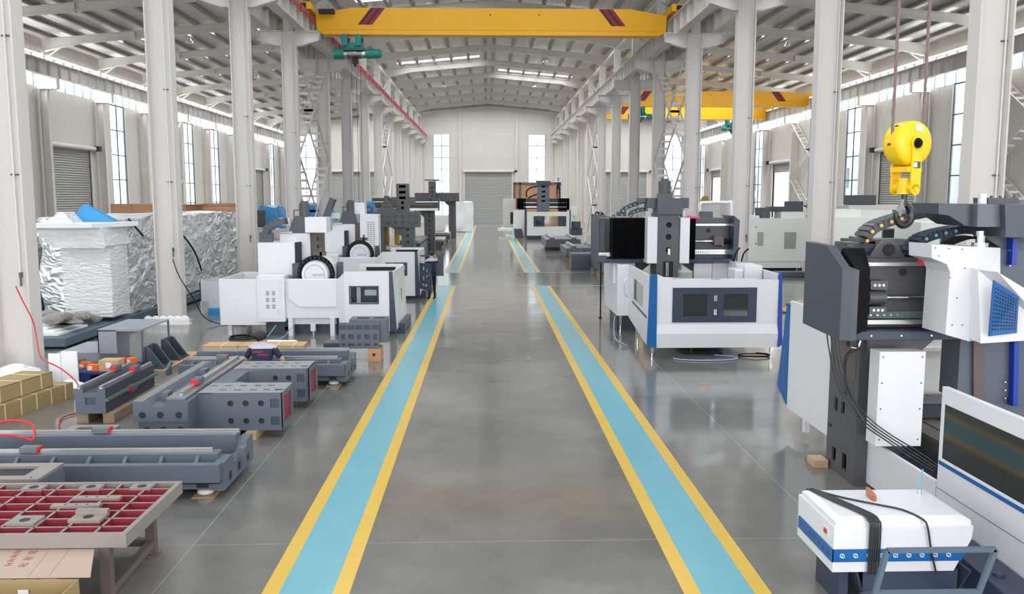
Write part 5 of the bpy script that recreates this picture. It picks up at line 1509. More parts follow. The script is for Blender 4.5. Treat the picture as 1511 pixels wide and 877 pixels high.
# left side guard, stepped
def quad_panel(n, p, q, z0a, z1a, z0b, z1b, th=.04):
    n.hexa([(p[0], p[1], z0a), (q[0], q[1], z0b), (q[0]+th, q[1], z0b), (p[0]+th, p[1], z0a), (p[0], p[1], z1a), (q[0], q[1], z1b), (q[0]+th, q[1], z1b), (p[0]+th, p[1], z1a)])
n = MB()
L = lambda y: 3.46 + (y-18.1)*(.2/3.6)
quad_panel(n, (L(18.2), 18.2), (L(21.7), 21.7), .3, .98, .42, .98); quad_panel(n, (L(18.2), 18.2), (L(21.7), 21.7), 1.5, 1.84, 1.55, 1.78)
quad_panel(n, (L(18.2), 18.2), (L(18.9), 18.9), .98, 1.5, .98, 1.55); quad_panel(n, (L(20.9), 20.9), (L(21.7), 21.7), .98, 1.55, .98, 1.55)
n.build('side_guard', W, t)
n = MB(); quad_panel(n, (L(18.9)+.01, 18.9), (L(20.9)+.01, 20.9), .98, 1.5, .98, 1.5, .008); n.build('side_window', M['glass'], t)
n = MB(); quad_panel(n, (L(18.2)-.01, 18.2), (L(20.9)-.01, 20.9), .88, .93, .9, .95, .01); n.build('trim_strip', M['navy'], t)
MB().tube([(3.5, 20.9, 1.05), (3.42, 20.9, 1.1), (3.42, 20.9, 1.45), (3.5, 20.9, 1.5)], .012).build('door_handle', M['chrome'], t)
MB().box(3.4, 3.66, 21.7, 21.74, .45, 1.78).box(3.36, 3.4, 21.7, 24.3, .45, 1.8).box(3.36, 3.66, 24.26, 24.3, .45, 1.8).build('side_box', W, t, .006)
MB().cyl((3.3, 24.45, .03), (3.3, 24.45, 2.0), .02, n=8).cyl((3.3, 24.45, 0), (3.3, 24.45, .03), .05, n=10).build('stand_pole', M['black'], t)
for x, y, z in ((3.58, 18.1, .3), (3.6, 20.0, .35), (3.5, 22.0, .45), (6.2, 18.15, .28), (4.9, 20, .3)):
    MB().box(x-.03, x+.03, y-.03, y+.03, .14, z+.02).cyl((x, y, .02), (x, y, .14), .015, n=8).cyl((x, y, 0), (x, y, .02), .035, n=10).build('levelling_foot', M['chrome'], t)
# rest of enclosure
MB().box(6.32, 6.36, 18.2, 24, .4, 1.85).build('side_guard', W, t)
MB().box(5.9, 6.3, 19.2, 20.0, 1.6, 1.95).box(5.7, 5.9, 19.3, 19.9, 1.55, 1.85).build('top_cover', W, t, .03)
n = MB().tube([(6.15, 21.0, 1.9), (6.2, 21.0, 2.1), (6.3, 21.0, 2.25)], .02).tube([(6.35, 21.0, 1.9), (6.4, 21.0, 2.1), (6.52, 21.0, 2.22)], .02); n.build('cable_stub', M['black'], t)
tb = MB().box(4.3, 5.6, 18.6, 23, .2, .75).build('work_table', M['dgrey'], t)
n = MB()
for i in range(5): n.box(4.35+i*.26, 4.55+i*.26, 18.6, 23, .75, .78)
n.build('table_slats', M['tan'], tb)
# bridge columns, beam
for a, b in ((3.45, 3.95), (5.75, 6.3)):
    MB().box(a, b, 22.3, 23.6, 0, 1.85).build('bridge_column', M['dgrey'], t)
MB().box(3.3, 3.88, 22.1, 22.25, 1.25, 1.8).box(5.42, 5.9, 22.05, 22.25, .6, 1.78).box(5.92, 6.32, 22.1, 22.25, .6, 1.8).build('column_cover', W, t, .01)
MB().prism([(3.9, 1.85), (4.4, 1.85), (4.0, 1.5), (3.9, 1.5)], 'y', 22.2, 22.6).prism([(5.85, 1.85), (5.0, 1.85), (5.45, 1.55), (5.85, 1.55)], 'y', 22.2, 22.6).build('beam_gusset', M['dgrey'], t)
MB().box(2.88, 6.4, 22.35, 23.1, 1.85, 2.95).build('cross_beam', M['cast'], t, .01)
MB().box(2.85, 6.45, 21.95, 22.4, 1.8, 1.9).build('beam_ledge', M['navy'], t)
MB().box(2.83, 2.88, 21.9, 23.1, 1.85, 3.05).box(2.88, 3.1, 21.9, 21.94, 1.85, 2.0).box(2.88, 3.05, 21.9, 22.1, 2.98, 3.05).box(2.9, 3.06, 22.1, 22.2, 2.0, 2.9).build('end_cover', M['dgrey'], t)
MB().prism([(6.4, 1.85), (6.52, 1.85), (6.55, 2.9), (6.4, 3.02)], 'y', 21.9, 23.1).build('end_cover', M['navy'], t)
def bellows(parent, x0, x1, yf, yb, z0, z1, k):
    n = MB(); w = (x1-x0)/k
    for i in range(k):
        a = x0+i*w
        n.prism([(a, yb), (a+w*.5, yf), (a+w, yb)], 'z', z0, z1)
        n.prism([(yb, z1), (yf, z1), (yf-.02, z1-.03), (yf-.02, z0), (yb, z0)], 'x', a+w*.42, a+w*.58)
    n.build('bellows', M['black'], parent)
bellows(t, 3.2, 4.12, 21.75, 22.1, 1.92, 2.97, 20); bellows(t, 5.2, 5.38, 21.75, 22.1, 1.9, 2.95, 4)
MB().box(2.9, 3.2, 21.97, 22.0, 1.97, 2.07).box(5.38, 6.4, 22.3, 22.34, 2.0, 2.12).box(5.38, 6.4, 22.3, 22.34, 2.75, 2.8).build('rail_strip', M['steelb'], t)
n = MB()
for i in range(18): n.cyl((5.42+.055*i, 22.298, 2.06), (5.42+.055*i, 22.3, 2.06), .012, n=8)
n.cyl((5.85, 22.345, 2.62), (5.85, 22.35, 2.62), .06, n=14)
n.build('bolt_hole', M['hole'], t)
MB().cyl((5.38, 22.2, 2.35), (6.2, 22.2, 2.35), .025, n=10).cyl((5.7, 22.2, 2.35), (5.88, 22.2, 2.35), .04, n=10).build('ball_screw', M['chrome'], t)
n = MB().box(5.95, 6.15, 22.1, 22.3, 2.25, 2.5).box(6.15, 6.2, 22.1, 22.3, 2.2, 2.45)
n.build('screw_bracket', M['rust'], t); MB().cyl((6.2, 22.2, 2.35), (6.42, 22.2, 2.35), .07, n=14).build('feed_motor', M['black'], t)
# ram
rm = MB().box(4.3, 4.86, 21.45, 22.2, 1.3, 3.1)
rm.holes((4.3, 21.4, 1.3), (1, 0, 0), (0, 0, 1), [0, .13, .46, .56], [0, .13, .6, .74, 1.0, 1.08, 1.32, 1.38, 1.62, 1.8],
         {(1, 1): ('r', .26, .42), (1, 3): ('c', .075), (1, 5): ('c', .075), (1, 7): ('c', .075), (1, 8): None}, .05)
rm.build('ram', [M['cast'], M['hole']], t)
MB().cyl((4.62, 21.43, 2.05), (4.62, 21.43, 2.2), .05, n=10).cyl((4.58, 21.43, 1.5), (4.58, 21.43, 1.85), .05, n=10).build('spindle_sleeve', M['chrome'], t)
MB().box(4.42, 4.75, 21.4, 21.8, 1.0, 1.3).build('spindle_nose', M['black'], t, .02)
n = MB().box(4.05, 4.3, 21.35, 22.1, 1.83, 3.0); n.build('ram_side_cover', W, t, .01)
MB().box(4.88, 5.12, 21.35, 22.1, 1.83, 2.98).build('ram_side_cover', W, t, .01)
MB().box(4.28, 4.92, 21.3, 21.9, 3.06, 3.48).box(4.05, 4.28, 21.5, 21.9, 3.22, 3.48).box(4.92, 5.12, 21.5, 21.9, 3.22, 3.48).box(3.85, 4.05, 21.6, 21.9, 3.36, 3.48).build('head_cap', M['dgrey'], t, .01)
mo = MB().cyl((4.53, 21.7, 3.58), (4.53, 21.7, 3.9), .15, n=20).cyl((4.53, 21.7, 3.9), (4.53, 21.7, 3.97), .1, n=16).box(4.36, 4.7, 21.55, 21.85, 3.48, 3.58)
for i in range(14):
    a_ = 2*PI*i/14; mo.box(4.53+.15*math.cos(a_)-.006, 4.53+.15*math.cos(a_)+.006, 21.7+.15*math.sin(a_)-.012, 21.7+.15*math.sin(a_)+.012, 3.6, 3.9)
mo.build('spindle_motor', M['cast'], t)
def dchain(parent, pts, w, depth, y, dotm=None, col='dgrey', dotr=.022, every=1):
    """a drag chain of links following (x,z) points"""
    n = MB(); dts = MB()
    # resample
    P = [Vector((a, 0, b)) for a, b in pts]; out = [P[0]]; step = w*.6
    acc = 0
    for a, b in zip(P[:-1], P[1:]):
        L_ = (b-a).length; d = (b-a).normalized(); s_ = step-acc
        while s_ <= L_: out.append(a+d*s_); s_ += step
        acc = L_-(s_-step)
    dk = False
    for a, b in zip(out[:-1], out[1:]):
        d = (b-a); m_ = (a+b)/2
        n.bar((a.x+d.x*.03, y+depth/2, a.z+d.z*.03), (b.x-d.x*.03, y+depth/2, b.z-d.z*.03), depth, w)
        dk = not dk
        if dotm and dk: dts.cyl((m_.x, y-.004, m_.z), (m_.x, y, m_.z), dotr, n=12)
    o = n.build('drag_chain', M[col], parent, .004)
    if dotm: dts.build('link_dot', M[dotm], o)
dchain(t, [(3.55, 3.0), (3.55, 3.12), (3.65, 3.22), (3.8, 3.28), (4.0, 3.36), (4.15, 3.4)], .1, .25, 22.3, 'lblue', dotr=.02)
dchain(t, [(3.75, 3.0), (3.8, 3.1), (3.95, 3.16), (4.25, 3.2)], .1, .2, 22.2, 'lblue', dotr=.02)
tt = solo(MB().hexa([(5.32, 22.4, 2.955), (5.68, 22.4, 2.955), (5.68, 22.8, 2.955), (5.32, 22.8, 2.955), (5.37, 22.45, 3.0), (5.62, 22.45, 2.99), (5.62, 22.7, 2.99), (5.37, 22.7, 3.02)]), 'pink_rag', M['pink'], 'bright pink rag lying on the cross beam of the blue cornered machine', 'rag')
n = MB().lathe if False else MB().cyl((5.25, 22.6, 2.975), (5.25, 22.6, 3.1), .04, .035, n=12).cyl((5.25, 22.6, 3.1), (5.25, 22.6, 3.15), .035, .012, n=12)
o = solo(n, 'water_bottle', M['wrap'], 'small clear bottle standing on the beam beside the ram cover', 'bottle')
MB().cyl((5.25, 22.6, 3.15), (5.25, 22.6, 3.18), .016, n=10).build('bottle_cap', M['pink'], o)
MB().cyl((6.3, 22.7, 2.95), (6.3, 22.7, 3.0), .02, n=8).tube([(5.75, 22.9, 2.95), (5.75, 22.9, 3.3), (5.9, 22.9, 3.35), (6.5, 22.9, 3.35), (6.6, 22.9, 3.25), (6.6, 22.9, 1.9)], .045).build('control_arm', W, t)
MB().box(5.7, 6.0, 22.5, 22.8, 2.95, 3.12).build('beam_box', M['dgrey'], t)
MB()
# hoses under it
n = MB(); pts = []
for i in range(26):
    a_ = -PI+PI*1.25*i/25; pts.append((4.75+.7*math.cos(a_), 17.95+.28*math.sin(a_)+.15, .02))
n.tube(pts, .014); n.tube([(5.4, 18.3, .02), (5.2, 18.35, .02), (5.0, 18.3, .05)], .014)
solo(n, 'coolant_hose', M['hose'], 'pale lilac hose curving on the floor under the front of the blue cornered machine', 'hose')
n = MB(); pts = [(5.9+.35*math.cos(2*PI*i/24), 18.35+.2*math.sin(2*PI*i/24), .02+.02*i/24) for i in range(30)]
n.tube(pts, .014); solo(n, 'cable_coil', M['black'], 'black cable coil on the floor under the right front of the blue cornered machine', 'cable')
n = MB().tube([(3.42, 22.3, .43), (3.3, 21.8, .25), (3.2, 21.0, .02), (3.2, 20.2, .02), (3.3, 19.7, .02)], .014)
solo(n, 'coolant_hose', M['hose'], 'pale hose dropping to the floor under the left side of the blue cornered machine', 'hose')

# ---- white cabinets and machines of the right aisle
def white_machine(label, x0, x1, y, z1, d=2.2, windows=((.28, .45, .55, .8),), topb=(), dark=False, grp='white machines standing in the right aisle'):
    t = thing('enclosed_machine', label, 'machine', ((x0+x1)/2, y+d/2, 0), grp)
    w = x1-x0
    n = MB().box(x0, x1, y, y+d, .45, z1).box(x0+.02, x1-.08*w, y+.03, y+d, .14, .45)
    n.build('enclosure', M['offw'], t, .015)
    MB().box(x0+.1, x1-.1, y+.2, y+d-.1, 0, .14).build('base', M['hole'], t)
    for i in (x0+.3, x1-.4): MB().cyl((i, y+.1, 0), (i, y+.1, .14), .03, n=8).build('levelling_foot', M['chrome'], t)
    for a, b, c, e in windows:
        zz = z1
        o = MB().box(x0+w*a-.05, x0+w*b+.05, y-.012, y, zz*c-.05, zz*e+.05).build('door_frame', M['offw' if not dark else 'slate'], t)
        MB().box(x0+w*a, x0+w*b, y-.016, y-.012, zz*c, zz*e).build('door_window', M['glassd'] if dark else M['steelb'], o)
    for (a, b, h, m_) in topb:
        MB().box(x0+w*a, x0+w*b, y+.3, y+1.3, z1, z1+h).build('top_unit', M[m_], t, .01)
    return t
t = white_machine('white enclosed machine with two small grey windows beyond the blue cornered machine', 12.25, 15.2, 40, 2.5, 2.4, ((.19, .29, .48, .74), (.63, .82, .42, .74)), ((.05, .25, .12, 'white'), (.28, .42, .5, 'cast'), (.6, .98, .3, 'offw')))
MB().cyl((12.75, 39.98, 2.1), (12.75, 40, 2.1), .03, n=10).cyl((12.75, 39.98, 1.3), (12.75, 40, 1.3), .03, n=10).build('hinge', M['hole'], t)
MB().box(13.6, 14.6, 40.8, 41.4, 2.8, 3.05).box(14.6, 15.3, 40.9, 41.6, 2.55, 3.3).build('spindle_unit', M['dgrey'], t, .02)
solo(MB().prism([(12.7, 0), (14.9, 0), (14.85, .22), (12.8, .22)], 'y', 37.0, 37.6), 'grey_plinth', M['slate'], 'low dark grey plinth on the floor in front of the white two windowed machine', 'plinth', bevel=.03)
n = MB().tube([(11.1, 30.2, 0.02), (11.1, 30.2, .8), (11.2, 30.2, 1.2), (11.35, 30.2, 1.45)], .03).tube([(11.5, 30.2, .02), (11.5, 30.2, .8), (11.6, 30.2, 1.2), (11.8, 30.2, 1.4)], .03)
P = lambda a, b, Y_: at(a, b, Y_)
white_machine('white machine with grey window right of the third right hand column', 13.6, 17.5, 33.0, 2.72, 2.5, ((.5, .66, .6, .82),), ((.02, .3, .3, 'offw'), (.3, .62, .28, 'steel'), (.62, .86, .28, 'slate')), True)
white_machine('pale machine with open dark doorway behind the yellow dotted chain', 15.6, 17.8, 30.2, 2.6, 2.0, ((.35, .8, .55, .9),), (), True)
white_machine('pale machine behind the blue dotted chain, with dark door and small window', 17.85, 20.4, 33.0, 2.6, 2.2, ((.05, .2, .5, .7), (.5, .88, .6, .95),), ((.1, .5, .3, 'offw'),), True)
white_machine('pale machine farther back in the right aisle showing behind the hook', 18.0, 21.0, 42, 3.1, 2.2, ((.3, .5, .5, .8),), ((.1, .5, .5, 'cast'),), True)
def holed_block(label, x0, x1, y, z0, z1, us, rows, r=.08):
    t = thing('holed_casting', label, 'casting', ((x0+x1)/2, y+.5, 0), 'holed castings in the right aisle')
    n = MB().box(x0, x1, y+.05, y+.8, 0, z1)
    n.holes((x0, y, 0), (1, 0, 0), (0, 0, 1), [(x1-x0)*i/us for i in range(us+1)], [0]+rows+[z1], ('c', r), .05)
    n.build('body', [M['cast'], M['hole']], t)
holed_block('narrow dark holed casting right beside the third right hand column', 9.55, 10.0, 22.3, 0, 2.3, 1, [.6, 1.1, 1.6, 1.95], .06)
holed_block('broad dark holed casting behind the yellow dotted chain', 10.0, 11.6, 23.0, 0, 2.35, 4, [.5, 1.0, 1.5, 1.9], .08)
n = MB().prism([(8.9, 0), (10.0, 0), (9.9, .35), (9.2, .5)], 'y', 27.5, 28)
for v in n.v: v += Vector((1, 1, .5))*.1*mn.noise(v*4)
n = MB()
for i in range(16):
    n.ball((9.0+random.random()*1.3, 25.0+random.random()*2.2, .04+.04*random.random()), .2, .2, .07, 10, 6)
for v in n.v: v += Vector((1, 1, .5))*.1*mn.noise(v*6); v.z = max(v.z, .005)
solo(n, 'crumpled_sheet', M['wood'], 'crumpled brown wrapping paper on the floor right of the blue cornered machine', 'wrapping paper')
t = thing('wall_machine', 'dark machine with a small gold wheel seen through the opening behind the beam', 'machine', (13, 60, 0))
MB().box(12.0, 15, 60, 61, 0, 2.6).build('body', M['dgrey'], t, .02); MB().box(14.2, 16.5, 60, 61, 0, 3.1).build('white_unit', M['offw'], t, .02)
MB().cyl((15.4, 59.9, 3.3), (15.4, 60, 3.3), .3, n=16).build('wheel', M['gold'], t)
MB().box(12.2, 13.2, 60, 60.6, 2.6, 3.9).build('column', M['cast'], t, .02)

# ---- castings on the floor by the right lane
def bed_y(label, x0, x1, y0, y1, z0, z1, m='grey'):
    t = thing('bed_casting', label, 'casting', ((x0+x1)/2, (y0+y1)/2, z0), 'bed castings along the right lane')
    n = MB().prism([(x0, z0), (x1, z0), (x1, z1-.12), (x1-.25, z1-.12), (x1-.3, z1), (x1-.55, z1), (x1-.6, z1-.1), (x0+.6, z1-.1), (x0+.55, z1), (x0+.3, z1), (x0+.25, z1-.12), (x0, z1-.12)], 'y', y0, y1)
    n.build('body', M[m], t, .01)
    n = MB()
    for a in (x0+.42, x1-.42): n.box(a-.06, a+.06, y0, y1, z1, z1+.05)
    n.build('slideway', M['rail'], t)
    n = MB().cyl(((x0+x1)/2, y0-.004, (z0+z1)/2), ((x0+x1)/2, y0, (z0+z1)/2), .05, n=12)
    for i in range(3): n.cyl(((x0+x1)/2, y0+.4+.6*i, z1-.1), ((x0+x1)/2, y0+.4+.6*i, z1-.097), .06, n=12)
    n.build('hole', M['hole'], t)
bed_y('nearest grey bed casting by the right lane, resting on dark timbers', 5.0, 6.6, 37.2, 40.6, .2, .85)
solo(MB().box(4.9, 6.7, 37.5, 37.8, 0, .2), 'timber_bearer', M['oldwood'], 'front dark timber under the nearest bed casting of the right lane', 'timber')
solo(MB().box(4.9, 6.7, 39.6, 39.9, 0, .2), 'timber_bearer', M['oldwood'], 'rear dark timber under the nearest bed casting of the right lane', 'timber')
t = thing('upright_casting', 'dark upright casting left of the nearest bed casting of the right lane', 'casting', (4.9, 41.5, 0))
MB().box(4.1, 5.4, 41, 42.2, .0, .72).build('body', M['dgrey'], t, .02)
MB().box(4.1, 5.4, 41, 42.2, .72, .78).build('machined_top', M['grey'], t)
bed_y('second grey bed casting farther up the right lane', 4.4, 6.4, 47, 51, .3, .8)
bed_y('third grey bed casting of the right lane, in front of the far machine', 3.9, 6.2, 56, 61, .2, .85)
solo(MB().box(6.1, 7.6, 46, 46.8, .0, .55), 'low_table', M['slate'], 'low dark steel block right of the second bed casting of the right lane', 'block')
solo(MB().box(4.3, 6.5, 47.3, 47.6, 0, .3), 'timber_bearer', M['oldwood'], 'timber under the second bed casting of the right lane', 'timber')
solo(MB().box(3.9, 6.2, 57.3, 57.6, 0, .2), 'timber_bearer', M['oldwood'], 'timber under the third bed casting of the right lane', 'timber')

# ---- far bridge machine with a worker on top
t = thing('bridge_machine', 'far white bridge machine with dark bellows, by the right lane near the end wall', 'machine', (5.2, 73, 0), 'white and blue bridge type machines')
n = MB().box(3.3, 3.85, 70.0, 70.06, 1.1, 1.95).box(3.3, 6.8, 70.0, 70.06, .35, 1.1).box(3.3, 6.8, 70, 70.06, 1.95, 2.3).box(6.55, 6.8, 70, 70.06, 1.1, 1.95)
n.build('front_guard', M['offw'], t)
MB().box(3.85, 4.75, 69.97, 70.0, 1.1, 1.95).build('door', M['navy'], t)
MB().box(4.05, 4.45, 69.95, 69.97, 1.25, 1.8).build('door_window', M['glassd'], t)
MB().box(4.75, 6.55, 70.02, 70.04, 1.1, 1.95).build('window_glass', M['glass'], t)
MB().box(6.1, 6.5, 70.3, 70.4, 1.1, 1.95).build('inner_panel', M['slate'], t)
MB().box(3.12, 3.3, 69.98, 70.1, .2, 2.4).box(6.8, 6.9, 69.98, 70.1, .2, 2.4).build('corner_strip', M['navy'], t)
MB().box(2.2, 3.12, 70.4, 70.5, .9, 2.45).prism([(2.3, .1), (3.12, .1), (3.12, .9), (2.2, .9)], 'y', 70.4, 70.5).build('side_guard', M['offw'], t)
MB().prism([(2.25, .9), (2.9, .9), (3.1, .1), (2.4, .1)], 'y', 70.3, 70.4).build('chip_chute', M['dgrey'], t)
MB().box(3.3, 6.8, 70.5, 74, 0, .35).build('base', M['dgrey'], t)
MB().box(2.6, 7.0, 73.2, 74, 2.5, 3.38).build('cross_beam', M['cast'], t)
MB().box(3.2, 6.9, 72.9, 73.2, 2.6, 2.72).box(3.2, 6.9, 72.9, 73.2, 3.0, 3.05).build('rail_strip', M['steelb'], t)
bellows(t, 2.55, 3.35, 72.5, 73.1, 2.5, 3.4, 6); bellows(t, 6.1, 7.1, 72.5, 73.1, 2.4, 3.4, 6)
n = MB().box(4.3, 5.3, 72.3, 73.2, 2.2, 4.7); n.holes((4.3, 72.25, 2.3), (1, 0, 0), (0, 0, 1), [0, .3, .7, 1.0], [0, .35, .7, 1.05, 1.45, 1.85, 2.3], {(1, i): ('r', .32, .14) for i in (2, 3, 4, 5)}, .05)
n.build('ram', [M['grey'], M['hole']], t); MB().box(4.2, 5.4, 72.1, 73, 4.5, 4.85).build('head_cap', M['dgrey'], t)
MB().box(4.6, 5.05, 72.2, 72.8, 1.6, 2.3).build('spindle_nose', M['black'], t)
for a, b in ((2.7, 3.4), (6.2, 6.9)): MB().box(a, b, 73.2, 74.2, .35, 2.5).build('bridge_column', M['cast'], t)
MB().tube([(3.4, 72.8, 3.5), (3.4, 72.8, 4.0), (3.8, 72.8, 4.3), (4.3, 72.8, 4.4)], .06).tube([(3.5, 72.7, 3.4), (3.9, 72.7, 3.6), (4.3, 72.7, 3.75)], .06).build('hose', M['black'], t)
MB().box(7.0, 7.9, 70.3, 70.9, .35, .95).cyl((7.4, 70.5, .95), (7.4, 70.5, 1.5), .4, n=12).build('hydraulic_unit', M['dgrey'], t, .05)
MB().box(7.0, 7.5, 70.4, 70.6, 2.0, 2.7).box(7.15, 7.25, 70.5, 70.6, 1, 2.0).build('operator_panel', M['offw'], t, .02)
t = thing('steel_cabinet', 'tall grey control cabinet left of the far bridge machine', 'cabinet', (2.0, 74, 0))
MB().box(1.45, 2.5, 74, 75, .3, 3.35).build('cabinet_body', M['steel'], t, .02); MB().box(2.05, 2.3, 73.97, 74, 1.2, 2.2).build('dark_panel', M['hole'], t)
MB().box(.95, 2.2, 69.5, 71.0, .75, .95).box(1.0, 2.1, 69.8, 70.8, .0, .2).box(2.1, 2.2, 69.5, 71, 0, .75).build('low_bench', M['offw'])
tag(COL.objects[-1], 'low white bench at the left foot of the far bridge machine', 'bench')
t = thing('plywood_crate', 'large framed plywood crate behind the far bridge machine', 'crate', (5, 82, 0))
MB().box(2.65, 7.0, 82, 84, 0, 4.8).build('crate_body', M['ply'], t)
n = MB()
for x in (2.65, 3.2, 7.0): n.box(x-.1, x+.1, 81.9, 82, 0, 4.9)
n.box(2.65, 7.0, 81.9, 82, 4.7, 4.9); n.build('batten', M['rust'], t)
# bundle of cables hanging on a rack
t = thing('cable_rack', 'rack draped with dark hanging cables near the right columns', 'cable rack', (9.0, 62, 0))
n = MB()
for i in range(16):
    x = 6.9+random.random()*1.3; y = 55+random.random(); zt_ = 1.9+random.random()*.5
    n.tube([(x, y, zt_-.9), (x+.02, y, zt_), (x+.12, y+.05, zt_+.12), (x+.24, y+.1, zt_), (x+.2, y+.1, zt_-1.1-random.random()*.5)], .03, 6)
n.build('hanging_cable', M['black'], t)
MB().box(6.85, 8.4, 55.4, 55.46, 2.1, 2.16).box(6.85, 6.91, 55.4, 55.46, 0, 2.16).box(8.34, 8.4, 55.4, 55.46, 0, 2.16).build('rack_frame', M['rust'], t)

# ================================================================ near right machine
t = thing('bridge_machine', 'large near bridge machine at the right edge, white covers and dark blue vented panel', 'machine', (5.2, 9.5, 0), 'white and blue bridge type machines')
# dark column with pockets on its left face
n = MB().box(4.48, 5.0, 9.9, 10.72, 0, 1.9)
n.holes((4.45, 10.72, 0), (0, -1, 0), (0, 0, 1), [0, .14, .3, .36, .5, .58, .82], [0, .1, .34, .72, .78, .98, 1.9], {(1, 1): ('r', .12, .17), (4, 1): ('r', .12, .2), (1, 4): ('r', .1, .17), (3, 4): ('r', .11, .15)}, .03)
n.box(4.45, 5.0, 9.88, 9.9, 0, 1.9).box(4.45, 4.5, 10.72, 10.74, 0, 1.9)
n.build('bridge_column', [M['cast'], M['hole']], t)
MB().box(4.442, 4.45, 9.98, 10.55, 1.3, 1.82).build('connection_plate', M['rust'], t)
MB().cyl((4.44, 10.2, 1.72), (4.45, 10.2, 1.72), .05, n=14).cyl((4.44, 10.2, 1.1), (4.45, 10.2, 1.1), .04, n=14).box(4.435, 4.45, 10.6, 10.68, .55, .58).build('cable_hole', M['hole'], t)
d = MB().box(4.44, 4.97, 9.35, 9.6, .66, 1.76).build('column_cover', W, t, .006)
n = MB()
for x in (4.48, 4.93):
    for z in (.74, 1.1, 1.4, 1.7): n.cyl((x, 9.345, z), (x, 9.35, z), .01, n=8)
n.build('screw', M['cast'], d)
# rear side guard with blue edge
n = MB().box(4.58, 4.62, 11.0, 12.6, .3, 1.95); n.build('rear_side_guard', W, t)
MB().hexa([(4.56, 12.6, .35), (4.6, 12.6, .35), (4.6, 13.0, .55), (4.56, 13.0, .55), (4.56, 12.6, 1.9), (4.6, 12.6, 1.9), (4.6, 12.7, 1.9), (4.56, 12.7, 1.9)]).build('corner_strip', M['blue'], t)
MB().box(4.6, 4.68, 11.9, 12.0, .1, .32).build('leg', W, t)
# rear guard seen under the beam
n = MB().box(4.62, 8.2, 12.2, 12.26, .3, 1.95).box(5.4, 5.46, 12.1, 12.2, .3, 1.95).box(5.9, 5.95, 12.1, 12.2, .3, 1.95).box(5.4, 8.2, 12.14, 12.2, 1.25, 1.3)
n.build('rear_guard', M['offw'], t)
# skirt along the side, then the tall guard with black window
MB().box(4.6, 4.64, 8.33, 10.3, .05, .6).build('side_skirt', W, t, .004)
n = MB()
n.box(4.6, 4.66, 5.6, 8.3, .2, .87).box(4.6, 4.66, 5.6, 8.3, 1.43, 1.6).box(4.6, 4.66, 8.24, 8.3, .87, 1.43)
n.build('tall_side_guard', W, t, .004)
MB().box(4.605, 4.615, 5.6, 8.24, .87, 1.43).build('guard_window', M['glassd'], t)
MB().box(4.594, 4.6, 5.6, 8.28, .8, .84).build('blue_stripe', M['blue'], t)
MB().box(4.596, 4.6, 5.6, 8.3, .545, .55).build('panel_seam', M['cast'], t)
# table, grating
tb = MB().box(5.3, 7.6, 7.4, 12.0, .3, .6).build('work_table', M['cast'], t)
n = MB()
for i in range(8):
    x = 5.32+i*.27; n.box(x, x+.24, 7.4, 12.0, .6, .64)
n.build('table_slats', M['rust'], tb)
n = MB()
for i in range(11):
    n.box(4.66+i*.06, 4.68+i*.06, 8.0, 10.2, .36, .38)
for i in range(36): n.box(4.66, 5.28, 8.0+i*.06, 8.015+i*.06, .362, .385)
n.box(4.66, 5.28, 8.0, 10.2, .3, .34)
n.build('floor_grating', M['mesh'], t)
n = MB().box(5.25, 6.4, 10.6, 11.0, .64, .85); n.build('dark_fixture', M['dgrey'], t, .02)
# cross beam
MB().box(4.06, 8.2, 9.85, 10.45, 1.95, 2.78).build('cross_beam', M['cast'], t)
n = MB().cyl((4.9, 9.845, 2.62), (4.9, 9.85, 2.62), .045, n=18); n.build('round_hole', M['hole'], t)
n = MB().box(4.3, 8, 9.78, 9.85, 2.7, 2.74).box(4.1, 8, 9.72, 9.85, 2.02, 2.07); n.build('linear_rail', M['rail'], t)
n = MB().box(4.1, 8, 9.8, 9.85, 2.08, 2.16); n.build('scale_strip', M['green'], t)
n = MB()
for i in range(30): n.cyl((4.2+i*.08, 9.795, 2.12), (4.2+i*.08, 9.8, 2.12), .013, n=8)
n.build('strip_bolt', M['steelb'], t)
n = MB().box(4.05, 8.2, 9.5, 9.9, 1.87, 1.97); n.build('beam_ledge', M['navy'], t, .006)
n = MB()
for i in range(5): n.cyl((4.4+i*.35, 9.495, 1.92), (4.4+i*.35, 9.5, 1.92), .01, n=8)
n.build('ledge_bolt', M['chrome'], t)
MB().prism([(4.5, 1.87), (5.35, 1.87), (5.0, 1.55), (4.5, 1.55)], 'y', 9.8, 10.2).build('beam_gusset', M['cast'], t)
MB().cyl((4.55, 9.7, 2.34), (6.2, 9.7, 2.34), .022, n=12).build('ball_screw', M['chrome'], t)
n = MB().box(4.42, 4.62, 9.62, 9.85, 2.44, 2.54).box(4.42, 4.62, 9.62, 9.85, 2.15, 2.24); n.mat(1)
for x in (4.47, 4.52, 4.57):
    for z in (2.49, 2.2): n.cyl((x, 9.615, z), (x, 9.62, z), .014, n=10)
n.build('bearing_bracket', [M['cast'], M['chrome']], t)
MB().cyl((4.42, 9.7, 2.34), (4.62, 9.7, 2.34), .085, n=18).build('bearing_housing', M['cast'], t)
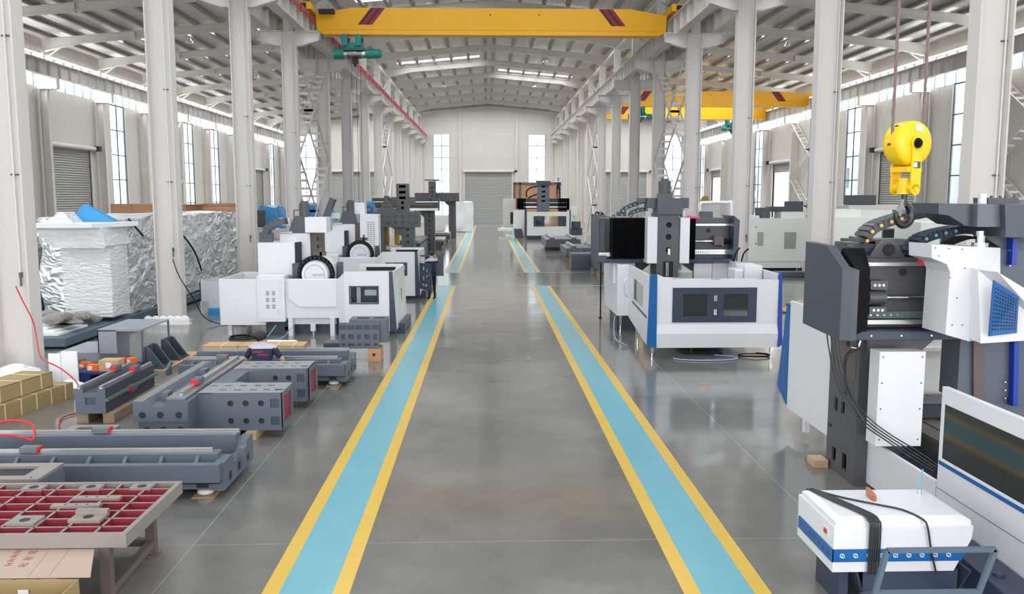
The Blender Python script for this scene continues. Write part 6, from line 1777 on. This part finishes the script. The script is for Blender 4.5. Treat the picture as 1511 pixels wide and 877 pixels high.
# end cover and bellows
n = MB().prism([(10.3, 1.95), (10.3, 2.96), (9.65, 2.95), (9.2, 2.72), (9.2, 1.92)], 'x', 3.9, 4.0)
n.hexa([(3.9, 9.2, 1.92), (4.0, 9.14, 1.92), (4.07, 9.14, 1.92), (4.0, 9.3, 1.92), (3.9, 9.2, 2.74), (4.0, 9.14, 2.71), (4.07, 9.14, 2.71), (4.0, 9.3, 2.74)])
n.build('end_cover', M['dgrey'], t, .006)
n = MB()
for i in range(12):
    x = 4.08+i*.027; dy = i*.035
    n.hexa([(x, 9.2+dy, 1.98), (x+.012, 9.2+dy, 1.98), (x+.012, 10.1, 1.98), (x, 10.1, 1.98), (x, 9.2+dy, 2.68), (x+.012, 9.2+dy, 2.68), (x+.012, 9.65+dy*.3, 2.92), (x, 9.65+dy*.3, 2.92)])
    n.hexa([(x+.012, 9.24+dy, 1.98), (x+.024, 9.24+dy, 1.98), (x+.024, 10.1, 1.98), (x+.012, 10.1, 1.98), (x+.012, 9.24+dy, 2.66), (x+.024, 9.24+dy, 2.66), (x+.024, 9.7+dy*.3, 2.88), (x+.012, 9.7+dy*.3, 2.88)])
n.build('bellows', M['black'], t)
MB().prism([(4.55, 2.78), (4.98, 2.78), (4.9, 2.9), (4.82, 2.99), (4.7, 2.99), (4.62, 2.9)], 'y', 9.95, 10.0).build('motor_bracket', M['cast'], t, .004)
MB().ring((4.765, 9.945, 2.88), .062, .012, 'y').cyl((4.765, 9.94, 2.88), (4.765, 9.95, 2.88), .06, n=18).build('bracket_hole', M['hole'], t)
MB().box(4.4, 8.2, 10.1, 10.3, 2.8, 2.9).build('cable_tray', M['navy'], t)
# drag chains with dots
c1 = [at(a, b, 10.3) for a, b in ((1284, 374), (1280, 366), (1279, 357), (1282, 348), (1289, 340), (1300, 333), (1320, 326), (1345, 319), (1375, 313), (1410, 308))]
dchain(t, [(p.x, p.z) for p in c1], .11, .3, 10.3, 'ydot', 'cast', .022)
c2 = [at(a, b, 10.0) for a, b in ((1362, 390), (1354, 382), (1350, 372), (1353, 361), (1362, 353), (1378, 347), (1400, 342), (1425, 338), (1440, 336))]
dchain(t, [(p.x, p.z) for p in c2], .1, .28, 9.95, 'lblue', 'navy', .02)
# saddle cover
n = MB(); plate(n, [(1375, 361), (1440, 365), (1430, 504), (1395, 494), (1402, 402), (1397, 390), (1375, 381)], 9.0, .5)
n.build('saddle_cover', W, t)
a, b, c, d_ = at(1440, 365, 9.0), at(1476, 366, 9.25), at(1478, 400, 9.25), at(1455, 400, 9.1)
n = MB(); q = [at(1440, 365, 9.0), at(1476, 366, 9.3), at(1476, 500, 9.3), at(1430, 504, 9.0)]
back = [Vector((v.x, 9.6, v.z)) for v in q]
n.add(q+back, [(3, 2, 1, 0), (0, 1, 5, 4), (1, 2, 6, 5), (2, 3, 7, 6), (3, 0, 4, 7), (4, 5, 6, 7)])
n.build('saddle_side_cover', W, t)
# vented wedge
n = MB()
q = [at(1443, 398, 8.85), at(1473, 402, 8.6), at(1560, 455, 8.5), at(1560, 500, 8.5), at(1447, 507, 8.75)]
back = [Vector((v.x+.05, 9.3, v.z+.03)) for v in q]
n.add(q+back, [(4, 3, 2, 1, 0)]+[(i, (i+1) % 5, 5+(i+1) % 5, 5+i) for i in range(5)])
n.build('vent_housing', W, t)
vq = [at(1464, 413, 8.60), at(1501, 438, 8.53), at(1498, 491, 8.53), at(1457, 496, 8.66)]
vq = [v + Vector((0, -.03, 0)) for v in vq]
n = MB().add(vq+[v+Vector((0, .02, 0)) for v in vq], [(3, 2, 1, 0), (0, 1, 5, 4), (1, 2, 6, 5), (2, 3, 7, 6), (3, 0, 4, 7)])
vp = n.build('vent_panel', M['blue'], t)
n = MB()
for i in range(11):
    for j in range(9):
        u = .1+.8*j/8; v = .12+.76*i/10
        p = vq[0].lerp(vq[1], u).lerp(vq[3].lerp(vq[2], u), v)
        n.box(p.x-.006, p.x+.006, p.y-.004, p.y-.001, p.z-.009, p.z+.009)
n.build('vent_slots', M['hole'], vp)
n = MB()
for px, py in ((1380, 366), (1400, 367), (1420, 368), (1402, 410), (1412, 440), (1405, 480), (1424, 396), (1420, 480), (1385, 378)):
    p = at(px, py, 8.995); n.cyl((p.x, 8.99, p.z), (p.x, 9.0, p.z), .007, n=8)
n.build('screw', M['cast'], t)
MB().box(4.99, 5.05, 9.45, 9.7, 2.73, 2.79).build('wiper', M['red'], t)
# head and ram
n = MB(); plate(n, [(1385, 300), (1443, 302), (1443, 335), (1424, 333), (1400, 318), (1385, 316)], 9.35, .6); n.build('head_side_plate', M['dgrey'], t)
n = MB(); plate(n, [(1443, 301), (1482, 302), (1481, 335), (1442, 335)], 9.25, .7); n.build('head_plate', M['grey'], t)
n = MB(); plate(n, [(1483, 302), (1570, 302), (1570, 352), (1484, 350)], 9.15, .9); n.build('head_cap', M['dgrey'], t)
n = MB(); plate(n, [(1451, 337), (1570, 337), (1570, 610), (1437, 610), (1437, 500), (1476, 500), (1476, 365), (1455, 352)], 9.62, .25); n.box(5.5, 7, 9.6, 10, 1.15, 2.9); n.build('ram', M['slate'], t)
n = MB(); plate(n, [(1495, 352), (1502, 352), (1500, 392), (1493, 392)], 9.5, .12); plate(n, [(1497, 505), (1504, 505), (1502, 600), (1495, 600)], 9.5, .12); n.build('blue_line', M['dblue'], t)
n = MB(); plate(n, [(1437, 500), (1452, 500), (1450, 610), (1437, 610)], 9.55, .1); n.build('ram_way', M['rust'], t)
p = at(1447, 345, 9.4); MB().cyl((p.x, 9.4, p.z-.15), (p.x, 9.4, p.z+.03), .05, n=14).cyl((p.x, 9.4, p.z-.17), (p.x, 9.4, p.z-.1), .09, n=16).build('coupling', M['chrome'], t)
n = MB()
for i in range(4):
    a0 = at(1388+i*6, 360, 9.5); b0 = at(1415+i*5, 349+i, 9.5); c0 = at(1445, 352, 9.5)
    n.tube([a0, b0, c0], .012)
n.build('cable', M['black'], t)
n = MB()
for i in range(5): p = at(1490, 370+22*i*1.0, 9.55) if i < 2 else at(1483, 540+12*i, 9.55); n.cyl((p.x, 9.54, p.z), (p.x, 9.61, p.z), .008, n=8)
n.build('bolt', M['chrome'], t)
n = MB(); plate(n, [(1447, 286), (1456, 286), (1456, 301), (1446, 301)], 9.6, .05); n.build('sensor_box', M['offw'], t)
n = MB(); plate(n, [(1458, 292), (1503, 292), (1505, 301), (1458, 301)], 9.6, .3)
for px in (1464, 1477, 1485, 1498): plate(n, [(px-1.2, 289), (px+1.2, 289), (px+1.2, 292), (px-1.2, 292)], 9.65, .03)
n.build('top_bracket', M['cast'], t)
# cables down the column
n = MB()
for i in range(4):
    pts = [at(1220+i*6, 494, 9.75), at(1224+i*5, 520, 9.7), at(1230+i*5, 548, 9.6), at(1245+i*5, 590, 9.45), at(1272+i*4, 625-i*2, 9.3), at(1310+i*2, 652-i*3, 9.2), at(1345+i*2, 676-i*4, 9.0), at(1378+i*2, 696-i*3, 8.85)]
    n.tube(pts, .008)
n.tube([at(1268, 513, 9.8), at(1252, 522, 9.8), at(1246, 540, 9.75), at(1249, 570, 9.6), at(1262, 600, 9.4), at(1275, 622, 9.3)], .02)
n.build('cable_bundle', M['cable'], t)
MB().tube([at(1256, 513, 9.8), at(1266, 513, 9.8), at(1270, 503, 9.8)], .014).build('hose_elbow', M['chrome'], t)
solo(MB().box(4.24, 4.43, 10.6, 10.85, 0, .1), 'wooden_block', M['wood'], 'small pale wooden block at the foot of the near machine column', 'block', bevel=.005)
# chip conveyor
t = thing('chip_conveyor', 'dark blue grey chip conveyor along the foot of the near machine', 'conveyor', (4.3, 6.8, 0))
MB().hexa([(4.05, 5.2, 0), (4.58, 5.2, 0), (4.58, 8.0, 0), (4.2, 8.0, 0), (4.25, 5.2, .17), (4.58, 5.2, .2), (4.58, 8.0, .3), (4.3, 8.0, .3)]).build('trough', M['navy'], t, .006)
MB().cyl((4.42, 6.9, .22), (4.42, 6.9, .27), .05, n=18).build('port', M['navy'], t)

# ---- chip cart and the white control box on it
t = thing('chip_cart', 'dark open chip cart with a tubular push handle, under the white box', 'cart', (3.5, 7.0, 0))
n = MB()
n.hexa([(3.2, 6.85, .1), (3.22, 6.85, .1), (3.22, 7.5, .1), (3.2, 7.5, .1), (3.12, 6.8, .335), (3.14, 6.8, .335), (3.14, 7.5, .335), (3.12, 7.5, .335)])
n.hexa([(4.0, 6.85, .1), (4.02, 6.85, .1), (4.02, 7.5, .1), (4.0, 7.5, .1), (4.1, 6.8, .335), (4.12, 6.8, .335), (4.12, 7.5, .335), (4.1, 7.5, .335)])
n.box(3.2, 4.02, 6.84, 6.86, .1, .335).box(3.2, 4.02, 7.48, 7.5, .1, .335).box(3.2, 4.02, 6.86, 7.48, .1, .12)
n.box(3.02, 3.1, 6.9, 7.4, .0, .335)
n.build('hopper', M['navy'], t)
for x in (3.3, 3.9):
    for y in (6.95, 7.4): MB().cyl((x-.02, y, .05), (x+.02, y, .05), .05, n=14).build('castor', M['black'], t)
n = MB().bar((3.0, 6.2, .44), (3.08, 6.2, .79), .035).bar((3.08, 6.2, .79), (3.93, 6.2, .79), .035).bar((3.93, 6.2, .79), (3.82, 6.2, .44), .035).bar((3.0, 6.2, .44), (3.2, 6.84, .12), .035).bar((3.82, 6.2, .44), (3.95, 6.84, .12), .035).bar((3.0, 6.2, .45), (3.82, 6.2, .45), .03)
n.bar((3.0, 6.2, .44), (2.95, 6.2, .03), .035).bar((3.82, 6.2, .44), (3.8, 6.2, .03), .035)
n.build('push_handle', M['plat'], t)
t = thing('control_box', 'white control box with a blue band of square emblems, cables lying over it', 'control box', (3.5, 7.2, .34))
x0, x1, y0, y1 = 2.915, 4.11, 6.8, 7.62
n = MB().prism([(x0, .34), (3.96, .34), (4.1, .62), (x1, .72), (x0, .72)], 'y', y0, y1)
n.build('box_body', W, t, .004)
n = MB().hexa([(x0, y0, .72), (x1, y0, .72), (x1, y1, .72), (x0, y1, .72), (x0, y0, .735), (x1, y0, .735), (x1, y1, .735), (x0, y1, .735)])
n.hexa([(x0+.02, y0+.02, .735), (x1-.01, y0+.02, .735), (x1-.01, y1-.02, .735), (x0+.02, y1-.02, .735), (x0+.02, y0+.03, .775), (x1-.01, y0+.03, .775), (x1-.01, y1-.03, .775), (x0+.02, y1-.03, .775)])
n.hexa([(x0+.02, y0+.03, .775), (x1-.01, y0+.03, .775), (x1-.01, y1-.03, .775), (x0+.02, y1-.03, .775), (x0+.08, y0+.09, .80), (x1-.06, y0+.09, .80), (x1-.06, y1-.09, .80), (x0+.08, y1-.09, .80)])
n.build('box_lid', W, t, .003)
n = MB().prism([(x0-.01, .435), (4.01, .435), (4.063, .545), (x0-.01, .545)], 'y', y0-.012, y0).box(x0-.014, x0, y0-.012, y1-.05, .435, .545)
bd = n.build('blue_band', M['blue'], t)
n = MB()
def emblem(n, c, ux, yy):
    s = .019; w = .005
    for a0, a1, b0, b1 in ((-s, s*.5, s-w, s), (-s*.5, s, -s, -s+w), (-s, -s+w, -s*.2, s), (s-w, s, -s, s*.2), (-s*.2, s, s*.3, s*.3+w), (-s, s*.2, -s*.3-w, -s*.3)):
        if ux: n.box(c[0]+a0, c[0]+a1, yy-.001, yy, c[1]+b0, c[1]+b1)
        else: n.box(yy-.001, yy, c[0]+a0, c[0]+a1, c[1]+b0, c[1]+b1)
for i in range(9): emblem(n, (x0+.075+i*.114, .49), True, y0-.012)
n.build('square_emblem', M['lblock'], bd)
n = MB()
for i in range(7): emblem(n, (y0+.07+i*.105, .49), False, x0-.014)
n.build('square_emblem', M['navy'], bd)
o = MB().box(x0-.006, x0, y0+.1, y0+.22, .61, .68).build('switch_plate', W, t)
MB().box(x0-.012, x0-.006, y0+.13, y0+.19, .625, .665).build('red_switch', M['red'], o)
n = MB()
for i in range(6):
    q = i*.018
    xs_ = 3.03+q
    n.tube([(2.98+q*.6, 7.6, .79), (3.0+q*.7, 7.45, .812), (3.08+q, 7.2, .812), (3.16+q, 7.0, .812), (3.2+q, 6.87, .81), (3.205+q, 6.8, .79), (3.21+q, 6.775, .74), (3.21+q, 6.775, .33)], .0075, 8)
n.tube([(3.03, 7.5, .825), (3.25, 7.2, .815), (3.35, 7.0, .81), (3.42, 6.85, .81), (3.28, 6.8, .79), (3.3, 6.775, .7), (3.3, 6.775, .34)], .008, 6) if False else None
n.tube([(3.0, 7.55, .812), (3.15, 7.35, .812), (3.35, 7.18, .812), (3.55, 7.03, .812), (3.62, 6.93, .81), (3.68, 6.82, .79), (3.7, 6.775, .74), (3.74, 6.775, .55), (3.8, 6.775, .32)], .009, 6)
n.build('black_cable', M['cable'], t)
o = solo(MB().hexa([(3.44, 7.24, .804), (3.47, 7.22, .804), (3.47, 7.36, .804), (3.44, 7.38, .804), (3.435, 7.24, .86), (3.465, 7.22, .86), (3.465, 7.36, .885), (3.435, 7.38, .885)]), 'copper_fitting', M['copper'], 'small copper terminal block standing on the white control box', 'fitting', bevel=.004)
MB().cyl((3.96, 7.42, .80), (3.96, 7.42, .84), .014, n=10).build('hose_coupling', M['chrome'], t)
MB().tube([(3.96, 7.42, .84), (3.96, 7.43, .9), (3.99, 7.46, .96), (4.03, 7.52, .99)], .008).build('blue_tube', M['bhose'], t)

# ---- crane hook block hanging on two ropes
t = thing('hook_block', 'yellow crane hook block with dark steel hook hanging over the near machine', 'hook', (4.45, 9.0, 3.3), None)
hx, hy, hz = 4.45, 9.0, 4.06
n = MB()
R_ = .235
prof = [(-.125, .1), (-.122, .19), (-.105, .225), (-.07, R_), (.07, R_), (.105, .225), (.122, .19), (.125, .1)]
vs = []; fs = []; K = 40
for k in range(K):
    a_ = 2*PI*k/K
    for (yy, rr) in prof: vs.append((hx+rr*math.cos(a_), hy+yy, hz+rr*math.sin(a_)))
m_ = len(prof)
for k in range(K):
    for j in range(m_-1): fs.append((k*m_+j, k*m_+j+1, ((k+1) % K)*m_+j+1, ((k+1) % K)*m_+j))
n.smooth = True; n.add(vs, fs); n.smooth = False
n.add([vs[k*m_] for k in range(K)], [tuple(range(K))]); n.add([vs[k*m_+m_-1] for k in range(K)], [tuple(range(K-1, -1, -1))])
n.build('sheave_housing', M['hyel'], t)
for s in (-1, 1):
    y = hy+s*.14
    n = MB().box(hx-.06, hx+.06, y-.012, y+.012, hz-.48, hz).cyl((hx, y-.012, hz), (hx, y+.012, hz), .075, n=20).cyl((hx, y-.012, hz-.48), (hx, y+.012, hz-.48), .06, n=20)
    n.build('cheek_plate', M['hyel'], t, .003)
    MB().cyl((hx, y+s*.012, hz), (hx, y+s*.03, hz), .055, .045, n=20).cyl((hx, y+s*.03, hz), (hx, y+s*.045, hz), .025, n=14).build('axle_cap', M['black'], t)
    MB().cyl((hx, y+s*.012, hz-.48), (hx, y+s*.03, hz-.48), .028, n=14).build('pin', M['hyel'], t)
MB().box(hx-.09, hx+.09, hy-.13, hy+.13, hz-.3, hz-.24).cyl((hx, hy-.13, hz-.46), (hx, hy+.13, hz-.46), .055, n=16).cyl((hx, hy, hz-.53), (hx, hy, hz-.36), .08, n=18).build('crosshead', M['hyel'], t, .004)
MB().box(hx-.045, hx+.045, hy-.155, hy-.152, hz-.26, hz-.19).mat(1).box(hx-.045, hx+.0, hy-.156, hy-.152, hz-.25, hz-.2).build('rating_plate', [M['cast'], M['foam']], t)
n = MB()
for i in range(6):
    a0, a1 = PI*.62-i*.1, PI*.62-(i+1)*.1
    a0 -= .25; a1 -= .25
    n.add([(hx+.19*math.cos(a0), hy-.128, hz+.19*math.sin(a0)), (hx+.13*math.cos(a0), hy-.132, hz+.13*math.sin(a0)), (hx+.13*math.cos(a1), hy-.132, hz+.13*math.sin(a1)), (hx+.19*math.cos(a1), hy-.128, hz+.19*math.sin(a1))], [(0, 1, 2, 3)])
n.build('arc_label', M['foam'], t)
n = MB().hexa([(hx-.245, hy-.02, hz-.02), (hx-.23, hy-.02, hz-.02), (hx-.23, hy+.02, hz-.02), (hx-.245, hy+.02, hz-.02), (hx-.15, hy-.02, hz+.19), (hx-.13, hy-.02, hz+.19), (hx-.13, hy+.02, hz+.19), (hx-.15, hy+.02, hz+.19)]); n.build('rope_slot', M['hole'], t)
# hook itself
hk = MB().cyl((hx, hy, hz-.645), (hx, hy, hz-.53), .03, n=14)
pts = []; rr = []
for i in range(25):
    a_ = PI*.5 - (PI*1.55)*i/24
    pts.append((hx+.1*math.cos(a_), hy, hz-.75+.11*math.sin(a_)))
    rr.append(.026+.02*math.sin(PI*min(1, i/20)))
pts = [(hx, hy, hz-.6)]+pts; rr = [.03]+rr
hk.tube(pts, rr, 14); hk.ball(pts[-1], .022)
hk.build('hook', M['black2'] if 'black2' in M else M['dsteel'], t)
MB().hexa([(hx-.09, hy-.015, hz-.74), (hx-.05, hy-.015, hz-.77), (hx-.05, hy+.015, hz-.77), (hx-.09, hy+.015, hz-.74), (hx-.04, hy-.02, hz-.58), (hx+.02, hy-.02, hz-.6), (hx+.02, hy+.02, hz-.6), (hx-.04, hy+.02, hz-.58)]).build('safety_latch', M['chrome'], t)
for dx in (-.2, .2):
    n = MB()
    for k in range(3):
        pts = []
        for i in range(120):
            z = hz+.02+i*.062; a_ = i*.9+k*2*PI/3
            pts.append((hx+dx+.009*math.cos(a_), hy+.009*math.sin(a_), z))
        n.tube(pts, .0095, 5)
    n.build('wire_rope', M['rope'], t)
t.rotation_euler.z = math.radians(17)

# white sign on the outside building seen through the window
# ================================================================ CAMERA, LIGHT
cd = bpy.data.cameras.new('camera'); cam = bpy.data.objects.new('camera', cd); COL.objects.link(cam)
cd.sensor_fit = 'HORIZONTAL'; cd.sensor_width = 36; cd.lens = CF/CW*36; cd.clip_end = 1000
cam.matrix_world = Matrix(((_r.x, _u.x, -_f.x, CAM.x), (_r.y, _u.y, -_f.y, CAM.y), (_r.z, _u.z, -_f.z, CAM.z), (0, 0, 0, 1)))
sc = bpy.context.scene; sc.camera = cam
w = bpy.data.worlds.new('sky'); sc.world = w; w.use_nodes = True
bg = w.node_tree.nodes['Background']; bg.inputs[0].default_value = (.92, .95, 1.0, 1); bg.inputs[1].default_value = SKY
def area(loc, rot, sx, sy, L):
    ld = bpy.data.lights.new('daylight_and_fill', 'AREA'); ld.shape = 'RECTANGLE'; ld.size = sx; ld.size_y = sy; ld.energy = L*PI*sx*sy
    ld.color = (1, .975, .95)
    o = bpy.data.objects.new('daylight_and_fill', ld); COL.objects.link(o); o.location = loc; o.rotation_euler = rot
    return o
# area lamps at the ribbon windows and at the seen and added skylights
area((XL-.3, 56, 11.4), (0, -PI/2, 0), 2., 122, LR); area((XR+.3, 56, 11.4), (0, PI/2, 0), 2., 122, LR)
for x in (-10.25, 10.85): area((x, YB-.3, 5.5), (PI/2, 0, 0), 19.5, 11, LB)   # front fill lamps added at the unseen openings of the near end wall
for sgn, a, b, d0, d1 in sky_bands:
    x = XC+sgn*(d0+d1)/2; sl = math.atan(.092)*sgn
    area((x, (a+b)/2, ZR(x)+.9), (0, sl, 0), d1-d0, b-a, LS if b < 50 or b-a < 1.3 else LF)  # one lamp per skylight band, including the added unseen ones
vs_ = sc.view_settings; sc.display_settings.display_device = 'sRGB'
vs_.view_transform = 'Standard'; vs_.look = 'None'; vs_.gamma = 1; vs_.use_curve_mapping = False; vs_.exposure = EXPO
sc.cycles.use_denoising = True; sc.cycles.max_bounces = 8; sc.cycles.diffuse_bounces = 5; sc.cycles.glossy_bounces = 3; sc.cycles.transparent_max_bounces = 8
sc.cycles.sample_clamp_indirect = 8
sc.cycles.caustics_reflective = False; sc.cycles.caustics_refractive = False
